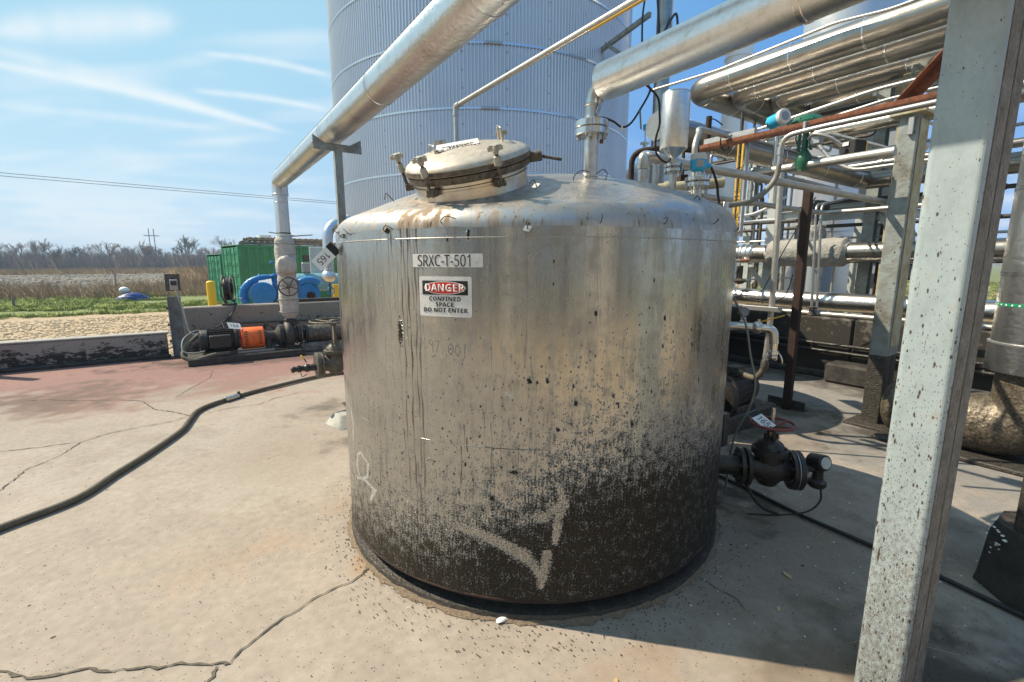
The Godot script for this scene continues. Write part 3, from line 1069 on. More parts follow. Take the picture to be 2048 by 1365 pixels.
	# wiped and peeled strokes: [u, v, radius] chains
	for ch: Array in [
			[[0.411, 0.793, 9.0], [0.425, 0.800, 13.0], [0.439, 0.806, 10.0], [0.455, 0.820, 13.0], [0.470, 0.834, 12.0], [0.491, 0.860, 14.0], [0.505, 0.890, 9.0], [0.510, 0.92, 6.0]],
			[[0.531, 0.653, 5.0], [0.536, 0.68, 7.0], [0.539, 0.715, 8.0], [0.531, 0.75, 8.0], [0.531, 0.783, 8.0], [0.529, 0.819, 6.0]],
			[[0.507, 0.745, 11.0], [0.513, 0.748, 12.0], [0.521, 0.735, 8.0], [0.534, 0.712, 7.0]],
			[[0.512, 0.955, 5.0], [0.514, 0.93, 9.0], [0.517, 0.90, 9.0], [0.520, 0.848, 8.0]],
			[[0.47, 0.642, 9.0], [0.476, 0.675, 12.0], [0.466, 0.70, 10.0]], [[0.44, 0.70, 6.0], [0.45, 0.73, 6.0]]]:
		for q in ch.size() - 1:
			for s in 30:
				var f := s / 30.0
				var cx := lerpf(ch[q][0], ch[q + 1][0], f) * w
				var cy := lerpf(ch[q][1], ch[q + 1][1], f) * h
				var rad := lerpf(ch[q][2], ch[q + 1][2], f)
				for dy in range(-int(rad) - 3, int(rad) + 4):
					for dx in range(-int(rad) - 3, int(rad) + 4):
						var x := int(cx) + dx
						var y := int(cy) + dy
						if x < 0 or x >= w or y < 0 or y >= h:
							continue
						var d := sqrt(dx * dx + dy * dy) / rad + (n3[y * w + x] - 128) / 160.0 + (n4[y * w + x] - 128) / 260.0
						if d < 1.0 and n4[y * w + x] < 170:
							tar[y * w + x] *= 0.12
	# hand marks: pencilled number and chalk strokes, in wall coordinates
	var digit := {"5": [[0.8, 0, 0.1, 0.0, 0.1, 0.45, 0.7, 0.5, 0.7, 0.9, 0.1, 1.0]], "0": [[0.5, 0, 0.1, 0.3, 0.1, 0.7, 0.5, 1, 0.9, 0.7, 0.9, 0.3, 0.5, 0]], "9": [[0.8, 0.1, 0.3, 0.0, 0.1, 0.3, 0.5, 0.5, 0.8, 0.2, 0.8, 1.1]], "7": [[0.1, 0.05, 0.8, 0.0, 0.3, 1.0]], "1": [[0.6, -0.1, 0.4, 1.1]], ".": [[0.2, 0.95, 0.3, 0.95]]}
	var ux := 0.352
	for ci in "50097.001".length():
		var chh := "50097.001"[ci]
		for line: Array in digit[chh]:
			stroke(ink, w, h, line, Vector2(ux, 0.268 + ci * 0.0022), Vector2(0.0070, 0.030), 0.9, (0.35 if ci < 3 else 0.85))
		ux += 0.0085
	stroke(ink, w, h, [0, 1, 0.3, 0.1, 0.6, 0.0, 1.0, 0.9], Vector2(0.30, 0.235), Vector2(0.028, 0.035), 1.6, 0.22)
	for line: Array in [[0.225, 0.681, 0.25, 0.700, 0.245, 0.75, 0.222, 0.775, 0.207, 0.75, 0.212, 0.70, 0.225, 0.681], [0.205, 0.785, 0.235, 0.768, 0.27, 0.774, 0.252, 0.822, 0.262, 0.775], [0.19, 0.55, 0.2, 0.6, 0.195, 0.66], [0.47, 0.405, 0.476, 0.41, 0.478, 0.42]]:
		stroke(chalk, w, h, line, Vector2.ZERO, Vector2.ONE, 3.4, 0.6)
	for q in chalk.size():
		if chalk[q] > 0.0:
			chalk[q] *= clampf((n3[q] - 70) / 90.0, 0.0, 1.0)
	# the girth weld stands out a little browner
	for i in w:
		var jj := int((0.556 + 0.0004 * sin(i * 0.02)) * h)
		for dj in range(-1, 2):
			brown[(jj + dj) * w + i] = maxf(brown[(jj + dj) * w + i], (0.45 if dj == 0 else 0.2) * clampf((n2[(jj + dj) * w + i] - 60) / 110.0, 0.0, 1.0))
	var al := PackedByteArray()
	var orm := PackedByteArray()
	var hgt := PackedByteArray()
	al.resize(w * h * 3)
	orm.resize(w * h * 3)
	hgt.resize(w * h)
	var lut := PackedByteArray()
	lut.resize(1024)
	for i in 1024:
		lut[i] = srgb8(i / 1023.0)
	for k in w * h:
		var s := (st[k] - 128) / 128.0
		var f := 1.0 + s * 0.12 + (n3[k] - 128) / 1600.0 + (sg[k] - 128) / 1100.0
		# dried splash-back film, patchy and streaked
		var film := clampf(0.30 + (n1[k] - 128) / 420.0 + (sg[k] - 128) / 320.0 + (n2[k] - 128) / 480.0 + (st[k] - 128) / 330.0, 0.1, 0.86)
		var cr := lerpf(0.50 * f, 0.30, film)
		var cg := lerpf(0.49 * f, 0.285, film)
		var cb := lerpf(0.465 * f, 0.25, film)
		var ro := lerpf(0.21 + s * 0.05, 0.38, film)
		var me := lerpf(1.0, 0.66, film)
		var q := brown[k]
		cr = lerpf(cr, 0.085, q)
		cg = lerpf(cg, 0.056, q)
		cb = lerpf(cb, 0.036, q)
		me = lerpf(me, 0.1, q)
		ro = lerpf(ro, 0.6, q)
		q = ink[k]
		cr = lerpf(cr, 0.05, q)
		cg = lerpf(cg, 0.05, q)
		cb = lerpf(cb, 0.055, q)
		me = lerpf(me, 0.2, q)
		q = tar[k]
		cr = lerpf(cr, 0.010 + n2[k] * n3[k] / 1100000.0 + maxf(st[k] - 150, 0.0) / 6000.0, q)
		cg = lerpf(cg, 0.0085 + n2[k] * n3[k] / 1350000.0 + maxf(st[k] - 150, 0.0) / 7000.0, q)
		cb = lerpf(cb, 0.0065 + n2[k] * n3[k] / 1900000.0 + maxf(st[k] - 150, 0.0) / 9000.0, q)
		me = lerpf(me, 0.0, q)
		ro = lerpf(ro, 0.42 + n2[k] / 900.0, q)
		hgt[k] = clampi(int(40 + q * (90 + n3[k] * 0.45)), 0, 255)
		q = chalk[k]
		cr = lerpf(cr, 0.7, q)
		cg = lerpf(cg, 0.7, q)
		cb = lerpf(cb, 0.7, q)
		me = lerpf(me, 0.0, q)
		ro = lerpf(ro, 0.9, q)
		al[k * 3] = lut[clampi(int(cr * 1023), 0, 1023)]
		al[k * 3 + 1] = lut[clampi(int(cg * 1023), 0, 1023)]
		al[k * 3 + 2] = lut[clampi(int(cb * 1023), 0, 1023)]
		orm[k * 3] = 255
		orm[k * 3 + 1] = int(ro * 255)
		orm[k * 3 + 2] = int(clampf(me, 0, 1) * 255)
	var hi := Image.create_from_data(w, h, false, Image.FORMAT_L8, hgt)
	hi.convert(Image.FORMAT_RGBA8)
	hi.bump_map_to_normal_map(2.5)
	return [itex(Image.create_from_data(w, h, false, Image.FORMAT_RGB8, al)), itex(Image.create_from_data(w, h, false, Image.FORMAT_RGB8, orm)), itex(hi)]


func stroke(buf: PackedFloat32Array, w: int, h: int, line: Array, at: Vector2, sc: Vector2, rad: float, val: float) -> void:
	for q in range(0, line.size() - 2, 2):
		var p := Vector2((at.x + line[q] * sc.x) * w, (at.y + line[q + 1] * sc.y) * h)
		var e := Vector2((at.x + line[q + 2] * sc.x) * w, (at.y + line[q + 3] * sc.y) * h)
		var cnt := maxi(2, int(p.distance_to(e)))
		for s in cnt + 1:
			var c := p.lerp(e, float(s) / cnt)
			for dy in range(-int(rad) - 1, int(rad) + 2):
				for dx in range(-int(rad) - 1, int(rad) + 2):
					var x := int(c.x) + dx
					var y := int(c.y) + dy
					if x >= 0 and x < w and y >= 0 and y < h:
						var d := Vector2(x, y).distance_to(c)
						buf[y * w + x] = maxf(buf[y * w + x], clampf(rad + 0.3 - d, 0.0, 1.0) * val)


# the head seen from above, x and z over 2.6 m: brown runs from under the manway, rust freckles
func head_maps() -> Array:
	var s := 768
	var n1 := noise(s, s, 0.012, 81, 4).get_data()
	var n2 := noise(s, s, 0.05, 82, 5).get_data()
	var n3 := noise(s, s, 0.2, 83, 3).get_data()
	var al := PackedByteArray()
	var orm := PackedByteArray()
	al.resize(s * s * 3)
	orm.resize(s * s * 3)
	var lut := PackedByteArray()
	lut.resize(1024)
	for i in 1024:
		lut[i] = srgb8(i / 1023.0)
	for j in s:
		var z := (float(j) / s - 0.5) * 2.6
		for i in s:
			var x := (float(i) / s - 0.5) * 2.6
			var k := j * s + i
			var rr := sqrt(x * x + z * z)
			var ang := atan2(x, -z)
			# brown mud that ran down from the manway to the shoulder on its outer side
			var da := wrapf(ang + 2.05, -PI, PI)
			var rn := sin(ang * 90.0 + n2[k] * 0.012) * 0.5
			var brown_tint := clampf(1.0 - absf(da) * 3.6 + (n2[k] - 128) / 120.0 + (n1[k] - 128) / 200.0 + rn * 0.3, 0.0, 1.0) * smoothstep(0.78, 0.95, rr)
			brown_tint = maxf(brown_tint, clampf((n2[k] - 150) / 60.0 + (n3[k] - 128) / 120.0, 0.0, 1.0) * smoothstep(0.5, 0.2, absf(wrapf(ang + 1.75, -PI, PI))) * smoothstep(0.8, 1.0, rr))
			# rust freckles round the shoulder
			var fr := clampf((n3[k] - 172) / 24.0, 0.0, 1.0) * smoothstep(0.95, 1.15, rr) * clampf((n1[k] - 90) / 60.0, 0.0, 1.0)
			var dot := 1.0 if n3[k] > 212 and n2[k] > 120 else 0.0
			var f := 1.0 + (n1[k] - 128) / 900.0 + (n3[k] - 128) / 1500.0
			var film := clampf((n2[k] - 60) / 150.0 + (n1[k] - 128) / 300.0, 0.2, 0.8)
			var cr := lerpf(0.52 * f, 0.35, film)
			var cg := lerpf(0.51 * f, 0.335, film)
			var cb := lerpf(0.49 * f, 0.305, film)
			var me := lerpf(1.0, 0.66, film)
			var ro := lerpf(0.34, 0.52, film)
			brown_tint *= 0.85
			cr = lerpf(cr, 0.27, brown_tint)
			cg = lerpf(cg, 0.195, brown_tint)
			cb = lerpf(cb, 0.13, brown_tint)
			me = lerpf(me, 0.05, brown_tint)
			ro = lerpf(ro, 0.75, brown_tint)
			fr *= 0.75
			cr = lerpf(cr, 0.24, fr)
			cg = lerpf(cg, 0.13, fr)
			cb = lerpf(cb, 0.06, fr)
			me = lerpf(me, 0.1, fr)
			cr = lerpf(cr, 0.05, dot)
			cg = lerpf(cg, 0.04, dot)
			cb = lerpf(cb, 0.03, dot)
			me = lerpf(me, 0.0, dot)
			al[k * 3] = lut[clampi(int(cr * 1023), 0, 1023)]
			al[k * 3 + 1] = lut[clampi(int(cg * 1023), 0, 1023)]
			al[k * 3 + 2] = lut[clampi(int(cb * 1023), 0, 1023)]
			orm[k * 3] = 255
			orm[k * 3 + 1] = int(ro * 255)
			orm[k * 3 + 2] = int(me * 255)
	return [itex(Image.create_from_data(s, s, false, Image.FORMAT_RGB8, al)), itex(Image.create_from_data(s, s, false, Image.FORMAT_RGB8, orm))]


func mapped(key: String, maps: Array) -> StandardMaterial3D:
	var m := StandardMaterial3D.new()
	m.resource_name = key
	m.albedo_texture = maps[0]
	m.roughness = 1.0
	m.roughness_texture = maps[1]
	m.roughness_texture_channel = BaseMaterial3D.TEXTURE_CHANNEL_GREEN
	m.metallic_specular = 0.3
	m.metallic = 1.0
	m.metallic_texture = maps[1]
	m.metallic_texture_channel = BaseMaterial3D.TEXTURE_CHANNEL_BLUE
	if maps.size() > 2:
		m.normal_enabled = true
		m.normal_texture = maps[2]
		m.normal_scale = 0.8
	M[key] = m
	return m


# head profile: straight flange, knuckle, crown
func head_profile(r: float, hs: float, rk: float, top: float, n := 22) -> Array:
	var d := hs - top
	var a := r - rk
	var rc := (a * a + d * d - rk * rk) / (-2.0 * rk - 2.0 * d)
	var yc := top - rc
	var th := atan2(a, hs - yc)
	var out: Array = [Vector2(r, hs)]
	for i in range(1, 11):
		var q := (PI / 2 - th) * i / 10.0
		out.append(Vector2(r - rk + rk * cos(q), hs + rk * sin(q)))
	for i in range(1, n + 1):
		var q := th * (1.0 - float(i) / n)
		out.append(Vector2(rc * sin(q), yc + rc * cos(q)))
	return out


func head_y(x: float, z: float) -> float:
	var rr := Vector2(x - TANK.x, z - TANK.z).length()
	var rc := 2.353
	return 2.272 - rc + sqrt(maxf(rc * rc - rr * rr, 0.01))


# a flat shape laid on the tank wall: points in metres about a heading and a height
func wall_poly(pts: PackedVector2Array, deg: float, y: float, off: float) -> MB:
	var mb := MB.new()
	var a0 := deg_to_rad(deg)
	for k in range(-14, 14):
		var strip := PackedVector2Array([Vector2(k * 0.02, -1), Vector2(k * 0.02 + 0.02, -1), Vector2(k * 0.02 + 0.02, 1), Vector2(k * 0.02, 1)])
		for piece in Geometry2D.intersect_polygons(pts, strip):
			var tr := Geometry2D.triangulate_polygon(piece)
			var first := mb.v.size()
			for p in piece:
				var a := a0 - p.x / TANK_R
				var d := Vector3(sin(a), 0, -cos(a))
				mb.add(TANK + d * (TANK_R + off) + Vector3.UP * (y + p.y), d, p)
			for i in range(0, tr.size(), 3):
				mb.tri(first + tr[i], first + tr[i + 1], first + tr[i + 2])
	return mb


func rect_poly(w: float, h: float, r := 0.0, cells := 10) -> PackedVector2Array:
	var out := PackedVector2Array()
	for c in 4:
		var sx := 1.0 if c == 0 or c == 3 else -1.0
		var sy := 1.0 if c < 2 else -1.0
		if r > 0.0:
			for k in 4:
				var a := PI / 2 * (c + k / 3.0)
				out.append(Vector2(sx * (w / 2 - r) + cos(a) * r, sy * (h / 2 - r) + sin(a) * r))
		else:
			out.append(Vector2(sx * w / 2, sy * h / 2))
		# extra points along the long edges so that the shape can follow the wall
		if c == 0 or c == 2:
			for k in range(1, cells):
				out.append(Vector2(sx * (w / 2 - r) * (1.0 - 2.0 * k / cells), sy * h / 2))
	return out


func oval(w: float, h: float) -> PackedVector2Array:
	var out := PackedVector2Array()
	for k in 40:
		out.append(Vector2(cos(TAU * k / 40) * w / 2, sin(TAU * k / 40) * h / 2))
	return out


func wall_frame(deg: float, y: float, off: float, tilt := 0.0) -> Transform3D:
	var a := deg_to_rad(deg)
	var d := Vector3(sin(a), 0, -cos(a))
	var x := Vector3.UP.cross(d)
	return Transform3D(Basis(x, Vector3.UP, d) * Basis(Vector3.BACK, tilt), TANK + d * (TANK_R + off) + Vector3.UP * y)


func main_tank() -> void:
	var wallm := mapped("tank_wall", tank_maps())
	var headm := mapped("tank_head", head_maps())
	var o := thing("process_tank", "wide stainless steel tank with tar-splashed wall and clamped manway lid", "tank", Vector3(TANK.x, 0, TANK.z))
	# wall with the faint waviness of rolled sheet
	var wav := [[0.0011, 9.0, 0.6], [0.0009, 17.0, 1.9], [0.0005, 31.0, 0.4], [0.00022, 67.0, 0.0]]
	var mb := MB.new()
	var prof: Array = [Vector2(TANK_R - 0.02, 0.10), Vector2(TANK_R, 0.105)]
	for k in 9:
		prof.append(Vector2(TANK_R, 0.105 + 1.747 * (k + 1) / 9.0))
	mb.lathe(prof, TANK, Basis.IDENTITY, 288, 0.0, TAU, 0.7, wav)
	# smooth normals that follow the waviness; the marks wrap the front half and repeat mirrored behind
	for i in mb.v.size():
		var p := mb.v[i] - TANK
		var a := atan2(p.x, -p.z)
		var da := wrapf(a - TANK_TURN, -PI, PI)
		var u := 0.5 - da / PI
		if u < 0.0:
			u = -u
		elif u > 1.0:
			u = 2.0 - u
		mb.t[i] = Vector2(u, clampf((1.83 - p.y) / 1.73, 0.003, 0.997))
		var slope := 0.0
		for q: Array in wav:
			slope += q[0] * q[1] * cos(a * q[1] + q[2]) / TANK_R
		var d := Vector3(sin(a), 0, -cos(a))
		var tn := Vector3(cos(a), 0, sin(a))
		if absf(mb.n[i].y) < 0.5:
			mb.n[i] = (d - tn * slope).normalized()
	put("shell", mb, wallm, o)
	# head
	mb = MB.new()
	mb.lathe(head_profile(TANK_R + 0.0004, 1.851, 0.15, 2.255), TANK, Basis.IDENTITY, 144)
	for i in mb.v.size():
		var p := mb.v[i] - TANK
		mb.t[i] = Vector2(p.x / 2.6 + 0.5, p.z / 2.6 + 0.5)
		# the head is pulled down a little under the manway and proud on the nozzle side
		var sd := (p.x * 0.826 + p.z * 0.5635) / TANK_R
		var md := (p.x * -0.854 + p.z * 0.521) / TANK_R
		mb.v[i] += Vector3.UP * (0.040 * maxf(sd, 0.0) - 0.055 * maxf(md, 0.0)) * clampf((p.y - 1.84) / 0.2, 0.0, 1.0)
	put("domed_head", mb, headm, o)
	put("weld_seam", MB.new().ring(TANK + Vector3.UP * 1.806, Vector3.UP, TANK_R + 0.0005, 0.0028, 120, 6), headm, o)
	put("girth_weld", MB.new().ring(TANK + Vector3.UP * 0.868, Vector3.UP, TANK_R - 0.0012, 0.0019, 120, 6), wallm, o)
	# foot: recessed plinth and rusty bottom lip
	put("bottom_lip", MB.new().ring(TANK + Vector3.UP * 0.102, Vector3.UP, TANK_R - 0.004, 0.008, 120, 6), M["rust_dark"], o)
	put("plinth", MB.new().lathe([Vector2(0.0, 0.0), Vector2(TANK_R + 0.012, 0.0), Vector2(TANK_R + 0.004, 0.03), Vector2(TANK_R - 0.06, 0.04), Vector2(TANK_R - 0.10, 0.104), Vector2(0, 0.104)], TANK, Basis.IDENTITY, 96), M["grime"], o)
	# insulation pins left on the shoulder: point, washer colour
	var pins := [[0.684, 1.83, -2.60, 1], [0.694, 1.838, -2.483, 0], [0.764, 1.839, -2.159, 2], [0.916, 1.867, -1.877, 0], [1.172, 1.832, -1.604, 1], [1.436, 1.862, -1.45, 0], [1.737, 1.866, -1.36, 0], [2.089, 1.88, -1.354, 0], [1.313, 2.03, -1.734, 3], [1.566, 2.10, -1.765, 0], [1.763, 2.12, -1.748, 3], [2.107, 2.00, -1.494, 3], [0.867, 2.01, -2.333, 0], [2.40, 1.86, -1.43, 0], [2.75, 1.86, -1.62, 0], [0.70, 1.86, -2.75, 0]]
	for p: Array in pins:
		var at := Vector3(p[0], p[1], p[2])
		var out := (at - (TANK + Vector3.UP * 1.1)).normalized()
		var side := out.cross(Vector3.UP).normalized()
		var lean := side * rng.randf_range(-0.05, 0.05)
		put("insulation_pin", MB.new().tube(curve([at - out * 0.01, at + out * 0.018, at + out * 0.03 + lean * 0.7 + Vector3.UP * 0.012, at + out * 0.02 + lean * 1.6 + Vector3.UP * rng.randf_range(-0.01, 0.03)], 4), 0.0022, 5), M["rust_dark"], o)
		if p[3] > 0:
			var b := MB.aim((out + Vector3.UP * 0.3 + side * rng.randf_range(-0.4, 0.4)).normalized())
			put("pin_washer", MB.new().slab(rect_poly(0.034, 0.03, 0.004, 2), at + out * 0.014, b * Basis(Vector3.UP, rng.randf() * 1.5), 0.0015), [null, M["galv"], M["grime"], M["stainless_clean"]][p[3]], o)
	# stickers: tank number and danger sign
	var lb := put("number_label", wall_poly(rect_poly(0.345, 0.058, 0.0, 14), -143.2 + 17.45, 1.709, 0.0012), M["sign"], o)
	text_mesh("SRXC-T-501", 0.050, wall_frame(-143.2 + 17.9, 1.708, 0.0022), M["print_black"], lb, "lettering", 0.78, TANK_R)
	var sg := put("danger_sign", wall_poly(rect_poly(0.262, 0.178, 0.008, 12), -143.2 + 17.9, 1.551, 0.0015), M["sign"], o)
	put("sign_header", wall_poly(rect_poly(0.226, 0.062, 0.0, 12), -143.2 + 17.9, 1.590, 0.0026), M["print_black"], sg)
	put("white_oval", wall_poly(oval(0.206, 0.058), -143.2 + 17.9, 1.590, 0.0036), M["white"], sg)
	put("red_oval", wall_poly(oval(0.198, 0.051), -143.2 + 17.9, 1.590, 0.0046), M["print_red"], sg)
	text_mesh("DANGER", 0.032, wall_frame(-143.2 + 17.9, 1.590, 0.0056), M["white"], sg, "lettering", 1.10, TANK_R, true)
	text_mesh("CONFINED", 0.019, wall_frame(-143.2 + 17.9, 1.541, 0.0026), M["print_black"], sg, "lettering", 1.18, TANK_R, true)
	text_mesh("SPACE", 0.019, wall_frame(-143.2 + 17.9, 1.516, 0.0026), M["print_black"], sg, "lettering", 1.18, TANK_R, true)
	text_mesh("DO NOT ENTER", 0.019, wall_frame(-143.2 + 17.9, 1.491, 0.0026), M["print_black"], sg, "lettering", 1.18, TANK_R, true)
	manway(o)
	top_nozzles(o)
	# drain grit heaped against the foot
	var gm := MB.new()
	var f := FastNoiseLite.new()
	f.seed = 4
	f.frequency = 0.8
	for k in 241:
		var a := TAU * k / 240
		var d := Vector3(sin(a), 0, -cos(a))
		var wd := 0.012 + 0.03 * f.get_noise_1d(a * 9.0) + 0.010 * sin(a * 140.0 + f.get_noise_1d(a * 30.0) * 4.0)
		gm.add(TANK + d * (TANK_R - 0.03) + Vector3.UP * 0.018, (d + Vector3.UP).normalized())
		gm.add(TANK + d * (TANK_R + wd * 0.5) + Vector3.UP * (0.011 + 0.008 * f.get_noise_1d(a * 60.0)), (d + Vector3.UP * 2.0).normalized())
		gm.add(TANK + d * (TANK_R + maxf(wd, 0.004) + 0.018) + Vector3.UP * 0.001, (d + Vector3.UP * 2.0).normalized())
	for k in 240:
		for c in 2:
			var i := k * 3 + c
			gm.tri(i, i + 3, i + 4)
			gm.tri(i, i + 4, i + 1)
	stuff(put("foot_grit", gm, mat("grit", lin(1, 1, 1), 0.95, 0.0, ramp_tex(256, 0.2, 0.06, 55, [lin(0.05, 0.04, 0.03), lin(0.15, 0.11, 0.075), lin(0.25, 0.19, 0.13), lin(0.36, 0.30, 0.22)]), bump_tex(256, 0.2, 56, 8.0, 3), 3.0, 0.8), o))


func manway(o: Node3D) -> void:
	var c := Vector3(1.236, 2.072, -2.168)
	var up := Vector3(-0.314, 0.928, 0.193).normalized()
	var e1 := Vector3(0.788, 0.1414, 0.5995)
	e1 = (e1 - up * e1.dot(up)).normalized()
	var e2 := up.cross(e1)
	var b := Basis(e1, up, e1.cross(up))
	var neck := put("manway_neck", MB.new().lathe([Vector2(0.305, -0.075), Vector2(0.292, -0.03), Vector2(0.286, 0.0), Vector2(0.285, 0.055), Vector2(0.291, 0.058), Vector2(0.291, 0.068), Vector2(0.285, 0.071), Vector2(0.285, 0.105)], c, b, 72), M["stainless"], o)
	put("neck_ring", MB.new().lathe([Vector2(0.28, 0.088), Vector2(0.306, 0.088), Vector2(0.309, 0.092), Vector2(0.309, 0.118), Vector2(0.28, 0.12)], c, b, 72), M["gasket"], neck)
	var pr: Array = [Vector2(0.28, 0.124), Vector2(0.311, 0.124), Vector2(0.314, 0.128), Vector2(0.314, 0.150), Vector2(0.310, 0.155)]
	for k in 10:
		var q := (k + 1) / 10.0
		pr.append(Vector2(0.310 * cos(q * PI / 2), 0.155 + 0.070 * sin(q * PI / 2) * (0.75 + 0.25 * q)))
	var lid := put("manway_lid", MB.new().lathe(pr, c, b, 72), M["lid_dusty"], o)
	put("lid_rim", MB.new().lathe([Vector2(0.30, 0.1265), Vector2(0.3165, 0.1265), Vector2(0.3165, 0.148), Vector2(0.30, 0.149)], c, b, 72), M["gasket"], lid)
	# rod handles on the lid
	for hd: Array in [[0.18, 0.24, 0.228, 0.07], [-2.75, 0.22, 0.222, 0.05]]:
		var d := e1 * cos(hd[0]) + e2 * sin(hd[0])
		var sd := up.cross(d)
		var p: Vector3 = c + d * hd[1] * 0.75 + up * (hd[2] - 0.03)
		put("lid_handle", MB.new().tube(bend([p - sd * 0.055, p - sd * 0.055 + up * hd[3], p + sd * 0.055 + up * hd[3], p + sd * 0.055], 0.012, 4), 0.0055, 8), M["stainless"], lid)
	# swing bolts with lobed hand knobs
	var lobes := PackedVector2Array()
	for k in 60:
		var a := TAU * k / 60
		lobes.append(Vector2(cos(a), sin(a)) * (0.0275 + 0.0085 * cos(a * 5.0)))
	for k in range(1, 6):
		var a := deg_to_rad(60.0 * k)
		var d := e1 * cos(a) + e2 * sin(a)
		var sd := up.cross(d)
		var tilt := (up + d * 0.08 + sd * rng.randf_range(-0.08, 0.08)).normalized()
		var foot := c + d * 0.328 + up * 0.055
		var bo := put("swing_bolt", MB.new().cyl(foot, foot + tilt * 0.15, 0.0085, 0.0085, 10), M["gasket"], o)
		put("lug", MB.new().box(c + d * 0.312 + up * 0.062 + sd * 0.014, Vector3(0.05, 0.036, 0.008), 0.003, Basis(d, up, d.cross(up))).box(c + d * 0.312 + up * 0.062 - sd * 0.014, Vector3(0.05, 0.036, 0.008), 0.003, Basis(d, up, d.cross(up))).cyl(foot + sd * 0.022, foot - sd * 0.022, 0.009, 0.009, 10), M["gasket"], bo)
		put("clamp_nut", MB.new().cyl(foot + tilt * 0.082, foot + tilt * 0.125, 0.018, 0.016, 6, 0.003), M["knob"], bo)
		var kb := MB.aim(tilt)
		var mbk := MB.new()
		mbk.slab(lobes, foot + tilt * 0.15, kb, 0.018)
		var top := PackedVector2Array()
		for p in lobes:
			top.append(p * 0.8)
		mbk.slab(top, foot + tilt * 0.168, kb, 0.005)
		mbk.cyl(foot + tilt * 0.135, foot + tilt * 0.151, 0.012, 0.016, 12)
		put("hand_knob", mbk, M["knob"], bo)
	# hinge arm opposite
	var hp := c + e1 * 0.315 + up * 0.11
	put("hinge", MB.new().box(hp + e1 * 0.02, Vector3(0.07, 0.045, 0.05), 0.005, b).cyl(hp + e1 * 0.04, hp + e1 * 0.15 - up * 0.035, 0.008, 0.008, 8), M["gasket"], o)
	# sticker on the lid
	var sp := c - e1 * 0.03 - e2 * 0.035 + up * 0.2215
	var sb := Basis(e1, up, e1.cross(up)) * Basis(Vector3.UP, 0.12) * Basis(Vector3.RIGHT, 0.10)
	var pl := put("lid_sign", MB.new().slab(rect_poly(0.21, 0.15, 0.008, 2), sp, sb, 0.002), M["sign"], lid)
	var flat := Transform3D(sb * Basis(Vector3.RIGHT, -PI / 2), sp + up * 0.003)
	text_mesh("CONFINED", 0.019, flat.translated_local(Vector3(0, -0.012, 0)), M["print_black"], pl, "lettering", 1.15, 0.0, true)
	text_mesh("SPACE", 0.019, flat.translated_local(Vector3(0, -0.036, 0)), M["print_black"], pl, "lettering", 1.15, 0.0, true)
	text_mesh("DO NOT ENTER", 0.019, flat.translated_local(Vector3(0, -0.062, 0)), M["print_black"], pl, "lettering", 1.15, 0.0, true)
	put("sign_header", MB.new().slab(rect_poly(0.18, 0.05, 0.0, 2), sp - e1.cross(up) * 0.035 + up * 0.0022, sb, 0.001), M["print_black"], pl)
	put("red_oval", MB.new().slab(oval(0.16, 0.042), sp - e1.cross(up) * 0.035 + up * 0.0034, sb, 0.001), M["print_red"], pl)


func flange(parent: Node3D, called: String, c: Vector3, axis: Vector3, r: float, th: float, m: Material, bolts := 8, bm: Material = null, bolt_r := 0.010) -> void:
	var a := axis.normalized()
	var fl := put(called, MB.new().cyl(c - a * th / 2, c + a * th / 2, r, r, 36, 0.003), m, parent)
	if bolts > 0:
		var b := MB.aim(a)
		for k in bolts:
			var q := TAU * (k + 0.5) / bolts
			var p := c + (b.x * cos(q) + b.z * sin(q)) * r * 0.78
			put("bolt", MB.new().cyl(p - a * (th / 2 + bolt_r * 1.3), p + a * (th / 2 + bolt_r * 1.3), bolt_r, bolt_r, 6), bm if bm else m, fl)


func top_nozzles(o: Node3D) -> void:
	var s: Material = M["stainless"]
	# vent nozzle whose flange carries the jacketed pipe
	var n := put("vent_nozzle", MB.new().cyl(Vector3(1.789, 2.13, -1.887), Vector3(1.789, 2.35, -1.887), 0.037, 0.037, 28), s, o)
	put("nozzle_weld", MB.new().ring(Vector3(1.789, head_y(1.789, -1.887) + 0.002, -1.887), Vector3(-0.06, 1, 0.3), 0.038, 0.006, 28, 6), s, n)
	flange(n, "flange", Vector3(1.789, 2.367, -1.887), Vector3.UP, 0.085, 0.034, M["stainless_clean"], 4, M["galv"], 0.013)
	# overflow nozzle with a threaded elbow
	n = put("overflow_nozzle", MB.new().cyl(Vector3(2.238, 2.10, -1.92), Vector3(2.238, 2.245, -1.92), 0.030, 0.030, 24), s, o)
	put("collar", MB.new().cyl(Vector3(2.238, 2.235, -1.92), Vector3(2.238, 2.268, -1.92), 0.036, 0.038, 24, 0.004), s, n)
	# nozzle under the catch can
	n = put("can_nozzle", MB.new().cyl(Vector3(2.345, 2.05, -1.79), Vector3(2.345, 2.215, -1.79), 0.020, 0.020, 20), s, o)
	flange(n, "flange", Vector3(2.345, 2.222, -1.79), Vector3.UP, 0.052, 0.020, M["stainless_clean"], 4, M["galv"], 0.008)
	# level transmitter nozzle
	n = put("level_nozzle", MB.new().cyl(Vector3(2.423, 1.99, -1.683), Vector3(2.423, 2.13, -1.683), 0.026, 0.026, 20), s, o)
	flange(n, "flange", Vector3(2.423, 2.135, -1.683), Vector3.UP, 0.068, 0.024, M["stainless_clean"], 4, M["galv"], 0.009)
	# small bosses at the edge of the head
	put("boss", MB.new().cyl(Vector3(2.62, 1.98, -1.62), Vector3(2.62, 2.05, -1.62), 0.016, 0.016, 14), M["stainless_clean"], o)


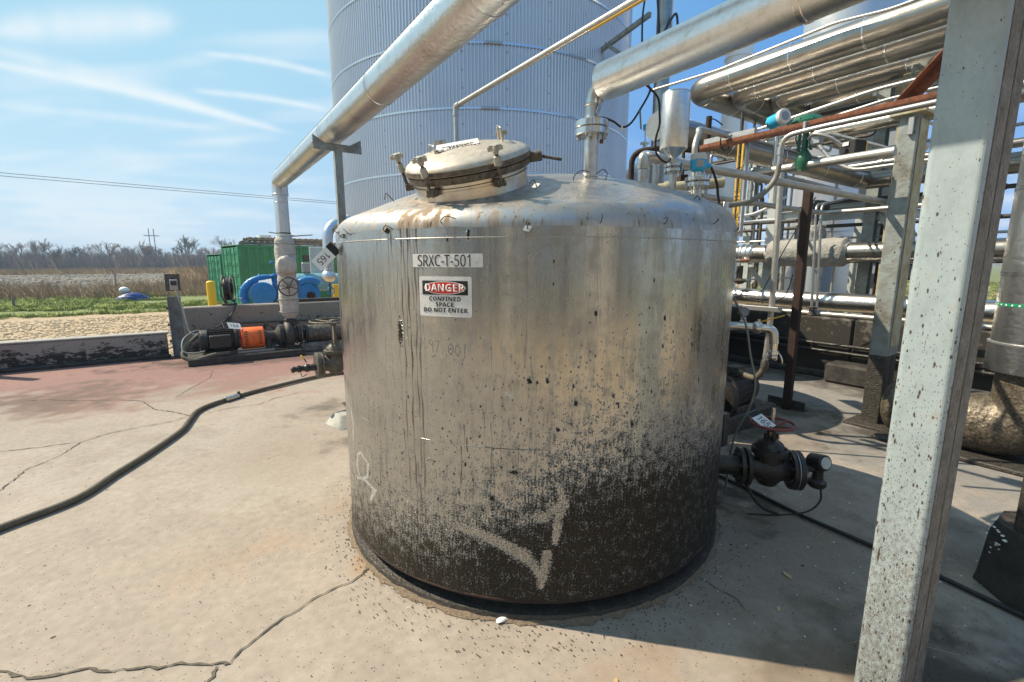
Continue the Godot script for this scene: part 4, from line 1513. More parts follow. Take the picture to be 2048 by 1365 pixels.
# a turned shape whose skin is dented and creased like wrapped cloth
func soft(prof: Array, c: Vector3, b: Basis, segs: int, amp: float, sd: int) -> MB:
	var f := FastNoiseLite.new()
	f.seed = sd
	f.frequency = 1.0
	var rows: Array = []
	for i in prof.size() - 1:
		for k in 5:
			rows.append((prof[i] as Vector2).lerp(prof[i + 1], k / 5.0))
	rows.append(prof[prof.size() - 1])
	var mb := MB.new()
	for i in rows.size():
		for k in segs + 1:
			var a := TAU * (k % segs) / segs
			var d := Vector3(sin(a), 0, -cos(a))
			var p: Vector2 = rows[i]
			var q := d * p.x + Vector3.UP * p.y
			var ns := f.get_noise_3d(q.x * 9.0, q.y * 11.0, q.z * 9.0) + 0.5 * absf(f.get_noise_3d(q.x * 20.0 + 5.0, q.y * 26.0, q.z * 20.0))
			mb.add(c + b * (d * maxf(p.x + ns * amp * minf(1.0, p.x * 12.0), 0.0) + Vector3.UP * p.y), b * d, Vector2(float(k) / segs, float(i) / rows.size()))
	for i in rows.size() - 1:
		for k in segs:
			var a := i * (segs + 1) + k
			mb.tri(a, a + 1, a + segs + 2)
			mb.tri(a, a + segs + 2, a + segs + 1)
	# normals from the faces
	var acc := PackedVector3Array()
	acc.resize(mb.v.size())
	for i in range(0, mb.ix.size(), 3):
		var cr := (mb.v[mb.ix[i + 2]] - mb.v[mb.ix[i]]).cross(mb.v[mb.ix[i + 1]] - mb.v[mb.ix[i]])
		for k in 3:
			acc[mb.ix[i + k]] += cr
	for i in rows.size():
		var s := i * (segs + 1)
		var both := acc[s] + acc[s + segs]
		acc[s] = both
		acc[s + segs] = both
	for i in mb.v.size():
		if acc[i].length() > 0.0:
			mb.n[i] = acc[i].normalized()
	return mb


func handwheel(parent: Node3D, c: Vector3, axis: Vector3, r: float, rod: float, m: Material, spokes := 5) -> void:
	var a := axis.normalized()
	var b := MB.aim(a)
	var hw := put("handwheel", MB.new().ring(c, a, r, rod, 32, 8), m, parent)
	for k in spokes:
		var q := TAU * k / spokes + 0.3
		var d := b.x * cos(q) + b.z * sin(q)
		put("spoke", MB.new().cyl(c + d * r * 0.15 - a * rod * 1.5, c + d * r, rod * 0.85, rod * 0.75, 8), m, hw)
	put("hub", MB.new().cyl(c - a * rod * 2.5, c + a * rod * 1.2, r * 0.2, r * 0.17, 14, 0.003), m, hw)


# flanged gate valve: body between two flanges along axis, bonnet, yoke and wheel above
func gate_valve(o: Node3D, c: Vector3, axis: Vector3, r: float, half: float, rise: float, wheel: float, m: Material, wm: Material, stem := 0.0) -> void:
	var a := axis.normalized()
	var u := Vector3.UP
	var s := u.cross(a).normalized()
	put("body", MB.new().lathe([Vector2(0, -half), Vector2(r * 0.55, -half), Vector2(r * 0.6, -half * 0.6), Vector2(r * 0.8, -half * 0.25), Vector2(r * 0.82, half * 0.25), Vector2(r * 0.6, half * 0.6), Vector2(r * 0.55, half), Vector2(0, half)], c, MB.aim(a), 28).lathe([Vector2(0, -r * 0.9), Vector2(r * 0.45, -r * 0.85), Vector2(r * 0.68, -r * 0.5), Vector2(r * 0.72, 0), Vector2(r * 0.7, r * 0.9), Vector2(0, r * 0.9)], c, Basis.IDENTITY, 24), m, o)
	for e: float in [-1.0, 1.0]:
		flange(o, "flange", c + a * (half * e), a, r, r * 0.2, m, 8, m, r * 0.085)
	var by := c + u * r * 1.0
	flange(o, "bonnet_flange", by, u, r * 0.88, r * 0.32, m, 8, m, r * 0.085)
	put("bonnet", MB.new().lathe([Vector2(r * 0.7, 0), Vector2(r * 0.62, r * 0.25), Vector2(r * 0.32, r * 0.5), Vector2(r * 0.3, r * 0.62), Vector2(0, r * 0.62)], by + u * r * 0.15, Basis.IDENTITY, 24), m, o)
	var y0 := by + u * r * 0.6
	var top := c + u * rise
	for e: float in [-1.0, 1.0]:
		put("yoke_arm", MB.new().tube(curve([y0 + s * (r * 0.3 * e), y0.lerp(top, 0.35) + s * (r * 0.36 * e), y0.lerp(top, 0.75) + s * (r * 0.30 * e), top - u * r * 0.12 + s * (r * 0.16 * e)], 5), r * 0.11, 8), m, o)
		put("gland_bolt", MB.new().cyl(y0 + a * (r * 0.3 * e) - u * r * 0.1, y0 + a * (r * 0.3 * e) + u * r * 0.35, r * 0.07, r * 0.07, 6), m, o)
	put("yoke_hub", MB.new().cyl(top - u * r * 0.35, top, r * 0.26, r * 0.22, 16, 0.004), m, o)
	put("stem", MB.new().cyl(y0 - u * r * 0.1, top + u * (r * 0.15 + stem), r * 0.10, r * 0.10, 12), M["stainless"], o)
	handwheel(o, top + u * r * 0.05, u, wheel, r * 0.075, wm)


func jacketed(o: Node3D, pts: Array, r: float, rad: float, m: Material, every := 1.0, called := "jacket_section") -> void:
	# cut the bent run into lapped lengths, each a sleeve of its own with a lap bead at its end
	var run := bend(pts, rad, 8)
	var chain: Array = [run[0]]
	var acc := 0.0
	var flip := 0
	for i in range(1, run.size()):
		var p: Vector3 = run[i - 1]
		var q: Vector3 = run[i]
		var l := p.distance_to(q)
		while acc + l >= every and l > 0.0:
			var cut := p.lerp(q, (every - acc) / l)
			chain.append(cut)
			put(called, MB.new().tube(chain, r + 0.0012 * flip, 32), m, o)
			var d := (q - p).normalized()
			put("lap_band", MB.new().lathe([Vector2(r, -0.012), Vector2(r + 0.0045, -0.008), Vector2(r + 0.0045, 0.008), Vector2(r, 0.012)], cut, MB.aim(d), 32), M["band"], o)
			chain = [cut - d * 0.012]
			flip = 1 - flip
			p = cut
			l = p.distance_to(q)
			acc = 0.0
		acc += l
		if (chain[chain.size() - 1] as Vector3).distance_to(q) > 0.004:
			chain.append(q)
	if chain.size() > 1:
		put(called, MB.new().tube(chain, r + 0.0012 * flip, 32), m, o)


func card(called: String, label: String, at: Vector3, b: Basis, w: float, h: float, writing: String, turn := 0.0) -> void:
	var o := thing(called, label, "tag", at)
	put("card", MB.new().slab(rect_poly(w, h, 0.004, 2), at, b, 0.0012), M["white"], o)
	put("printed_band", MB.new().slab(rect_poly(w * 0.26, h * 0.98, 0.003, 2), at + b.x * (-w * 0.36 * (-1.0 if turn != 0.0 else 1.0)) + b.y * 0.0014, b, 0.0006), M["print_black"], o)
	var flat := Transform3D(b * Basis(Vector3.RIGHT, -PI / 2) * Basis(Vector3.BACK, turn), at + b.y * 0.0022 + b.x * w * (-0.12 if turn != 0.0 else 0.12))
	text_mesh(writing, h * 0.5, flat, M["print_black"], o, "handwriting", 0.9)


func silo() -> void:
	var c := Vector3(9.786, 0, -16.286)
	var rad := 5.37
	var o := thing("insulated_silo", "towering storage tank clad in ribbed aluminium with steel bands", "storage tank", c)
	var ribs := 337
	var per := 8
	# one rib across: flat valley, slanted web, rounded crown
	var shape := [[0.0, 0.0], [0.30, 0.0], [0.40, 0.45], [0.48, 0.9], [0.62, 1.0], [0.76, 0.9], [0.86, 0.45], [0.96, 0.02]]
	var heights := [0.0, 0.85, 2.56, 4.21, 5.87, 7.51, 9.15, 10.8, 12.6]
	for s in heights.size() - 1:
		var mb := MB.new()
		for e in 2:
			var y: float = heights[s + e] + (-0.05 if e == 0 else 0.05)
			var rr := rad + (0.006 if e == 0 else 0.0)
			for k in ribs:
				for q in per:
					var a: float = TAU * (k + shape[q][0]) / ribs
					var d := Vector3(sin(a), 0, -cos(a))
					var tn := Vector3(cos(a), 0, sin(a))
					var nx: Array = shape[(q + 1) % per]
					var pv: Array = shape[(q + per - 1) % per]
					var da: float = fposmod(nx[0] - pv[0], 1.0) * 0.1
					var sl: float = (nx[1] - pv[1]) * 0.030 / maxf(da, 0.004)
					mb.add(c + d * (rr + 0.030 * shape[q][1]) + Vector3.UP * y, (d - tn * sl).normalized(), Vector2(a, y))
		var row := ribs * per
		for k in row:
			var k2 := (k + 1) % row
			mb.tri(k, k2, row + k2)
			mb.tri(k, row + k2, row + k)
		put("ribbed_course", mb, M["silo_sheet"], o)
	put("roof", MB.new().lathe([Vector2(rad + 0.08, 12.55), Vector2(rad + 0.08, 12.68), Vector2(0, 13.8)], c, Basis.IDENTITY, 72), M["silo_sheet"], o)
	for s in range(1, heights.size() - 1):
		var y: float = heights[s]
		var bd := put("band", MB.new().lathe([Vector2(rad + 0.026, y - 0.03), Vector2(rad + 0.036, y - 0.028), Vector2(rad + 0.037, y + 0.028), Vector2(rad + 0.026, y + 0.03)], c, Basis.IDENTITY, 180), M["band"], o)
		var a := deg_to_rad(-166.0 + (s * 37) % 19)
		var d := Vector3(sin(a), 0, -cos(a))
		var bb := Basis(Vector3(cos(a), 0, sin(a)), Vector3.UP, d)
		put("band_clamp", MB.new().box(c + d * (rad + 0.052) + Vector3.UP * y, Vector3(0.5, 0.07, 0.03), 0.008, bb), M["galv"], bd)
	# splice screws up the sheet joints
	for k in 7:
		var sc := MB.new()
		var a := deg_to_rad(-195.0 + k * 13.0)
		var d := Vector3(sin(a), 0, -cos(a))
		for q in 26:
			sc.ball(c + d * (rad + 0.031) + Vector3.UP * (0.4 + q * 0.46), 0.016, 0.6, 6)
		stuff(put("screw_row", sc, M["grime"], o))


func left_side() -> void:
	# overhead pipe and its valve riser
	var o := thing("overhead_pipe", "thick silver jacketed pipe crossing overhead and dropping to the pump", "pipe", Vector3(1.47, 0.64, -9.65))
	jacketed(o, [Vector3(1.47, 2.12, -9.65), Vector3(1.47, 2.93, -9.65)], 0.118, 0.1, M["jacket_fine"], 3.0, "riser_jacket")
	put("elbow_jacket", MB.new().tube(bend([Vector3(1.47, 2.90, -9.65), Vector3(1.47, 3.17, -9.65), Vector3(1.47, 3.17, -9.3)], 0.2, 10), 0.134, 32), M["jacket_fine"], o)
	put("lap_band", MB.new().ring(Vector3(1.47, 2.92, -9.65), Vector3.UP, 0.13, 0.012, 32, 6), M["band"], o)
	put("lap_band", MB.new().ring(Vector3(1.47, 2.78, -9.65), Vector3.UP, 0.119, 0.006, 32, 6), M["band"], o)
	jacketed(o, [Vector3(1.47, 3.17, -9.38), Vector3(1.47, 3.17, 1.2)], 0.146, 0.1, M["jacket_fine"], 1.75)
	# riveted lap along the upper left of the run
	var lap := put("lap_seam", MB.new().box(Vector3(1.47 - 0.098, 3.17 + 0.108, -4.1), Vector3(0.03, 0.004, 10.4), 0.001, Basis(Vector3.BACK, 0.74)), M["jacket_fine"], o)
	var rv := MB.new()
	for k in 150:
		rv.ball(Vector3(1.47 - 0.100, 3.17 + 0.111, -9.2 + k * 0.068), 0.007, 1.0, 6)
	stuff(put("rivet_row", rv, M["grime"], lap))
	# cloth-wrapped valve
	var z := -9.65
	put("lower_blanket", soft([Vector2(0.09, 0.66), Vector2(0.13, 0.72), Vector2(0.155, 0.80), Vector2(0.165, 1.0), Vector2(0.16, 1.2), Vector2(0.165, 1.4), Vector2(0.15, 1.47)], Vector3(1.47, 0, z), Basis.IDENTITY, 40, 0.016, 3), M["fabric"], o)
	put("upper_blanket", soft([Vector2(0.15, 1.44), Vector2(0.17, 1.5), Vector2(0.175, 1.7), Vector2(0.175, 1.95), Vector2(0.16, 2.1), Vector2(0.125, 2.18)], Vector3(1.47, 0, z), Basis.IDENTITY, 40, 0.016, 4), M["fabric"], o)
	put("bonnet_blanket", soft([Vector2(0.0, 0.29), Vector2(0.10, 0.285), Vector2(0.155, 0.25), Vector2(0.17, 0.16), Vector2(0.16, 0.02)], Vector3(1.455, 1.66, z + 0.02), Basis(Vector3.RIGHT, PI / 2) * Basis.from_scale(Vector3(1, 1, 1)), 32, 0.02, 5), M["fabric"], o)
	for y: float in [0.78, 1.02, 1.30, 1.52, 1.86, 2.05]:
		put("tie_strap", MB.new().ring(Vector3(1.47, y, z), Vector3(0.04, 1, 0.05), 0.172, 0.008, 32, 6), M["fabric_grey"], o)
	put("stud_band", MB.new().ring(Vector3(1.47, 2.235, z), Vector3.UP, 0.119, 0.012, 32, 6), M["grime"], o)
	put("valve_stem", MB.new().cyl(Vector3(1.44, 1.27, z + 0.1), Vector3(1.43, 1.27, z + 0.40), 0.02, 0.02, 12).cyl(Vector3(1.44, 1.27, z + 0.1), Vector3(1.435, 1.27, z + 0.28), 0.055, 0.04, 16), M["valve_dark"], o)
	handwheel(o, Vector3(1.43, 1.27, z + 0.36), Vector3(-0.08, 0, 1), 0.165, 0.013, M["valve_dark"], 5)
	put("bottom_flange", MB.new().cyl(Vector3(1.47, 0.60, z), Vector3(1.47, 0.64, z), 0.11, 0.11, 28, 0.004).cyl(Vector3(1.47, 0.63, z), Vector3(1.47, 0.72, z), 0.06, 0.06, 20), M["grime"], o)

	# stand under the pipe
	o = thing("pipe_stand", "grey steel angle stand with saddle under the overhead pipe", "pipe support", Vector3(1.47, 0, -5.62))
	put("post", MB.new().box(Vector3(1.437, 1.48, -5.62), Vector3(0.006, 2.96, 0.08)).box(Vector3(1.474, 1.48, -5.583), Vector3(0.08, 2.96, 0.006)), M["paint_worn"], o)
	put("saddle", MB.new().box(Vector3(1.47, 2.99, -5.62), Vector3(0.52, 0.008, 0.09)).box(Vector3(1.47, 2.95, -5.58), Vector3(0.52, 0.07, 0.008)), M["paint_worn"], o)
	for e: float in [-1.0, 1.0]:
		put("saddle_gusset", MB.new().slab(PackedVector2Array([Vector2(0.13 * e, 0.0), Vector2(0.26 * e, 0.0), Vector2(0.26 * e, 0.075)]), Vector3(1.47, 2.995, -5.6), Basis(Vector3.RIGHT, Vector3.BACK, Vector3.UP), 0.008), M["paint_worn"], o)
	put("foot_plate", MB.new().box(Vector3(1.47, 0.008, -5.6), Vector3(0.2, 0.012, 0.2), 0.002), M["grime"], o)

	pump_set()

	# steel end post between the two walls
	o = thing("end_post", "grey steel channel post with peeling paint at the wall corner", "post", Vector3(-0.31, 0, -10.34))
	put("channel", MB.new().box(Vector3(-0.31, 0.55, -10.36), Vector3(0.20, 1.10, 0.012)).box(Vector3(-0.405, 0.55, -10.31), Vector3(0.012, 1.1, 0.10)).box(Vector3(-0.215, 0.55, -10.31), Vector3(0.012, 1.1, 0.10)), M["paint_worn"], o)
	put("base_plate", MB.new().box(Vector3(-0.31, 0.01, -10.30), Vector3(0.3, 0.016, 0.22), 0.003), M["grime"], o)
	for k in 3:
		put("bracket", MB.new().box(Vector3(-0.425, 0.3 + k * 0.3, -10.32), Vector3(0.03, 0.05, 0.06), 0.004), M["valve_dark"], o)
	# receptacle box on its bent conduit
	o = thing("outlet_box", "small weatherproof outlet box on bent conduit above the end post", "electrical box", Vector3(-0.2, 0.12, -10.28))
	put("box", MB.new().box(Vector3(-0.285, 1.31, -10.30), Vector3(0.12, 0.19, 0.07), 0.008), M["galv"], o)
	put("cover", MB.new().box(Vector3(-0.285, 1.34, -10.25), Vector3(0.09, 0.08, 0.04), 0.006), M["grime"], o)
	put("backplate", MB.new().box(Vector3(-0.30, 1.35, -10.345), Vector3(0.22, 0.30, 0.012), 0.003), M["valve_dark"], o)
	put("conduit", MB.new().tube(bend([Vector3(-0.27, 1.22, -10.29), Vector3(-0.19, 0.85, -10.27), Vector3(-0.14, 0.42, -10.2), Vector3(0.10, 0.40, -9.95), Vector3(0.26, 0.42, -9.62)], 0.12, 6), 0.016, 10), M["conduit"], o)

	# hose reel on the wall
	o = thing("hose_reel", "black spring hose reel standing on top of the back wall", "hose reel", Vector3(0.55, 0.88, -10.58))
	var rc := Vector3(0.555, 1.20, -10.56)
	for e: float in [-1.0, 1.0]:
		put("side_disc", MB.new().ring(rc + Vector3(0.07 * e, 0, 0), Vector3(1, 0, 0.25), 0.25, 0.012, 32, 8), M["valve_dark"], o)
	put("hose_coil", MB.new().lathe([Vector2(0.12, -0.055), Vector2(0.21, -0.05), Vector2(0.225, 0.0), Vector2(0.21, 0.05), Vector2(0.12, 0.055)], rc, MB.aim(Vector3(1, 0, 0.25)), 32), M["cable"], o)
	put("frame", MB.new().box(Vector3(0.49, 1.07, -10.58), Vector3(0.05, 0.38, 0.03), 0.006).box(Vector3(0.55, 0.90, -10.58), Vector3(0.26, 0.035, 0.12), 0.006).box(Vector3(0.47, 1.28, -10.58), Vector3(0.08, 0.05, 0.05), 0.006), M["valve_dark"], o)
	put("hose_end", MB.new().tube(curve([Vector3(0.62, 0.99, -10.5), Vector3(0.64, 0.90, -10.44), Vector3(0.58, 0.75, -10.4), Vector3(0.42, 0.58, -10.32), Vector3(0.28, 0.50, -10.2)], 6), 0.014, 8), M["cable"], o)
	# service pipe along the wall
	o = thing("wall_pipe", "thin dark service pipe clipped along the back wall", "pipe", Vector3(1.9, 0.5, -10.38))
	put("pipe", MB.new().tube(bend([Vector3(0.52, 0.62, -10.40), Vector3(0.52, 0.56, -10.34), Vector3(3.6, 0.47, -10.36)], 0.05), 0.024, 12), M["valve_dark"], o)
	put("clip", MB.new().box(Vector3(0.52, 0.62, -10.43), Vector3(0.05, 0.14, 0.10), 0.006), M["grime"], o)
	# suction header to the right of the pump
	o = thing("suction_header", "fat grime-coated pipe running right from the pump", "pipe", Vector3(2.4, 0.12, -9.65))
	put("header", MB.new().cyl(Vector3(1.74, 0.34, -9.65), Vector3(4.4, 0.34, -9.65), 0.165, 0.165, 32, 0.01), M["insulation_dirty"], o)
	put("end_flange", MB.new().cyl(Vector3(1.70, 0.34, -9.65), Vector3(1.74, 0.34, -9.65), 0.19, 0.19, 32, 0.005), M["grime_wet"], o)
	put("sleeper", MB.new().box(Vector3(2.9, 0.088, -9.65), Vector3(2.6, 0.17, 0.3), 0.02), M["wall_stained"], o)

	# drain valve on the outlet line of the added rear tank, with the cam coupling
	o = thing("drain_gate_valve", "oily dark gate valve with flat handwheel at tank's left edge", "valve", Vector3(1.25, 0.2, -5.3))
	var vc := Vector3(1.24, 0.59, -5.33)
	gate_valve(o, vc, Vector3.RIGHT, 0.135, 0.15, 0.47, 0.24, M["valve_dark"], M["valve_dark"])
	put("blind_flange", MB.new().cyl(vc + Vector3(-0.21, 0, 0), vc + Vector3(-0.168, 0, 0), 0.138, 0.138, 32, 0.004), M["valve_dark"], o)
	put("spool", MB.new().cyl(vc + Vector3(0.15, 0, 0), Vector3(3.25, 0.59, -5.33), 0.085, 0.085, 24), M["valve_dark"], o)
	put("ball_valve", MB.new().cyl(vc + Vector3(-0.33, -0.02, 0), vc + Vector3(-0.21, -0.02, 0), 0.035, 0.04, 16).ball(vc + Vector3(-0.30, -0.02, 0), 0.045, 1.0, 14), M["grime_wet"], o)
	put("cam_coupling", MB.new().lathe([Vector2(0, 0), Vector2(0.028, 0), Vector2(0.036, 0.01), Vector2(0.036, 0.03), Vector2(0.028, 0.035), Vector2(0.028, 0.06), Vector2(0.038, 0.065), Vector2(0.038, 0.09), Vector2(0.03, 0.1), Vector2(0.03, 0.14)], vc + Vector3(-0.46, -0.02, 0), MB.aim(Vector3.RIGHT), 20), M["grime_wet"], o)
	put("ball_handle", MB.new().box(vc + Vector3(-0.315, 0.065, 0.0), Vector3(0.012, 0.05, 0.02), 0.003, Basis(Vector3.BACK, 0.5)), M["valve_dark"], o)
	put("handle_grip", MB.new().box(vc + Vector3(-0.34, 0.105, 0.0), Vector3(0.016, 0.045, 0.024), 0.004, Basis(Vector3.BACK, 0.6)), M["yellow"], o)
	put("coupling_chain", MB.new().tube(curve([vc + Vector3(-0.37, -0.05, 0.02), vc + Vector3(-0.36, -0.1, 0.03), vc + Vector3(-0.31, -0.085, 0.02)], 5), 0.004, 5), M["grime"], o)
	put("support", MB.new().box(vc + Vector3(0.6, -0.34, 0), Vector3(0.12, 0.50, 0.12), 0.01), M["grime"], o)

	# hose across the slab
	o = thing("rubber_hose", "long olive-black ribbed rubber hose curving across the slab", "hose", Vector3(-0.3, 0.0, -5.4))
	var hp: Array = []
	for p: Array in [[-1.85, -3.55], [-1.5, -3.86], [-1.16, -4.11], [-0.84, -4.33], [-0.66, -4.68], [-0.46, -5.07], [-0.24, -5.58], [-0.16, -5.95], [-0.09, -6.25], [0.09, -6.49], [0.49, -6.78], [0.88, -6.98], [1.25, -7.15], [1.6, -7.25], [2.1, -7.2]]:
		hp.append(Vector3(p[0], 0.026, p[1]))
	var path := curve(hp, 10)
	put("hose", MB.new().tube(path, 0.024, 14), M["rubber"], o)
	var rb := MB.new()
	for i in range(1, path.size() - 1):
		for k in 2:
			var p: Vector3 = (path[i] as Vector3).lerp(path[i + 1], k * 0.5)
			rb.ring(p, path[i + 1] - path[i], 0.0240, 0.0020, 12, 4)
	stuff(put("hose_ribs", rb, M["rubber"], o))
	var cp: Vector3 = Vector3(0.30, 0.033, -6.645)
	put("coupling", MB.new().cyl(cp + Vector3(-0.11, 0, 0.09), cp + Vector3(0.04, 0, -0.025), 0.034, 0.034, 16, 0.003), M["stainless"], o)
	put("clamp", MB.new().ring(cp + Vector3(0.05, 0.003, -0.03), Vector3(1, 0, -0.7), 0.034, 0.009, 16, 6).box(cp + Vector3(0.05, 0.04, -0.03), Vector3(0.03, 0.03, 0.03), 0.004), M["grime"], o)

	# concrete foot with anchor bolts beside the tank
	o = thing("anchor_foot", "small sloped concrete block with rusty anchor bolts beside the tank", "concrete block", Vector3(1.22, 0, -4.95))
	var fm := MB.new()
	fm.lathe([Vector2(0.22, 0.0), Vector2(0.12, 0.12), Vector2(0.0, 0.12)], Vector3(1.22, 0, -4.95), Basis(Vector3.UP, 0.3), 4, PI / 4, TAU + PI / 4, 0.1)
	put("block", fm, M["concrete_pier"], o)
	for k in 2:
		put("anchor_bolt", MB.new().cyl(Vector3(1.24 + k * 0.07, 0.1, -4.92 - k * 0.02), Vector3(1.245 + k * 0.07, 0.25 - k * 0.03, -4.92), 0.010, 0.010, 8).cyl(Vector3(1.24 + k * 0.07, 0.12, -4.92 - k * 0.02), Vector3(1.24 + k * 0.07, 0.14, -4.92 - k * 0.02), 0.02, 0.02, 6), M["rust"], o)

	card("lot_tag", "white hanging tag with black band reading 165 at tank's left shoulder", Vector3(0.628, 1.735, -2.76), facing(Vector3(0.5, 0.62, 0.36), Vector3(-0.5, 0.12, 0.85)), 0.155, 0.078, "165", PI)
	card("pump_tag", "white paper tag lying on the black pump motor", Vector3(0.50, 0.60, -9.52), Basis(Vector3.UP, 0.2) * Basis(Vector3.RIGHT, 0.7) * Basis(Vector3.BACK, -0.25), 0.30, 0.15, "164")
	# red bollard at the frame edge
	o = thing("red_bollard", "dark red painted bollard standing at the kerb wall", "bollard", Vector3(-2.72, 0, -10.15))
	put("pipe", MB.new().cyl(Vector3(-2.72, 0.0, -10.15), Vector3(-2.72, 1.02, -10.15), 0.075, 0.075, 24), M["red_paint"], o)
	put("cap", MB.new().ball(Vector3(-2.72, 1.02, -10.15), 0.075, 0.6, 20), M["red_paint"], o)


func motor(o: Node3D, a: Vector3, axis: Vector3, r: float, l: float, m: Material, fins := 24) -> void:
	var d := axis.normalized()
	var b := MB.aim(d)
	var body := put("motor_body", MB.new().lathe([Vector2(0, 0), Vector2(r * 0.8, 0), Vector2(r * 0.86, l * 0.03), Vector2(r * 0.86, l), Vector2(0, l)], a, b, 32), m, o)
	var fm := MB.new()
	for k in fins:
		var q := TAU * k / fins
		var dd := b.x * cos(q) + b.z * sin(q)
		fm.box(a + d * l * 0.52 + dd * r * 0.92, Vector3(r * 0.16, l * 0.72, r * 0.035), 0.0, Basis(dd, d, dd.cross(d)))
	put("cooling_fins", fm, m, body)
	put("fan_cowl", MB.new().lathe([Vector2(0, -0.01), Vector2(r * 0.7, -0.01), Vector2(r * 0.98, l * 0.02), Vector2(r, l * 0.06), Vector2(r, l * 0.2), Vector2(r * 0.86, l * 0.21)], a, b, 32), m, o)
	put("end_bell", MB.new().lathe([Vector2(r * 0.86, l * 0.88), Vector2(r * 0.98, l * 0.89), Vector2(r * 0.98, l * 0.96), Vector2(r * 0.6, l * 1.02), Vector2(0, l * 1.02)], a, b, 32), m, o)


func pump_set() -> void:
	var z := -9.62
	var y := 0.345
	var o := thing("centrifugal_pump", "oil-blackened pump with orange coupling guard on a steel bed", "pump", Vector3(0.7, 0, z))
	put("bed_frame", MB.new().box(Vector3(0.71, 0.06, z), Vector3(1.80, 0.12, 0.86), 0.012), M["grime"], o)
	put("bed_rail", MB.new().box(Vector3(0.72, 0.135, z + 0.22), Vector3(0.95, 0.03, 0.12), 0.004), M["galv"], o)
	var a := Vector3(0.0, y, z)
	motor(o, a, Vector3.RIGHT, 0.205, 0.58, M["grime_wet"])
	put("terminal_box", MB.new().box(Vector3(0.30, 0.36, z + 0.26), Vector3(0.32, 0.22, 0.13), 0.012), M["grime_wet"], o)
	for k in 2:
		put("motor_foot", MB.new().box(Vector3(0.18 + k * 0.26, 0.145, z), Vector3(0.09, 0.06, 0.34), 0.008), M["grime"], o)
	var guard := put("coupling_guard", MB.new().lathe([Vector2(0.17, 0.0), Vector2(0.192, 0.004), Vector2(0.196, 0.02), Vector2(0.196, 0.345), Vector2(0.192, 0.36), Vector2(0.17, 0.365)], Vector3(0.625, y, z), MB.aim(Vector3.RIGHT), 40), M["orange"], o)
	var slots := MB.new()
	for k in 9:
		for e in 2:
			var q := -0.5 + k * 0.16
			var d := Vector3(0, sin(q), cos(q))
			slots.box(Vector3(0.70 + e * 0.22, y, z) + d * 0.1965, Vector3(0.05, 0.012, 0.002), 0.0, Basis(Vector3.RIGHT, -q))
	put("guard_slots", slots, M["rust_dark"], guard)
	put("bearing_frame", MB.new().lathe([Vector2(0, 0), Vector2(0.11, 0), Vector2(0.12, 0.02), Vector2(0.10, 0.06), Vector2(0.10, 0.2), Vector2(0.16, 0.24), Vector2(0.19, 0.26), Vector2(0.19, 0.28)], Vector3(0.98, y, z), MB.aim(Vector3.RIGHT), 32).box(Vector3(1.06, 0.2, z), Vector3(0.09, 0.2, 0.2), 0.01), M["grime"], o)
	put("back_plate", MB.new().cyl(Vector3(1.24, y, z), Vector3(1.32, y, z), 0.215, 0.215, 36, 0.008), M["grime_wet"], o)
	put("volute", MB.new().lathe([Vector2(0, 0.0), Vector2(0.2, 0.0), Vector2(0.24, 0.03), Vector2(0.255, 0.08), Vector2(0.24, 0.13), Vector2(0.17, 0.17), Vector2(0.12, 0.2), Vector2(0.12, 0.24), Vector2(0, 0.24)], Vector3(1.33, y, z), MB.aim(Vector3.RIGHT), 40), M["grime"], o)
	put("discharge", MB.new().cyl(Vector3(1.43, y + 0.1, z - 0.03), Vector3(1.47, 0.565, z - 0.03), 0.075, 0.065, 24).cyl(Vector3(1.47, 0.562, z - 0.03), Vector3(1.47, 0.598, z - 0.03), 0.11, 0.11, 28, 0.004), M["grime"], o)
	flange(o, "suction_flange", Vector3(1.585, y, z), Vector3.RIGHT, 0.165, 0.035, M["grime"], 8, M["grime"], 0.013)
	flange(o, "mating_flange", Vector3(1.63, y, z), Vector3.RIGHT, 0.165, 0.035, M["valve_dark"], 0)
	put("suction_neck", MB.new().cyl(Vector3(1.64, y, z), Vector3(1.71, 0.34, -9.65), 0.10, 0.10, 24), M["grime"], o)
	put("pump_foot", MB.new().box(Vector3(1.42, 0.15, z), Vector3(0.14, 0.10, 0.36), 0.01), M["grime"], o)
	put("drip_pan", MB.new().ring(Vector3(1.25, 0.15, z + 0.24), Vector3(0, 1, 0.1), 0.11, 0.016, 24, 6), M["grime_wet"], o)
	put("power_cable", MB.new().tube(curve([Vector3(0.06, 0.22, z + 0.30), Vector3(-0.1, 0.2, z + 0.33), Vector3(-0.24, 0.25, z + 0.28), Vector3(-0.22, 0.42, z + 0.1), Vector3(-0.05, 0.52, z - 0.1), Vector3(0.1, 0.50, z - 0.2)], 6), 0.014, 10), M["cable_grey"], o)
	put("flexible_conduit", MB.new().tube(curve([Vector3(0.5, 0.16, z + 0.34), Vector3(0.2, 0.16, z + 0.38), Vector3(-0.1, 0.1, z + 0.38), Vector3(-0.25, 0.17, z + 0.3), Vector3(-0.16, 0.34, z + 0.12), Vector3(0.03, 0.48, z - 0.1)], 6), 0.034, 12), M["rubber"], o)
	put("drain_boss", MB.new().cyl(Vector3(0.47, 0.14, z + 0.30), Vector3(0.47, 0.14, z + 0.40), 0.07, 0.06, 18), M["grime_wet"], o)


# axes of a plate: x runs along the first direction, y is the way it faces
func facing(x: Vector3, out: Vector3) -> Basis:
	var y := out.normalized()
	var xx := (x - y * x.dot(y)).normalized()
	return Basis(xx, y, xx.cross(y))


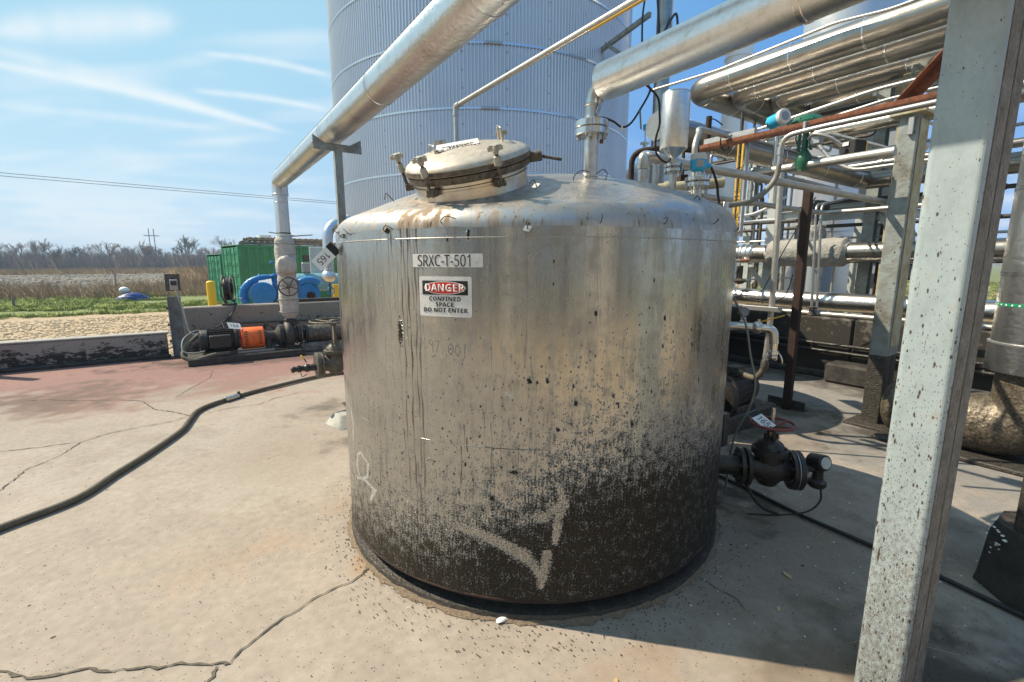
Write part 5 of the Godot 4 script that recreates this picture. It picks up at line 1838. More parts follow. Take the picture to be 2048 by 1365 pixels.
func container(o: Node3D, x0: float, z0: float, l: float, w: float, h: float, side: Material, ends: Material) -> void:
	# corner at x0, z0; runs along +x, depth along -z; corrugated long side, panelled doors on the left end
	var y0 := -0.03
	put("roof", MB.new().box(Vector3(x0 + l / 2, y0 + h - 0.02, z0 - w / 2), Vector3(l, 0.04, w), 0.006), side, o)
	put("floor", MB.new().box(Vector3(x0 + l / 2, y0 + 0.08, z0 - w / 2), Vector3(l - 0.02, 0.16, w - 0.02), 0.01), side, o)
	for sd in 2:
		var z := z0 - (w if sd == 1 else 0.0)
		var sg := 1.0 if sd == 0 else -1.0
		put("top_rail", MB.new().box(Vector3(x0 + l / 2, y0 + h - 0.06, z - sg * 0.04), Vector3(l, 0.12, 0.08), 0.01), side, o)
		put("bottom_rail", MB.new().box(Vector3(x0 + l / 2, y0 + 0.08, z - sg * 0.04), Vector3(l, 0.16, 0.08), 0.01), side, o)
		var prof := PackedVector2Array()
		var n := int(l / 0.28)
		var mb := MB.new()
		for k in n:
			var a := x0 + 0.06 + (l - 0.12) * k / n
			var st := (l - 0.12) / n
			var xs := [a, a + st * 0.3, a + st * 0.5, a + st * 0.8, a + st]
			var zs := [0.012, 0.012, 0.048, 0.048, 0.012]
			for q in 4:
				mb.quad(Vector3(xs[q], y0 + 0.16, z - sg * zs[q]), Vector3(xs[q + 1], y0 + 0.16, z - sg * zs[q + 1]), Vector3(xs[q + 1], y0 + h - 0.12, z - sg * zs[q + 1]), Vector3(xs[q], y0 + h - 0.12, z - sg * zs[q]), Vector3(0, 0, sg))
		put("corrugated_side", mb, side, o)
		for e in 2:
			put("corner_post", MB.new().box(Vector3(x0 + (0.05 if e == 0 else l - 0.05), y0 + h / 2, z - sg * 0.05), Vector3(0.12, h, 0.12), 0.012), side, o)
	put("back_end", MB.new().box(Vector3(x0 + l - 0.03, y0 + h / 2, z0 - w / 2), Vector3(0.04, h - 0.1, w - 0.1)), side, o)
	# two door leaves with pressed ribs and lock rods
	for e in 2:
		var zc := z0 - w * (0.27 if e == 0 else 0.73)
		var d := put("door", MB.new().box(Vector3(x0 + 0.02, y0 + h / 2, zc), Vector3(0.05, h - 0.22, w * 0.44), 0.01), ends, o)
		for k in 5:
			put("pressed_rib", MB.new().box(Vector3(x0 - 0.012, y0 + 0.4 + k * (h - 0.7) / 4.0, zc), Vector3(0.03, 0.16, w * 0.36), 0.012), ends, d)
		for k in 2:
			put("lock_rod", MB.new().cyl(Vector3(x0 - 0.04, y0 + 0.1, zc + (k - 0.5) * w * 0.2), Vector3(x0 - 0.04, y0 + h - 0.1, zc + (k - 0.5) * w * 0.2), 0.018, 0.018, 8), ends, d)


func yard_behind_wall() -> void:
	# built square to the axes at the origin, then turned into place
	var o := thing("shipping_container", "green corrugated shipping container marked 3 with pallets on its roof", "container", Vector3.ZERO)
	container(o, 0.0, 0.0, 6.06, 2.44, 2.46, M["green"], M["green_sunlit"])
	text_mesh("3", 0.26, Transform3D(Basis(Vector3(0, 0, 1), Vector3.UP, Vector3(-1, 0, 0)), Vector3(-0.065, 1.60, -1.1)), M["print_black"], o, "number")
	put("vent", MB.new().box(Vector3(2.6, 1.95, 0.02), Vector3(0.34, 0.22, 0.06), 0.02), M["grime"], o)
	o.position = Vector3(1.54, -0.04, -20.9)
	o.rotation.y = deg_to_rad(10.0)
	o = thing("small_container", "lower green steel container marked 4 beyond the pallet-topped one", "container", Vector3.ZERO)
	container(o, 0.0, 0.0, 5.0, 2.44, 2.14, M["green"], M["green_sunlit"])
	text_mesh("4", 0.26, Transform3D(Basis(Vector3(0, 0, 1), Vector3.UP, Vector3(-1, 0, 0)), Vector3(-0.065, 1.35, -1.4)), M["print_black"], o, "number")
	o.position = Vector3(1.06, -0.04, -23.65)
	o.rotation.y = deg_to_rad(10.0)
	# pallets and frames on the roof
	var px := [[2.45, 2.43, "weathered wooden pallet at the left end of container roof", 1.5, 0.0], [3.98, 2.43, "weathered wooden pallet in the middle of container roof", 1.5, 0.04], [5.52, 2.43, "weathered wooden pallet at the right end of container roof", 1.5, -0.03], [2.6, 2.57, "upper wooden pallet stacked askew at the left of container roof", 1.4, 0.12], [4.1, 2.57, "upper wooden pallet stacked in the middle of container roof", 1.5, 0.02]]
	for p: Array in px:
		o = thing("pallet", p[2], "pallet", Vector3(p[0], p[1], -21.9), "pallets on the container roof")
		var b := Basis(Vector3.UP, p[4])
		var c := Vector3(p[0], p[1], -21.9)
		for k in 3:
			put("stringer", MB.new().box(c + b * Vector3(0, 0.055, -0.45 + k * 0.45), Vector3(p[3], 0.09, 0.06), 0.004, b), M["wood"], o)
		for k in 7:
			put("deck_board", MB.new().box(c + b * Vector3(-p[3] / 2 + 0.08 + k * (p[3] - 0.16) / 6.0, 0.112, 0), Vector3(0.12, 0.022, 1.0), 0.003, b), M["wood"], o)
		for k in 3:
			put("bottom_board", MB.new().box(c + b * Vector3(-p[3] / 2 + 0.08 + k * (p[3] - 0.16) / 2.0, 0.004, 0), Vector3(0.1, 0.012, 1.0), 0.002, b), M["wood"], o)
	o = thing("roof_scrap", "loose leaning planks and a tin on top of the pallets", "scrap", Vector3(3.5, 2.62, -21.8))
	put("plank", MB.new().box(Vector3(3.7, 2.80, -21.8), Vector3(1.5, 0.04, 0.12), 0.004, Basis(Vector3.BACK, 0.10)), M["wood"], o)
	put("plank", MB.new().box(Vector3(3.3, 2.86, -21.7), Vector3(1.1, 0.03, 0.14), 0.004, Basis(Vector3.BACK, -0.12)), M["wood"], o)
	put("tin", MB.new().cyl(Vector3(2.6, 2.70, -21.9), Vector3(2.6, 2.80, -21.9), 0.28, 0.26, 20), M["white"], o)

	# yellow bollard
	o = thing("yellow_bollard", "yellow round-topped steel bollard in front of the containers", "bollard", Vector3(0.31, -0.05, -12.0))
	put("pipe", MB.new().cyl(Vector3(0.31, -0.05, -12.0), Vector3(0.31, 1.27, -12.0), 0.082, 0.082, 24), M["yellow"], o)
	put("cap", MB.new().ball(Vector3(0.31, 1.27, -12.0), 0.082, 0.55, 20), M["yellow"], o)

	# blue pump and motor on a skid
	o = thing("blue_blower", "bright blue blower with motor and scroll casing behind the wall", "blower", Vector3(1.9, -0.05, -13.9))
	put("skid", MB.new().box(Vector3(1.95, 0.30, -13.9), Vector3(2.3, 0.16, 1.1), 0.02), M["grime"], o)
	for k in 4:
		put("skid_leg", MB.new().box(Vector3(0.95 + k * 0.68, 0.10, -13.9), Vector3(0.12, 0.3, 0.9), 0.01), M["grime"], o)
	var bm: Material = M["blue"]
	motor(o, Vector3(1.42, 0.92, -13.15), Vector3(0.25, 0, -1), 0.30, 0.62, bm, 28)
	put("fan_hub", MB.new().cyl(Vector3(1.41, 0.92, -13.12), Vector3(1.42, 0.92, -13.2), 0.06, 0.06, 16), bm, o)
	put("motor_mount", MB.new().box(Vector3(1.5, 0.52, -13.5), Vector3(0.5, 0.3, 0.5), 0.02), bm, o)
	# scroll pipe curling over the motor
	var arc: Array = []
	for k in 17:
		var q := PI * 1.15 - k * 0.16
		arc.append(Vector3(1.62 + cos(q) * 0.56, 0.86 + sin(q) * 0.44, -13.95))
	put("scroll", MB.new().tube(arc, 0.115, 20, false, 0.085), bm, o)
	for k in 4:
		put("scroll_rib", MB.new().ring(arc[2 + k * 3], arc[3 + k * 3] - arc[2 + k * 3], 0.108, 0.016, 24, 6), bm, o)
	put("casing", MB.new().lathe([Vector2(0, 0), Vector2(0.30, 0), Vector2(0.36, 0.05), Vector2(0.36, 0.16), Vector2(0.2, 0.24), Vector2(0, 0.24)], Vector3(1.85, 0.86, -13.75), MB.aim(Vector3(0.1, 0, -1)), 32), bm, o)
	put("riser", MB.new().cyl(Vector3(1.85, 1.1, -13.85), Vector3(1.85, 1.42, -13.85), 0.10, 0.09, 20), bm, o)
	flange(o, "riser_flange", Vector3(1.85, 1.36, -13.85), Vector3.UP, 0.17, 0.05, bm, 6, bm, 0.014)
	put("gooseneck", MB.new().tube(bend([Vector3(1.86, 1.4, -13.85), Vector3(1.86, 1.72, -13.85), Vector3(1.74, 1.72, -13.85), Vector3(1.74, 1.66, -13.85)], 0.06), 0.025, 12), bm, o)
	# second scroll, seen face on
	put("second_casing", MB.new().lathe([Vector2(0, 0), Vector2(0.22, 0), Vector2(0.30, 0.04), Vector2(0.33, 0.12), Vector2(0.30, 0.2), Vector2(0, 0.2)], Vector3(2.62, 0.84, -13.6), MB.aim(Vector3(-0.2, 0, -1)), 36), bm, o)
	put("suction_bore", MB.new().cyl(Vector3(2.64, 0.82, -13.53), Vector3(2.62, 0.82, -13.62), 0.10, 0.10, 24), M["rust_dark"], o)
	var ar2: Array = []
	for k in 12:
		var q := PI * 0.95 - k * 0.2
		ar2.append(Vector3(2.6 + cos(q) * 0.36, 0.86 + sin(q) * 0.36, -13.72))
	put("second_scroll", MB.new().tube(ar2, 0.09, 16, false, 0.13), bm, o)
	put("link_casing", MB.new().box(Vector3(2.2, 0.85, -13.75), Vector3(0.45, 0.5, 0.36), 0.05), bm, o)
	put("yellow_guard", MB.new().lathe([Vector2(0, 0), Vector2(0.12, 0), Vector2(0.12, 0.2), Vector2(0, 0.2)], Vector3(2.1, 1.22, -13.7), MB.aim(Vector3.RIGHT), 20), M["yellow"], o)
	put("nameplate", MB.new().box(Vector3(1.52, 1.19, -13.32), Vector3(0.30, 0.01, 0.2), 0.002, Basis(Vector3.RIGHT, 0.9) * Basis(Vector3.BACK, 0.3)), M["white"], o)

	# pale blue horizontal vessel
	o = thing("teal_vessel", "pale blue horizontal vessel with domed end beyond the blue blower", "vessel", Vector3(3.5, -0.05, -15.7))
	put("shell", MB.new().lathe([Vector2(0, 0), Vector2(0.12, 0.01), Vector2(0.22, 0.06), Vector2(0.27, 0.14), Vector2(0.275, 0.2), Vector2(0.275, 2.4), Vector2(0, 2.5)], Vector3(2.5, 1.09, -15.75), MB.aim(Vector3.RIGHT), 36), M["teal"], o)
	put("gauge_box", MB.new().box(Vector3(2.95, 1.55, -15.7), Vector3(0.24, 0.3, 0.14), 0.02), M["galv"], o)
	put("gauge_stalk", MB.new().cyl(Vector3(2.95, 1.32, -15.72), Vector3(2.95, 1.45, -15.72), 0.03, 0.03, 10), M["galv"], o)
	for k in 2:
		put("saddle", MB.new().box(Vector3(3.0 + k * 1.4, 0.42, -15.75), Vector3(0.16, 0.94, 0.42), 0.02), M["teal"], o)
	put("door_panel", MB.new().box(Vector3(3.55, 1.75, -16.3), Vector3(0.7, 0.9, 0.1), 0.02), M["paint"], o)
	put("panel_legs", MB.new().box(Vector3(3.3, 0.6, -16.3), Vector3(0.08, 1.4, 0.08)).box(Vector3(3.8, 0.6, -16.3), Vector3(0.08, 1.4, 0.08)), M["paint"], o)
	# hot oil drop leg
	o = thing("hot_oil_pipe", "silver jacketed drop leg lettered HOT OIL behind the tank's edge", "pipe", Vector3(2.70, 1.0, -11.7))
	put("drop_leg", MB.new().tube(bend([Vector3(3.3, 2.75, -11.9), Vector3(2.74, 2.55, -11.75), Vector3(2.70, 1.40, -11.7)], 0.5, 8), 0.118, 28), M["jacket_fine"], o)
	put("end_bulb", MB.new().ball(Vector3(2.69, 1.38, -11.7), 0.165, 0.95, 24), M["jacket_fine"], o)
	put("drain_stub", MB.new().cyl(Vector3(2.70, 0.6, -11.7), Vector3(2.70, 1.25, -11.7), 0.02, 0.02, 10), M["grime"], o)
	put("stub_wheel", MB.new().ring(Vector3(2.70, 1.04, -11.62), Vector3(0, 0, 1), 0.075, 0.014, 20, 6), M["blue"], o)
	put("leg_post", MB.new().box(Vector3(2.70, 0.27, -11.7), Vector3(0.06, 0.66, 0.06), 0.005), M["grime"], o)
	text_mesh("HOT OIL", 0.12, Transform3D(Basis(Vector3(0.0, 1, 0), Vector3(-0.97, 0, -0.23), Vector3(-0.23, 0, 0.97)), Vector3(2.70, 1.82, -11.7) + Vector3(-0.23, 0, 0.97) * 0.121), M["grey_vessel"], o, "lettering", 1.0)
	o = thing("dark_rail", "dark steel channel lying along the top of the back wall", "rail", Vector3(2.2, 0.88, -10.6))
	put("channel", MB.new().box(Vector3(2.5, 0.915, -10.62), Vector3(2.2, 0.07, 0.1), 0.005), M["grime"], o)
	o = thing("yellow_stand", "small yellow steel stand beneath the silver drop leg", "stand", Vector3(3.05, -0.05, -12.3))
	put("panel", MB.new().box(Vector3(3.05, 0.98, -12.3), Vector3(0.28, 0.36, 0.05), 0.01), M["yellow"], o)
	put("leg", MB.new().box(Vector3(3.05, 0.37, -12.3), Vector3(0.07, 0.86, 0.05), 0.01), M["yellow"], o)


# rectangular column welded from two channels: rounded corners and a seam groove down the narrow sides
func box_column(o: Node3D, x0: float, x1: float, z0: float, z1: float, y0: float, y1: float, r: float, m: Material, called := "shaft", unroll := false) -> void:
	var poly := PackedVector2Array()
	var cs := [[x1 - r, z1 - r], [x0 + r, z1 - r], [x0 + r, z0 + r], [x1 - r, z0 + r]]
	var xm := (x0 + x1) / 2
	for c in 4:
		for k in 6:
			var a := PI / 2 * (c + k / 5.0)
			poly.append(Vector2(cs[c][0] + cos(a) * r, cs[c][1] + sin(a) * r))
		if c == 0:
			for q: Array in [[0.010, 0.0], [0.003, -0.007], [-0.003, -0.007], [-0.010, 0.0]]:
				poly.append(Vector2(xm + q[0], z1 + q[1]))
		if c == 2:
			for q: Array in [[-0.010, 0.0], [-0.003, 0.007], [0.003, 0.007], [0.010, 0.0]]:
				poly.append(Vector2(xm + q[0], z0 + q[1]))
	var mb := MB.new()
	mb.slab(poly, Vector3(0, y0, 0), Basis.IDENTITY, y1 - y0)
	if unroll:
		for i in mb.v.size():
			var p := mb.v[i]
			mb.t[i] = Vector2((p.z - z0) / (z1 - z0) if absf(mb.n[i].x) > 0.3 else (p.x - x0) / (x1 - x0), 1.0 - (p.y - y0) / (y1 - y0))
	put(called, mb, m, o)


func added_rear_tanks() -> void:  # unseen tanks added to shade the slab and wall behind the main tank
	for k in 2:
		added_rear_tank(Vector3(4.1, 0, -4.5) if k == 0 else Vector3(6.45, 0, -5.45), ["added unseen tank close behind the tar-splashed one, casting shade", "farther added unseen tank next to the right wall, casting shade"][k])


func added_rear_tank(c: Vector3, label: String) -> void:
	var o := thing("added_rear_tank", label, "tank", c, "added tanks hidden behind")
	put("shell", MB.new().lathe([Vector2(1.15, 0.1), Vector2(1.2, 0.1), Vector2(1.2, 2.0)], c, Basis.IDENTITY, 96), M["stainless"], o)
	put("domed_head", MB.new().lathe(head_profile(1.2, 2.0, 0.17, 2.42), c, Basis.IDENTITY, 96), M["stainless"], o)
	put("plinth", MB.new().cyl(c, c + Vector3.UP * 0.11, 1.15, 1.15, 64), M["grime"], o)


func right_near() -> void:
	added_rear_tanks()
	# near column
	var o := thing("near_column", "big pale blue-grey steel column speckled with tar in the right foreground", "column", Vector3(2.14, 0, -0.48))
	box_column(o, 2.0, 2.285, -0.551, -0.407, 0.0, 3.4, 0.018, near_paint(), "shaft", true)
	put("brown_side", MB.new().box(Vector3(2.0795, 1.7, -0.4055), Vector3(0.107, 3.38, 0.004), 0.001), M["side_brown"], o)  # darker brown plates on this side only
	put("brown_side", MB.new().box(Vector3(2.2055, 1.7, -0.4055), Vector3(0.107, 3.38, 0.004), 0.001), M["side_brown"], o)
	put("base_plate", MB.new().box(Vector3(2.14, 0.012, -0.48), Vector3(0.31, 0.024, 0.17), 0.004), M["grime"], o)
	# far right column on its pier
	o = thing("pier_column", "black-stained steel column on a chipped concrete pier at right edge", "column", Vector3(3.47, 0, -0.28))
	box_column(o, 3.34, 3.60, -0.36, -0.22, 0.36, 3.4, 0.018, M["grime"])
	var pm := MB.new()
	pm.lathe([Vector2(0.275, 0.0), Vector2(0.265, 0.06), Vector2(0.245, 0.30), Vector2(0.225, 0.355), Vector2(0.0, 0.365)], Vector3(3.48, 0, -0.22), Basis.IDENTITY, 8, PI / 8, TAU + PI / 8, 0.2)
	put("pier", pm, M["wall_black"], o)
	var ch := MB.new()
	for k in 90:
		var a := rng.randf_range(PI * 0.9, PI * 2.1)
		var d := Vector3(sin(a), 0, -cos(a))
		var h := rng.randf_range(0.16, 0.33)
		ch.ball(Vector3(3.48, h, -0.22) + d * (0.248 - h * 0.06), rng.randf_range(0.004, 0.012), 0.5, 5)
	stuff(put("chipped_flakes", ch, M["white"], o))
	# second column of the frame
	o = thing("middle_column", "tall grey steel column blackened at its foot beside the wall", "column", Vector3(5.93, 0, -1.77))
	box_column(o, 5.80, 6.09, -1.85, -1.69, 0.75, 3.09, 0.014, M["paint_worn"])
	box_column(o, 5.80, 6.09, -1.85, -1.69, 0.0, 0.75, 0.014, M["grime"], "blackened_foot")
	put("cap_plate", MB.new().box(Vector3(5.94, 3.105, -1.77), Vector3(0.4, 0.03, 0.28), 0.004), M["paint_yellowed"], o)
	put("strut_channel", MB.new().box(Vector3(5.78, 2.98, -1.74), Vector3(0.035, 0.16, 0.045), 0.004), M["galv"], o)
	put("side_face", MB.new().box(Vector3(5.945, 1.95, -1.684), Vector3(0.22, 2.2, 0.006), 0.001), M["paint_yellowed"], o)
	put("base_plate", MB.new().box(Vector3(5.9, 0.012, -1.77), Vector3(0.52, 0.024, 0.36), 0.004), M["grime"], o)
	# dark leaning-looking post
	o = thing("angle_post", "slim dark rusty angle-iron post with bolted foot behind the tank", "post", Vector3(5.63, 0, -2.52))
	put("angle", MB.new().box(Vector3(5.61, 1.25, -2.53), Vector3(0.010, 2.5, 0.078), 0.002).box(Vector3(5.645, 1.25, -2.495), Vector3(0.07, 2.5, 0.010), 0.002), M["rust_dark"], o)
	put("foot_angle", MB.new().box(Vector3(5.68, 0.055, -2.56), Vector3(0.012, 0.11, 0.42), 0.002).box(Vector3(5.73, 0.006, -2.56), Vector3(0.1, 0.012, 0.42), 0.002), M["grime"], o)

	# vent pipe from the tank nozzle
	o = thing("vent_pipe", "stucco aluminium jacketed pipe rising off the tank nozzle to upper right", "pipe", Vector3(1.789, 2.39, -1.887))
	flange(o, "flange", Vector3(1.789, 2.404, -1.887), Vector3.UP, 0.085, 0.034, M["stainless_clean"], 0)
	put("gasket", MB.new().cyl(Vector3(1.789, 2.383, -1.887), Vector3(1.789, 2.388, -1.887), 0.062, 0.062, 24), M["print_black"], o)
	put("elbow_pipe", MB.new().tube(bend([Vector3(1.789, 2.415, -1.887), Vector3(1.80, 2.595, -1.887), Vector3(1.81, 2.60, -1.70)], 0.085, 10), 0.037, 24), M["stainless"], o)
	put("weld_ring", MB.new().ring(Vector3(1.792, 2.50, -1.887), Vector3.UP, 0.037, 0.006, 24, 6), M["stainless"], o)
	put("end_collar", MB.new().lathe([Vector2(0.03, 0), Vector2(0.075, 0.0), Vector2(0.0885, 0.012), Vector2(0.0885, 0.05)], Vector3(1.81, 2.60, -1.835), MB.aim(Vector3.BACK), 36), M["jacket"], o)
	jacketed(o, [Vector3(1.81, 2.60, -1.80), Vector3(1.81, 2.60, 1.6)], 0.0885, 0.1, M["jacket"], 0.92)
	put("hanging_strap", MB.new().box(Vector3(1.80, 2.50, -1.835), Vector3(0.022, 0.13, 0.004), 0.001, Basis(Vector3.BACK, -0.45)), M["band"], o)
	put("name_tab", MB.new().box(Vector3(1.835, 2.325, -1.86), Vector3(0.02, 0.02, 0.012), 0.002), M["rust"], o)
	# heat tracing cable
	o = thing("tracing_cable", "black heat-tracing cable drooping from vent flange up to jacketed pipe", "cable", Vector3(1.83, 2.43, -1.90))
	put("cable", MB.new().tube(curve([Vector3(1.756, 2.425, -1.86), Vector3(1.79, 2.428, -1.835), Vector3(1.83, 2.435, -1.84), Vector3(1.88, 2.42, -1.82), Vector3(1.92, 2.395, -1.80), Vector3(1.95, 2.41, -1.77), Vector3(1.98, 2.47, -1.74), Vector3(1.96, 2.54, -1.66), Vector3(1.87, 2.545, -1.62)], 7), 0.0055, 8), M["cable"], o)
	put("cable_tail", MB.new().tube(curve([Vector3(1.87, 2.545, -1.62), Vector3(2.02, 2.52, -1.66), Vector3(2.09, 2.46, -1.70), Vector3(2.13, 2.42, -1.73), Vector3(2.13, 2.35, -1.75), Vector3(2.16, 2.28, -1.76), Vector3(2.24, 2.25, -1.76), Vector3(2.31, 2.285, -1.785)], 7), 0.0055, 8), M["cable"], o)
	put("cable_clip", MB.new().box(Vector3(1.925, 2.392, -1.80), Vector3(0.022, 0.018, 0.012), 0.002), M["white"], o)
	put("loose_tape", MB.new().box(Vector3(1.985, 2.43, -1.735), Vector3(0.012, 0.10, 0.0015), 0.0, Basis(Vector3.BACK, 0.15)), M["cable_grey"], o)

	# overflow pipe
	o = thing("overflow_pipe", "plain grey pipe leaving the tank's top elbow towards the rack", "pipe", Vector3(2.238, 2.26, -1.92))
	put("elbow", MB.new().tube(bend([Vector3(2.238, 2.255, -1.92), Vector3(2.238, 2.31, -1.92), Vector3(2.34, 2.312, -1.92)], 0.05, 8), 0.036, 24), M["stainless"], o)
	put("pipe", MB.new().cyl(Vector3(2.32, 2.312, -1.92), Vector3(5.9, 2.31, -1.92), 0.029, 0.029, 20), M["conduit"], o)
	put("elbow_band", MB.new().ring(Vector3(2.335, 2.312, -1.92), Vector3.RIGHT, 0.034, 0.006, 24, 6), M["stainless"], o)
	# catch can
	o = thing("catch_can", "slim silver cylinder with conical bottom standing on a tank flange", "catch pot", Vector3(2.345, 2.232, -1.79))
	flange(o, "flange", Vector3(2.345, 2.250, -1.79), Vector3.UP, 0.052, 0.020, M["stainless_clean"], 0)
	put("neck", MB.new().cyl(Vector3(2.345, 2.255, -1.79), Vector3(2.342, 2.30, -1.792), 0.014, 0.014, 14), M["stainless"], o)
	put("cone", MB.new().lathe([Vector2(0.014, 2.285), Vector2(0.074, 2.338)], Vector3(2.342, 0, -1.795), Basis.IDENTITY, 32), M["jacket_fine"], o)
	put("can", MB.new().lathe([Vector2(0.074, 2.336), Vector2(0.0765, 2.34), Vector2(0.0765, 2.632), Vector2(0.074, 2.638), Vector2(0.0, 2.64)], Vector3(2.342, 0, -1.795), Basis.IDENTITY, 40), M["jacket"], o)
	put("lid_rim", MB.new().ring(Vector3(2.342, 2.635, -1.795), Vector3.UP, 0.076, 0.0025, 36, 6), M["band"], o)
	# level transmitter
	o = thing("level_transmitter", "sky-blue level transmitter with grey cap on tank's right flange", "transmitter", Vector3(2.423, 2.147, -1.683))
	var tc := Vector3(2.423, 0, -1.683)
	flange(o, "flange", tc + Vector3.UP * 2.166, Vector3.UP, 0.068, 0.024, M["stainless_clean"], 0)
	put("neck", MB.new().cyl(tc + Vector3.UP * 2.178, tc + Vector3.UP * 2.212, 0.020, 0.020, 16), M["stainless_clean"], o)
	put("housing", MB.new().lathe([Vector2(0.02, 2.205), Vector2(0.044, 2.218), Vector2(0.046, 2.222), Vector2(0.046, 2.268), Vector2(0.043, 2.272)], tc, Basis(Vector3.UP, 0.35), 8, 0.0, TAU, 0.3), M["sensor_blue"], o)
	put("cap", MB.new().lathe([Vector2(0.041, 2.268), Vector2(0.043, 2.275), Vector2(0.043, 2.298), Vector2(0.038, 2.303), Vector2(0.0, 2.304)], tc, Basis.IDENTITY, 24), M["sensor_grey"], o)
	var toward := Vector3(-0.66, 0, 0.75)
	put("nameplate", MB.new().box(tc + toward * 0.0445 + Vector3.UP * 2.245, Vector3(0.042, 0.038, 0.003), 0.001, Basis(Vector3(0.75, 0, 0.66), Vector3.UP, toward)), M["galv"], o)
	put("cable_gland", MB.new().cyl(tc + Vector3(0.03, 2.24, 0.022), tc + Vector3(0.055, 2.24, 0.042), 0.016, 0.014, 14), M["sensor_blue"], o)
	put("drip_leg", MB.new().cyl(tc + Vector3(0.035, 2.19, 0.012), tc + Vector3(0.035, 2.215, 0.012), 0.01, 0.01, 10), M["stainless_clean"], o)
	put("cord", MB.new().tube(curve([tc + Vector3(0.055, 2.235, 0.042), tc + Vector3(0.075, 2.20, 0.05), tc + Vector3(0.10, 2.14, 0.06), tc + Vector3(0.18, 2.09, 0.02), tc + Vector3(0.26, 2.06, -0.02)], 6), 0.007, 8), M["cable"], o)

	# conduit with a drooping flexible loop, and the rusty angle that carries it
	o = thing("rusty_angle", "long rusty angle iron spanning from galvanised strut to near column", "steel angle", Vector3(3.5, 2.58, -1.6))
	put("angle", MB.new().box(Vector3(3.5, 2.605, -0.75), Vector3(0.006, 0.052, 3.36), 0.001).box(Vector3(3.54, 2.632, -0.75), Vector3(0.08, 0.006, 3.36), 0.001), M["rust"], o)
	put("strut", MB.new().box(Vector3(3.54, 2.658, -2.2), Vector3(0.042, 0.042, 0.42), 0.004), M["galv"], o)
	put("tie_wire", MB.new().ring(Vector3(3.52, 2.625, -2.22), Vector3.BACK, 0.065, 0.005, 16, 5).tube(curve([Vector3(3.47, 2.74, -2.22), Vector3(3.44, 2.78, -2.26), Vector3(3.42, 2.80, -2.30)], 4), 0.005, 5), M["cable"], o)
	put("far_post", MB.new().cyl(Vector3(3.56, 1.9, -2.06), Vector3(3.56, 2.68, -2.06), 0.016, 0.016, 10), M["galv"], o)
	put("end_hanger", MB.new().box(Vector3(3.5, 2.9, 0.55), Vector3(0.05, 0.6, 0.05), 0.004), M["rust"], o)
	o = thing("rusty_brace", "short rusty diagonal brace rising behind the near column", "brace", Vector3(3.62, 2.62, -1.15))
	put("brace", MB.new().box(Vector3(3.66, 2.92, -0.96), Vector3(0.09, 0.75, 0.008), 0.001, Basis(Vector3.RIGHT, 0.72)).box(Vector3(3.70, 2.92, -0.93), Vector3(0.008, 0.75, 0.08), 0.001, Basis(Vector3.RIGHT, 0.72)), M["rust"], o)
	o = thing("power_conduit", "shiny steel conduit with a drooping grey flexible loop", "conduit", Vector3(3.42, 2.55, -1.7))
	put("rigid_run", MB.new().tube(bend([Vector3(3.42, 2.36, -1.74), Vector3(3.42, 2.55, -1.74), Vector3(3.42, 2.558, -1.5), Vector3(3.42, 2.558, 0.9)], 0.09, 8), 0.0165, 14), M["galv"], o)
	put("coupling", MB.new().cyl(Vector3(3.42, 2.43, -1.74), Vector3(3.42, 2.48, -1.74), 0.021, 0.021, 14), M["galv"], o)
	put("strap", MB.new().box(Vector3(3.44, 2.59, -1.60), Vector3(0.05, 0.05, 0.02), 0.004), M["galv"], o)
	put("flexible_loop", MB.new().tube(curve([Vector3(3.42, 2.37, -1.74), Vector3(3.41, 2.26, -1.76), Vector3(3.32, 2.15, -1.82), Vector3(3.18, 2.10, -1.90), Vector3(3.02, 2.10, -1.96), Vector3(2.90, 2.14, -1.98), Vector3(2.80, 2.22, -1.97), Vector3(2.77, 2.33, -1.95)], 8), 0.019, 12), M["cable_grey"], o)
	put("loop_rise", MB.new().tube(curve([Vector3(2.77, 2.33, -1.95), Vector3(2.76, 2.44, -1.95), Vector3(2.82, 2.53, -1.97), Vector3(2.92, 2.58, -2.02), Vector3(3.5, 2.66, -2.2)], 8), 0.019, 12), M["conduit"], o)
	put("drop_stub", MB.new().cyl(Vector3(2.775, 1.98, -1.95), Vector3(2.775, 2.35, -1.95), 0.017, 0.017, 12), M["conduit"], o)
	put("fitting", MB.new().cyl(Vector3(2.93, 2.115, -1.985), Vector3(2.86, 2.17, -1.99), 0.027, 0.024, 14), M["galv"], o)

	# outlet valve low on the tank's right
	o = thing("outlet_gate_valve", "blackened gate valve with red handwheel low on the tank's right", "valve", Vector3(3.02, 0.1, -1.48))
	var ax := Vector3(0.69, 0, 0.72).normalized()
	var vc := TANK + ax * 1.60 + Vector3.UP * 0.35
	gate_valve(o, vc, ax, 0.125, 0.135, 0.305, 0.13, M["grime_wet"], M["red_wheel"], 0.09)
	put("nozzle", MB.new().cyl(TANK + ax * 1.2 + Vector3.UP * 0.35, TANK + ax * 1.42 + Vector3.UP * 0.35, 0.065, 0.065, 24), M["grime_wet"], o)
	flange(o, "tank_flange", TANK + ax * 1.425 + Vector3.UP * 0.35, ax, 0.125, 0.028, M["grime_wet"], 8, M["grime"], 0.011)
	flange(o, "blind_flange", TANK + ax * 1.775 + Vector3.UP * 0.35, ax, 0.128, 0.03, M["grime_wet"], 8, M["grime"], 0.011)
	put("gasket_face", MB.new().cyl(TANK + ax * 1.752 + Vector3.UP * 0.35, TANK + ax * 1.757 + Vector3.UP * 0.35, 0.129, 0.129, 32), M["galv"], o)
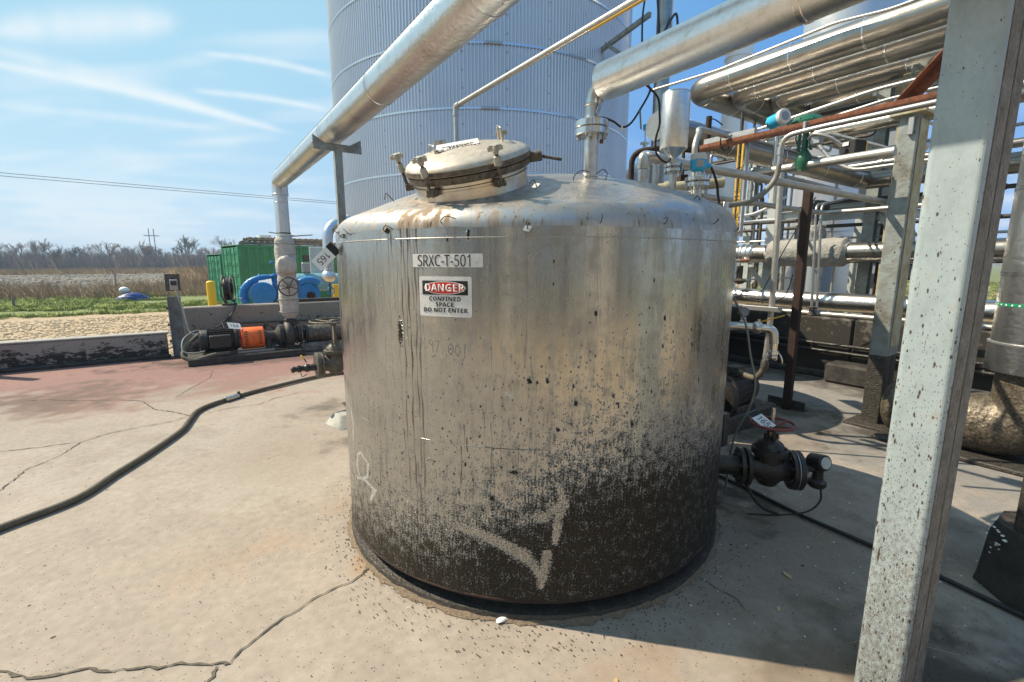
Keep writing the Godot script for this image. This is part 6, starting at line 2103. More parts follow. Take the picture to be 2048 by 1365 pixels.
	put("drain_hook", MB.new().tube(curve([TANK + ax * 1.42 + Vector3(0.0, 0.25, 0.05), TANK + ax * 1.47 + Vector3(0, 0.12, 0.1), TANK + ax * 1.6 + Vector3(0, 0.06, 0.09)], 5), 0.012, 8), M["grime_wet"], o)
	# pressure transmitter at the valve's end
	o = thing("pressure_transmitter", "tar-black dial transmitter hung off the outlet valve's end", "transmitter", TANK + ax * 1.9 + Vector3.UP * 0.25)
	var pc := TANK + ax * 1.90 + Vector3.UP * 0.35
	put("stub", MB.new().cyl(TANK + ax * 1.785 + Vector3.UP * 0.37, pc + Vector3.UP * 0.02, 0.022, 0.022, 14), M["grime_wet"], o)
	var td := Vector3(-0.35, 0.25, 0.9).normalized()
	put("head", MB.new().cyl(pc + Vector3.UP * 0.07 - td * 0.06, pc + Vector3.UP * 0.07 + td * 0.05, 0.052, 0.052, 24, 0.006), M["grime_wet"], o)
	put("dial", MB.new().cyl(pc + Vector3.UP * 0.07 + td * 0.049, pc + Vector3.UP * 0.07 + td * 0.053, 0.038, 0.038, 24), M["glass_dial"], o)
	put("body", MB.new().lathe([Vector2(0, -0.10), Vector2(0.045, -0.10), Vector2(0.055, -0.085), Vector2(0.055, -0.06), Vector2(0.035, -0.045), Vector2(0.03, 0.0), Vector2(0.04, 0.03), Vector2(0, 0.05)], pc, Basis.IDENTITY, 20), M["grime_wet"], o)
	put("cable", MB.new().tube(curve([pc + Vector3(0, -0.09, 0.02), pc + Vector3(0.0, -0.19, 0.03), pc + Vector3(-0.07, -0.27, -0.02), pc + Vector3(-0.2, -0.31, -0.15), pc + Vector3(-0.3, -0.33, -0.28)], 6), 0.006, 8), M["cable"], o)
	card("valve_tag", "white lot tag lying across the red handwheel", vc + Vector3(-0.06, 0.335, -0.045), facing(Vector3(-0.2, 0.02, 0.98), Vector3(-0.25, 0.85, 0.35)), 0.16, 0.09, "165")

	# dark pump motor on its block behind the tank
	o = thing("rear_pump_motor", "oil-black finned motor on a low concrete block behind the tank", "motor", Vector3(4.7, 0, -2.55))
	put("block", MB.new().box(Vector3(4.45, 0.09, -2.68), Vector3(1.45, 0.18, 0.52), 0.02), M["grime"], o)
	motor(o, Vector3(4.85, 0.39, -2.64), Vector3(-1, 0, 0.04), 0.185, 0.48, M["grime"], 22)
	put("motor_feet", MB.new().box(Vector3(4.65, 0.20, -2.62), Vector3(0.36, 0.07, 0.3), 0.008), M["grime"], o)
	put("terminal_box", MB.new().box(Vector3(4.60, 0.59, -2.60), Vector3(0.16, 0.10, 0.13), 0.01), M["grime"], o)
	put("coupling_guard", MB.new().lathe([Vector2(0.0, 0), Vector2(0.17, 0.0), Vector2(0.175, 0.02), Vector2(0.175, 0.10), Vector2(0.0, 0.11)], Vector3(4.33, 0.36, -2.55), MB.aim(Vector3(-1, 0, 0)), 28), M["grime_wet"], o)
	put("pump_casing", MB.new().lathe([Vector2(0, 0), Vector2(0.13, 0), Vector2(0.17, 0.06), Vector2(0.15, 0.15), Vector2(0, 0.2)], Vector3(4.16, 0.36, -2.58), MB.aim(Vector3(-1, 0, 0)), 28), M["grime"], o)
	put("anchor_bolt", MB.new().cyl(Vector3(5.02, 0.17, -2.5), Vector3(5.02, 0.21, -2.5), 0.014, 0.014, 6), M["galv"], o)
	o = thing("motor_conduit", "grey vertical conduit ending in a flexible whip at rear motor", "conduit", Vector3(4.47, 0.6, -2.24))
	put("conduit", MB.new().tube(curve([Vector3(4.47, 2.5, -2.25), Vector3(4.48, 1.3, -2.23), Vector3(4.47, 0.75, -2.24)], 4), 0.026, 12), M["conduit"], o)
	put("whip", MB.new().tube(curve([Vector3(4.47, 0.78, -2.24), Vector3(4.47, 0.68, -2.25), Vector3(4.49, 0.58, -2.33), Vector3(4.54, 0.58, -2.48), Vector3(4.58, 0.60, -2.58)], 6), 0.03, 12), M["rubber"], o)
	put("strut", MB.new().box(Vector3(4.44, 1.27, -2.30), Vector3(0.05, 0.045, 0.36), 0.004), M["galv"], o)
	put("whip_nut", MB.new().cyl(Vector3(4.47, 0.70, -2.24), Vector3(4.47, 0.76, -2.24), 0.036, 0.036, 12), M["valve_dark"], o)

	# sampling line
	o = thing("sample_line", "dirty sample pipe with pressure gauge, orange lever and cam coupling", "pipe fitting", Vector3(3.25, 1.0, -1.78))
	put("pipe", MB.new().tube(bend([Vector3(2.98, 1.25, -1.95), Vector3(3.20, 1.25, -1.84), Vector3(3.33, 1.24, -1.63), Vector3(3.335, 1.14, -1.62)], 0.04, 6), 0.030, 16), M["stainless"], o)
	put("valve_body", MB.new().ball(Vector3(3.275, 1.247, -1.715), 0.043, 1.0, 16), M["stainless"], o)
	put("lever", MB.new().box(Vector3(3.325, 1.31, -1.65), Vector3(0.012, 0.008, 0.17), 0.002, Basis(Vector3.UP, 0.55) * Basis(Vector3.RIGHT, -0.35)), M["yellow_dull"], o)
	put("lever_stem", MB.new().cyl(Vector3(3.275, 1.27, -1.715), Vector3(3.28, 1.305, -1.71), 0.010, 0.010, 10), M["stainless"], o)
	put("gauge_stem", MB.new().lathe([Vector2(0.028, 1.265), Vector2(0.02, 1.275), Vector2(0.024, 1.285), Vector2(0.015, 1.295), Vector2(0.02, 1.305), Vector2(0.012, 1.32)], Vector3(3.235, 0, -1.80), Basis.IDENTITY, 14), M["stainless"], o)
	var gf := Vector3(-0.8, 0.1, 0.6).normalized()
	put("gauge", MB.new().cyl(Vector3(3.235, 1.35, -1.80) - gf * 0.015, Vector3(3.235, 1.35, -1.80) + gf * 0.015, 0.036, 0.036, 24, 0.004), M["valve_dark"], o)
	put("gauge_face", MB.new().cyl(Vector3(3.235, 1.35, -1.80) + gf * 0.0151, Vector3(3.235, 1.35, -1.80) + gf * 0.0165, 0.029, 0.029, 24), M["grey_vessel"], o)
	put("cam_coupling", MB.new().lathe([Vector2(0, -0.13), Vector2(0.024, -0.13), Vector2(0.032, -0.12), Vector2(0.032, -0.10), Vector2(0.025, -0.095), Vector2(0.036, -0.085), Vector2(0.036, -0.065), Vector2(0.026, -0.06), Vector2(0.028, 0.0)], Vector3(3.335, 1.15, -1.62), Basis.IDENTITY, 20), M["stainless_clean"], o)
	for e: float in [-1.0, 1.0]:
		put("cam_arm", MB.new().tube(curve([Vector3(3.335 + 0.025 * e, 1.07, -1.62 + 0.022 * e), Vector3(3.335 + 0.042 * e, 1.05, -1.62 + 0.03 * e), Vector3(3.335 + 0.05 * e, 1.02, -1.62 + 0.04 * e), Vector3(3.335 + 0.055 * e, 0.995, -1.62 + 0.04 * e)], 4), 0.007, 6), M["stainless_clean"], o)
	o = thing("hanging_cord", "thin grey cord hanging down past the tank's right side", "cord", Vector3(3.12, 0.25, -1.72))
	put("cord", MB.new().tube(curve([Vector3(2.95, 1.72, -1.98), Vector3(3.03, 1.58, -1.87), Vector3(3.07, 1.46, -1.79), Vector3(3.11, 1.28, -1.71), Vector3(3.13, 1.07, -1.67), Vector3(3.15, 0.87, -1.63), Vector3(3.14, 0.70, -1.65), Vector3(3.11, 0.48, -1.72), Vector3(3.09, 0.25, -1.74), Vector3(3.08, 0.03, -1.74)], 6), 0.007, 8), M["cable_grey"], o)

	# hose on the slab at right
	o = thing("ground_hose", "thin black hose lying across the slab towards the pier", "hose", Vector3(3.24, 0, -1.1))
	put("hose", MB.new().tube(curve([Vector3(3.34, 0.016, -2.0), Vector3(3.33, 0.016, -1.82), Vector3(3.30, 0.016, -1.60), Vector3(3.25, 0.016, -1.30), Vector3(3.235, 0.016, -0.90), Vector3(3.21, 0.016, -0.58), Vector3(3.17, 0.016, -0.30), Vector3(3.1, 0.016, 0.3)], 8), 0.013, 10), M["cable"], o)

	# pipes on the right wall
	for k in 2:
		o = thing("wall_line", ["upper wet black pipe strapped along the right wall face", "lower wet black pipe strapped along the right wall face"][k], "pipe", Vector3(7.7, 0.4, -3.5))
		put("pipe", MB.new().cyl(Vector3(7.715, 0.505 - k * 0.105, -8.8), Vector3(7.715, 0.505 - k * 0.105, 1.5), 0.026, 0.026, 14), M["grime_wet"], o)
		for q in 4:
			put("strap", MB.new().box(Vector3(7.735, 0.505 - k * 0.105, -7.0 + q * 1.9), Vector3(0.075, 0.07, 0.03), 0.005), M["grime"], o)
	o = thing("coping_pipe", "scuffed steel pipe resting along the right wall's top", "pipe", Vector3(7.9, 0.89, -3.4))
	put("pipe", MB.new().cyl(Vector3(7.9, 0.928, -6.5), Vector3(7.9, 0.928, 0.5), 0.036, 0.036, 16), M["conduit"], o)
	put("valve_post", MB.new().lathe([Vector2(0.05, 0.88), Vector2(0.06, 0.9), Vector2(0.045, 0.94), Vector2(0.035, 1.0), Vector2(0.08, 1.01), Vector2(0.08, 1.03), Vector2(0, 1.03)], Vector3(7.86, -0.0, -3.30), Basis.IDENTITY, 20), M["grime"], o)

	# water riser at the right edge
	o = thing("water_riser", "wide silver jacketed riser with green bands at right edge", "pipe", Vector3(5.72, 0, -0.62))
	var rc := Vector3(5.72, 0, -0.62)
	for s: Array in [[0.80, 1.04, 0.348], [1.04, 1.62, 0.335], [1.62, 2.3, 0.338], [2.3, 3.1, 0.335], [3.1, 4.6, 0.338]]:
		put("jacket_section", MB.new().lathe([Vector2(s[2] - 0.03, s[0]), Vector2(s[2], s[0] + 0.004), Vector2(s[2], s[1])], rc, Basis.IDENTITY, 64), M["jacket_fine"], o)
	for y: float in [1.62, 1.60, 2.3, 2.28, 3.1]:
		put("steel_strap", MB.new().lathe([Vector2(0.336, y - 0.009), Vector2(0.3405, y - 0.008), Vector2(0.3405, y + 0.008), Vector2(0.336, y + 0.009)], rc, Basis.IDENTITY, 64), M["band"], o)
	put("ledge_ring", MB.new().lathe([Vector2(0.33, 1.03), Vector2(0.352, 1.032), Vector2(0.352, 1.046), Vector2(0.33, 1.05)], rc, Basis.IDENTITY, 64), M["galv"], o)
	var gb := put("green_tape", MB.new().lathe([Vector2(0.3365, 1.345), Vector2(0.3375, 1.346), Vector2(0.3375, 1.371), Vector2(0.3365, 1.372)], rc, Basis.IDENTITY, 64), mat("tape_green", lin(0.01, 0.22, 0.11), 0.4), o)
	for k in 40:
		var a := TAU * k / 40
		var d := Vector3(sin(a), 0, -cos(a))
		put("white_dot", MB.new().cyl(rc + d * 0.3375 + Vector3.UP * 1.358, rc + d * 0.3385 + Vector3.UP * 1.358, 0.008, 0.008, 8), M["white"], gb)
	var la := deg_to_rad(-98.0)
	var lab := put("green_label", MB.new().lathe([Vector2(0.3485, 0.875), Vector2(0.3495, 0.876), Vector2(0.3495, 0.931), Vector2(0.3485, 0.932)], rc, Basis.IDENTITY, 24, la - 0.35, la + 0.22), M["tape_green"], o)
	var ld := Vector3(sin(la - 0.06), 0, -cos(la - 0.06))
	text_mesh("WATER", 0.036, Transform3D(Basis(Vector3.UP.cross(ld), Vector3.UP, ld), rc + ld * 0.3502 + Vector3.UP * 0.903), M["white"], lab, "lettering", 1.0, 0.35, true)
	put("foot_elbow", MB.new().tube(bend([Vector3(5.72, 0.84, -0.62), Vector3(5.72, 0.30, -0.62), Vector3(5.72, 0.30, -1.2), Vector3(5.72, 0.30, -1.50)], 0.42, 10), 0.272, 32), M["insulation_dirty"], o)
	put("elbow_end", MB.new().ball(Vector3(5.72, 0.30, -1.50), 0.272, 0.55, 28, MB.aim(Vector3.BACK)), M["insulation_dirty"], o)
	put("foot_pad", MB.new().box(Vector3(5.75, 0.02, -0.95), Vector3(0.8, 0.04, 1.3), 0.01), M["grime"], o)
	put("instrument_tap", MB.new().cyl(rc + Vector3(-0.30, 1.85, 0.10), rc + Vector3(-0.42, 1.87, 0.13), 0.03, 0.022, 14), M["grime"], o)
	put("tap_wire", MB.new().tube(curve([rc + Vector3(-0.40, 1.84, 0.12), rc + Vector3(-0.37, 1.68, 0.15), rc + Vector3(-0.34, 1.60, 0.22), rc + Vector3(-0.28, 1.66, 0.30)], 6), 0.004, 6), M["cable_grey"], o)


# pale enamel of the near column with flung tar, unrolled over its full 3.4 m height
func near_paint() -> StandardMaterial3D:
	var w := 160
	var h := 2048
	var n1 := noise(w, h, 0.010, 91, 4).get_data()
	var n2 := noise(w, h, 0.05, 92, 4).get_data()
	var n3 := noise(w, h, 0.35, 93, 3).get_data()
	var out := PackedByteArray()
	out.resize(w * h * 3)
	var al := PackedFloat32Array()
	al.resize(w * h)
	var rs := PackedFloat32Array()
	rs.resize(w * h)
	var r := RandomNumberGenerator.new()
	r.seed = 17
	for q in 5200:
		var cx := r.randi() % w
		var cy := r.randi() % h
		var f := float(cy) / h
		if r.randf() > 0.07 + 0.93 * smoothstep(0.35, 0.95, f):
			continue
		var rx := r.randf_range(0.45, 1.3)
		if q % 11 == 0:
			rx = r.randf_range(1.6, 3.6)
		var ry := rx * r.randf_range(0.9, 1.7)
		if q % 90 == 0:
			ry = rx * 5.0
		for dy in range(-int(ry) - 2, int(ry) + 3):
			for dx in range(-int(rx) - 2, int(rx) + 3):
				var x := posmod(cx + dx, w)
				var y := posmod(cy + dy, h)
				var d := sqrt((dx * dx) / (rx * rx) + (dy * dy) / (ry * ry)) + (n3[y * w + x] - 128) / 300.0
				al[y * w + x] = maxf(al[y * w + x], clampf((1.15 - d) * 3.0, 0.0, 1.0))
	for k in w * h:
		var f := float(k / w) / h
		var g := 1.0 + (n1[k] - 128) / 1100.0 + (n2[k] - 128) / 1800.0
		# fine spatter, thick near the foot
		var dirt := clampf((n3[k] * 0.6 + n2[k] * 0.4 - lerpf(196.0, 96.0, smoothstep(0.45, 1.0, f))) / 42.0, 0.0, 0.75)
		var rust := clampf((n1[k] - 190) / 60.0 + (n3[k] - 150) / 200.0, 0.0, 0.5)
		var q := al[k]
		out[k * 3] = srgb8(lerpf(lerpf(lerpf(0.33 * g, 0.29, rust), 0.125, dirt), 0.055, q))
		out[k * 3 + 1] = srgb8(lerpf(lerpf(lerpf(0.395 * g, 0.26, rust), 0.110, dirt), 0.040, q))
		out[k * 3 + 2] = srgb8(lerpf(lerpf(lerpf(0.415 * g, 0.22, rust), 0.092, dirt), 0.030, q))
	var m := StandardMaterial3D.new()
	m.resource_name = "near_paint"
	m.albedo_texture = itex(Image.create_from_data(w, h, false, Image.FORMAT_RGB8, out))
	m.roughness = 0.45
	M["near_paint"] = m
	return m


func h_column(o: Node3D, x: float, z: float, y0: float, y1: float, w: float, m: Material, called := "shaft") -> void:
	var t := 0.014
	put(called, MB.new().box(Vector3(x - w / 2, (y0 + y1) / 2, z), Vector3(t, y1 - y0, w)).box(Vector3(x + w / 2, (y0 + y1) / 2, z), Vector3(t, y1 - y0, w)).box(Vector3(x, (y0 + y1) / 2, z), Vector3(w - t, y1 - y0, t)), m, o)


func pipe_rack() -> void:
	var o: Node3D
	# four big pipes, nested round the corner
	var names := ["nearest of the four parallel rack pipes, outermost at its elbow", "second of the four parallel rack pipes from the near side", "third of the four parallel rack pipes from the near side", "farthest of the four parallel rack pipes, innermost at its elbow"]
	var ex := [7.70, 8.48, 9.32, 10.10]
	var ez := [-5.52, -5.20, -4.93, -4.56]
	for k in 4:
		o = thing("rack_pipe", names[k], "pipe", Vector3(ex[k], 4.5, ez[k]), "parallel rack pipes")
		jacketed(o, [Vector3(ex[k], 4.7, 2.6), Vector3(ex[k], 4.7, ez[k]), Vector3(16.0, 4.7, ez[k])], 0.195, 0.34, M["jacket_dull"], 0.92)
	# rack frame: columns, beams
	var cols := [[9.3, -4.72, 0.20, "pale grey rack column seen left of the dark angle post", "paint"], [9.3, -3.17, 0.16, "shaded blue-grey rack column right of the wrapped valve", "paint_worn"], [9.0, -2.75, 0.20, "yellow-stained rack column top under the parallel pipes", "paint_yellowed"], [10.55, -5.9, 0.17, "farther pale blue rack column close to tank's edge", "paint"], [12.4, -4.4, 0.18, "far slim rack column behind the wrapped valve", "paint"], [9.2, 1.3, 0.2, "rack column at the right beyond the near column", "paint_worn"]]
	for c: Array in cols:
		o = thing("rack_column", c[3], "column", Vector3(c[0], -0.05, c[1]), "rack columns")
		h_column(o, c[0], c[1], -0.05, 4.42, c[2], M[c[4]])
		put("base_plate", MB.new().box(Vector3(c[0], -0.03, c[1]), Vector3(c[2] + 0.14, 0.04, c[2] + 0.14), 0.004), M["grime"], o)
	# beams along and across
	var beams := [
		[Vector3(9.3, 2.53, -4.62), Vector3(9.3, 2.53, -3.25), 0.20, "grey beam between the two rack columns above the wrapped valve"],
		[Vector3(8.86, 4.43, -2.75), Vector3(11.4, 4.43, -2.75), 0.18, "cross beam carrying the four rack pipes"],
		[Vector3(10.55, 2.75, -5.82), Vector3(10.55, 2.75, -2.2), 0.14, "farther grey beam behind the wrapped valve"],
		[Vector3(9.3, 2.62, -3.17), Vector3(12.4, 2.62, -3.17), 0.14, "grey cross beam running away from the shaded column"]]
	for b: Array in beams:
		var p: Vector3 = b[0]
		var q: Vector3 = b[1]
		o = thing("rack_beam", b[3], "beam", (p + q) / 2, "rack beams")
		var d := (q - p)
		var h: float = b[2]
		var bb := Basis(d.normalized(), Vector3.UP, d.normalized().cross(Vector3.UP))
		put("web", MB.new().box((p + q) / 2, Vector3(d.length(), h - 0.02, 0.01), 0.0, bb), M["paint"], o)
		for e: float in [-1.0, 1.0]:
			put("beam_flange", MB.new().box((p + q) / 2 + Vector3.UP * (h / 2 - 0.005) * e, Vector3(d.length(), 0.012, h * 0.75), 0.0, bb), M["paint"], o)
	# knee braces
	var braces := [[Vector3(9.3, 1.15, -4.75), Vector3(9.3, 1.65, -5.15), "short knee brace left of the pale rack column"], [Vector3(9.3, 2.45, -3.08), Vector3(9.3, 2.0, -2.6), "knee brace right of the shaded rack column"], [Vector3(10.5, 1.2, -5.8), Vector3(10.5, 1.75, -5.3), "slanted brace by the farther blue column"], [Vector3(10.5, 2.3, -5.85), Vector3(10.5, 1.5, -5.1), "long slanted brace beside the farther blue column"]]
	for b: Array in braces:
		o = thing("knee_brace", b[2], "brace", b[0], "knee braces")
		var d: Vector3 = b[1] - b[0]
		put("angle", MB.new().box((b[0] + b[1]) / 2, Vector3(0.012, d.length(), 0.09), 0.0, MB.aim(d)).box((b[0] + b[1]) / 2 + Vector3(0.04, 0, 0), Vector3(0.08, d.length(), 0.01), 0.0, MB.aim(d)), M["paint"], o)

	# large jacketed run from the catch can region to the rack corner
	o = thing("cross_pipe", "big smooth silver pipe sloping right behind the rusty angle", "pipe", Vector3(6.7, 2.86, -3.2))
	jacketed(o, [Vector3(3.9, 3.02, -3.2), Vector3(8.95, 2.98, -3.2), Vector3(8.95, 2.96, 2.0)], 0.135, 0.12, M["jacket_dull"], 1.15)
	put("lap_seam", MB.new().box(Vector3(6.35, 3.06, -3.075), Vector3(4.9, 0.012, 0.004), 0.001), M["grime"], o)
	put("hanger_post", MB.new().cyl(Vector3(4.75, 2.0, -3.2), Vector3(4.75, 2.9, -3.2), 0.03, 0.03, 10), M["galv"], o)
	# smaller runs: [label, points, radius, material]
	var runs := [
		["lower grey pipe passing under the flexible loop", [Vector3(3.6, 2.33, -2.8), Vector3(6.7, 2.32, -2.8), Vector3(6.7, 2.32, -1.2)], 0.028, "conduit"],
		["thin conduit riding above the nearest rack pipe", [Vector3(7.2, 4.78, -6.1), Vector3(7.42, 4.80, -4.9), Vector3(7.42, 4.86, -3.2), Vector3(7.42, 4.78, -2.6), Vector3(7.42, 4.80, 2.0)], 0.022, "galv"],
		["long conduit under the rack pipes on the far side", [Vector3(7.0, 3.58, -4.2), Vector3(7.0, 3.75, -2.5), Vector3(7.0, 3.75, 1.5)], 0.024, "galv"],
		["lower long conduit under the rack pipes", [Vector3(7.05, 3.45, -4.0), Vector3(7.05, 3.62, -2.4), Vector3(7.05, 3.62, 1.5)], 0.020, "galv"],
		["dull medium pipe hanging behind the shiny conduit", [Vector3(8.2, 3.66, -4.6), Vector3(8.2, 3.63, 1.8)], 0.10, "jacket_dull"],
		["thin tube crossing behind the middle column", [Vector3(8.6, 3.35, -3.6), Vector3(8.6, 3.42, 1.2)], 0.022, "galv"],
		["silver tube at mid height behind the middle column", [Vector3(8.4, 3.12, -3.3), Vector3(8.4, 3.14, 1.2)], 0.055, "jacket_dull"],
		["slanting tube dropping towards the middle column", [Vector3(7.0, 3.35, -2.95), Vector3(7.2, 3.1, -2.4), Vector3(7.6, 2.85, -2.0)], 0.022, "conduit"],
		["bent grey tube beside the black junction box", [Vector3(6.6, 3.15, -2.9), Vector3(6.6, 2.95, -2.75), Vector3(6.6, 2.78, -2.5), Vector3(6.6, 2.78, -1.6)], 0.02, "conduit"],
		["white twin conduit upper line near tank's right shoulder", [Vector3(7.5, 2.47, -5.1), Vector3(7.9, 2.49, -4.4), Vector3(8.1, 2.62, -4.2), Vector3(9.2, 2.9, -4.5)], 0.024, "white"],
		["white twin conduit lower line near tank's right shoulder", [Vector3(7.5, 2.36, -5.1), Vector3(8.1, 2.40, -4.1)], 0.024, "white"],
		["thin vertical tube left of its pair on the wall", [Vector3(7.82, 0.98, -3.29), Vector3(7.80, 2.55, -3.37), Vector3(9.2, 2.75, -3.5)], 0.018, "galv"],
		["thin vertical tube right of its pair on the wall", [Vector3(7.85, 0.98, -3.23), Vector3(7.83, 2.55, -3.31), Vector3(9.2, 2.78, -3.4)], 0.018, "galv"],
		["dark thin tube running behind the angle post", [Vector3(8.4, 0.4, -3.75), Vector3(8.35, 2.6, -3.85)], 0.024, "grime"],
		["cable tray tube at the top of columns", [Vector3(9.5, 2.12, -6.4), Vector3(9.5, 2.13, -1.0)], 0.02, "galv"],
		["rusty tube with elbow near tank's right edge", [Vector3(8.6, 1.15, -5.1), Vector3(8.6, 1.72, -5.15), Vector3(8.6, 1.75, -4.75)], 0.02, "rust"],
		["dark thin rail crossing the blue gap", [Vector3(9.1, 1.86, -6.0), Vector3(9.1, 1.87, -4.8)], 0.018, "grime"],
		["thin dark cable strung from the rack", [Vector3(6.9, 2.55, -3.0), Vector3(6.95, 1.9, -3.35), Vector3(7.1, 1.25, -3.7), Vector3(7.2, 1.15, -4.2)], 0.007, "cable"],
		["slim brown pipe rising behind catch can", [Vector3(3.72, 2.1, -3.34), Vector3(3.72, 2.78, -3.34), Vector3(3.9, 2.80, -3.1), Vector3(4.3, 2.78, -2.9), Vector3(4.3, 3.1, -2.9)], 0.028, "rust_dark"],
		["rusty pipe stub behind the level transmitter", [Vector3(3.85, 2.41, -3.1), Vector3(4.3, 2.46, -2.7)], 0.05, "paint_yellowed"]]
	for r: Array in runs:
		o = thing("service_tube", r[0], "pipe", r[1][0], "small service pipes")
		put("tube", MB.new().tube(bend(r[1], 0.12, 6), r[2], 14), M[r[3]], o)
		var p0: Vector3 = r[1][0]
		var p1: Vector3 = r[1][1]
		put("coupling", MB.new().cyl(p0.lerp(p1, 0.1), p0.lerp(p1, 0.1) + (p1 - p0).normalized() * 0.06, r[2] * 1.25, r[2] * 1.25, 12), M[r[3]], o)
	# tangle of small lines threading the rack
	var r := RandomNumberGenerator.new()
	r.seed = 404
	var mats := ["conduit", "grime", "conduit", "rust_dark", "jacket_dull", "grime", "galv", "valve_dark"]
	for k in 28:
		var x := r.randf_range(8.3, 12.6)
		var z := r.randf_range(-6.6, -1.4)
		var y := r.randf_range(1.35, 4.2)
		var pts: Array
		var kind := k % 4
		if kind == 0:      # drop to the ground with a dog-leg
			pts = [Vector3(x, 4.5, z), Vector3(x, y, z), Vector3(x + 0.3, y, z), Vector3(x + 0.3, 0.0, z)]
		elif kind == 1:    # along the rack
			pts = [Vector3(x, y, -6.8), Vector3(x, y, z), Vector3(x, y + 0.25, z), Vector3(x, y + 0.25, 1.5)]
		elif kind == 2:    # across the rack, then up
			pts = [Vector3(8.2, y, z), Vector3(x, y, z), Vector3(x, y + r.randf_range(0.3, 0.9), z), Vector3(13.0, y + 0.6, z)]
		else:              # riser with a hooked top
			pts = [Vector3(x, 0.0, z), Vector3(x, y, z), Vector3(x - 0.25, y, z), Vector3(x - 0.25, y - 0.2, z)]
		o = thing("rack_line", "thin service line in the tangle of pipes beyond the right wall", "pipe", pts[0], "tangle of lines in the rack")
		var rad := r.randf_range(0.014, 0.036) * (1.7 if k % 11 == 0 else 1.0)
		var m: Material = M[mats[k % 8]]
		put("tube", MB.new().tube(bend(pts, 0.08, 5), rad, 10), m, o)
		for q in 3:
			var a: Vector3 = pts[q]
			var b: Vector3 = pts[q + 1]
			var c := a.lerp(b, r.randf_range(0.3, 0.7))
			put("coupling", MB.new().cyl(c - (b - a).normalized() * rad * 1.5, c + (b - a).normalized() * rad * 1.5, rad * 1.35, rad * 1.35, 10), m, o)
		if k % 3 == 0:
			var c := (pts[1] as Vector3).lerp(pts[2], 0.5)
			put("small_valve", MB.new().ball(c, rad * 2.2, 1.0, 10).cyl(c, c + Vector3.UP * 0.13, rad * 0.7, rad * 0.7, 8).ring(c + Vector3.UP * 0.13, Vector3.UP, 0.055, 0.008, 14, 5), M["valve_dark"] if k % 2 == 0 else M["red_wheel"], o)
	# black service header behind the nozzles
	o = thing("brown_header_beam", "dark brown steel beam seen under the catch can", "beam", Vector3(4.75, 2.5, -3.6))
	put("beam", MB.new().box(Vector3(4.75, 2.55, -3.62), Vector3(0.9, 0.17, 0.08), 0.004, Basis(Vector3.UP, 0.9)), M["rust_dark"], o)
	put("hanger", MB.new().box(Vector3(4.75, 2.78, -3.5), Vector3(0.03, 0.35, 0.03), 0.004), M["rust_dark"], o)

	# wrapped valve line and the lower line, beyond the wall
	o = thing("wrapped_valve_line", "fat pipe with a cloth-wrapped valve beyond the right wall", "pipe", Vector3(9.0, 1.6, -4.0))
	put("pipe", MB.new().cyl(Vector3(8.95, 1.87, -6.5), Vector3(8.95, 1.87, 1.5), 0.155, 0.155, 28), M["jacket_dull"], o)
	put("body_blanket", soft([Vector2(0.16, -0.62), Vector2(0.22, -0.56), Vector2(0.235, -0.2), Vector2(0.24, 0.3), Vector2(0.23, 0.62), Vector2(0.16, 0.70)], Vector3(8.95, 1.87, -3.98), MB.aim(Vector3.BACK), 36, 0.035, 11), M["fabric_grey"], o)  # grey cloth colour stands in for the shade on both blankets
	put("bonnet_blanket", soft([Vector2(0.18, 0.1), Vector2(0.17, 0.36), Vector2(0.15, 0.46), Vector2(0.0, 0.47)], Vector3(8.95, 1.87, -3.86), Basis.IDENTITY, 30, 0.03, 12), M["fabric_grey"], o)
	put("ribbed_sleeve", soft([Vector2(0.16, -0.15), Vector2(0.185, -0.1), Vector2(0.165, -0.05), Vector2(0.185, 0.0), Vector2(0.165, 0.05), Vector2(0.185, 0.1), Vector2(0.16, 0.15)], Vector3(8.95, 1.87, -4.98), MB.aim(Vector3.BACK), 30, 0.01, 13), M["jacket_fine"], o)
	put("stem", MB.new().cyl(Vector3(8.95, 2.3, -3.86), Vector3(8.95, 2.75, -3.86), 0.05, 0.04, 14), M["grime"], o)
	put("actuator", MB.new().ball(Vector3(8.95, 2.62, -3.8), 0.14, 0.9, 18), M["grime"], o)
	put("support", MB.new().box(Vector3(9.3, 1.70, -4.35), Vector3(0.8, 0.05, 0.05), 0.004), M["paint"], o)
	put("post", MB.new().box(Vector3(8.95, 0.83, -2.4), Vector3(0.09, 1.76, 0.09), 0.006), M["paint"], o)
	o = thing("lower_rack_pipe", "lower silver pipe running just above the right wall", "pipe", Vector3(9.0, 0.85, -4.0))
	jacketed(o, [Vector3(8.9, 1.05, -6.5), Vector3(8.9, 1.04, 1.5)], 0.155, 0.1, M["jacket_fine"], 1.9)
	put("end_collar", MB.new().ring(Vector3(8.9, 1.045, -4.55), Vector3.BACK, 0.156, 0.012, 28, 6), M["jacket_fine"], o)
	put("sleeper", MB.new().box(Vector3(8.9, 0.42, -2.6), Vector3(0.2, 0.94, 0.2), 0.01), M["wall_stained"], o)
	put("rear_sleeper", MB.new().box(Vector3(8.9, 0.42, -5.6), Vector3(0.2, 0.94, 0.2), 0.01), M["wall_stained"], o)
	# small regulator hanging on the pale column
	o = thing("regulator", "small pressure regulator with coiled hose beside pale rack column", "regulator", Vector3(8.75, 1.3, -5.05))
	put("body", MB.new().lathe([Vector2(0, 1.28), Vector2(0.08, 1.3), Vector2(0.13, 1.36), Vector2(0.06, 1.40), Vector2(0.055, 1.44), Vector2(0.06, 1.46), Vector2(0.06, 1.64), Vector2(0, 1.65)], Vector3(8.75, 0, -5.02), Basis.IDENTITY, 20), M["valve_dark"], o)
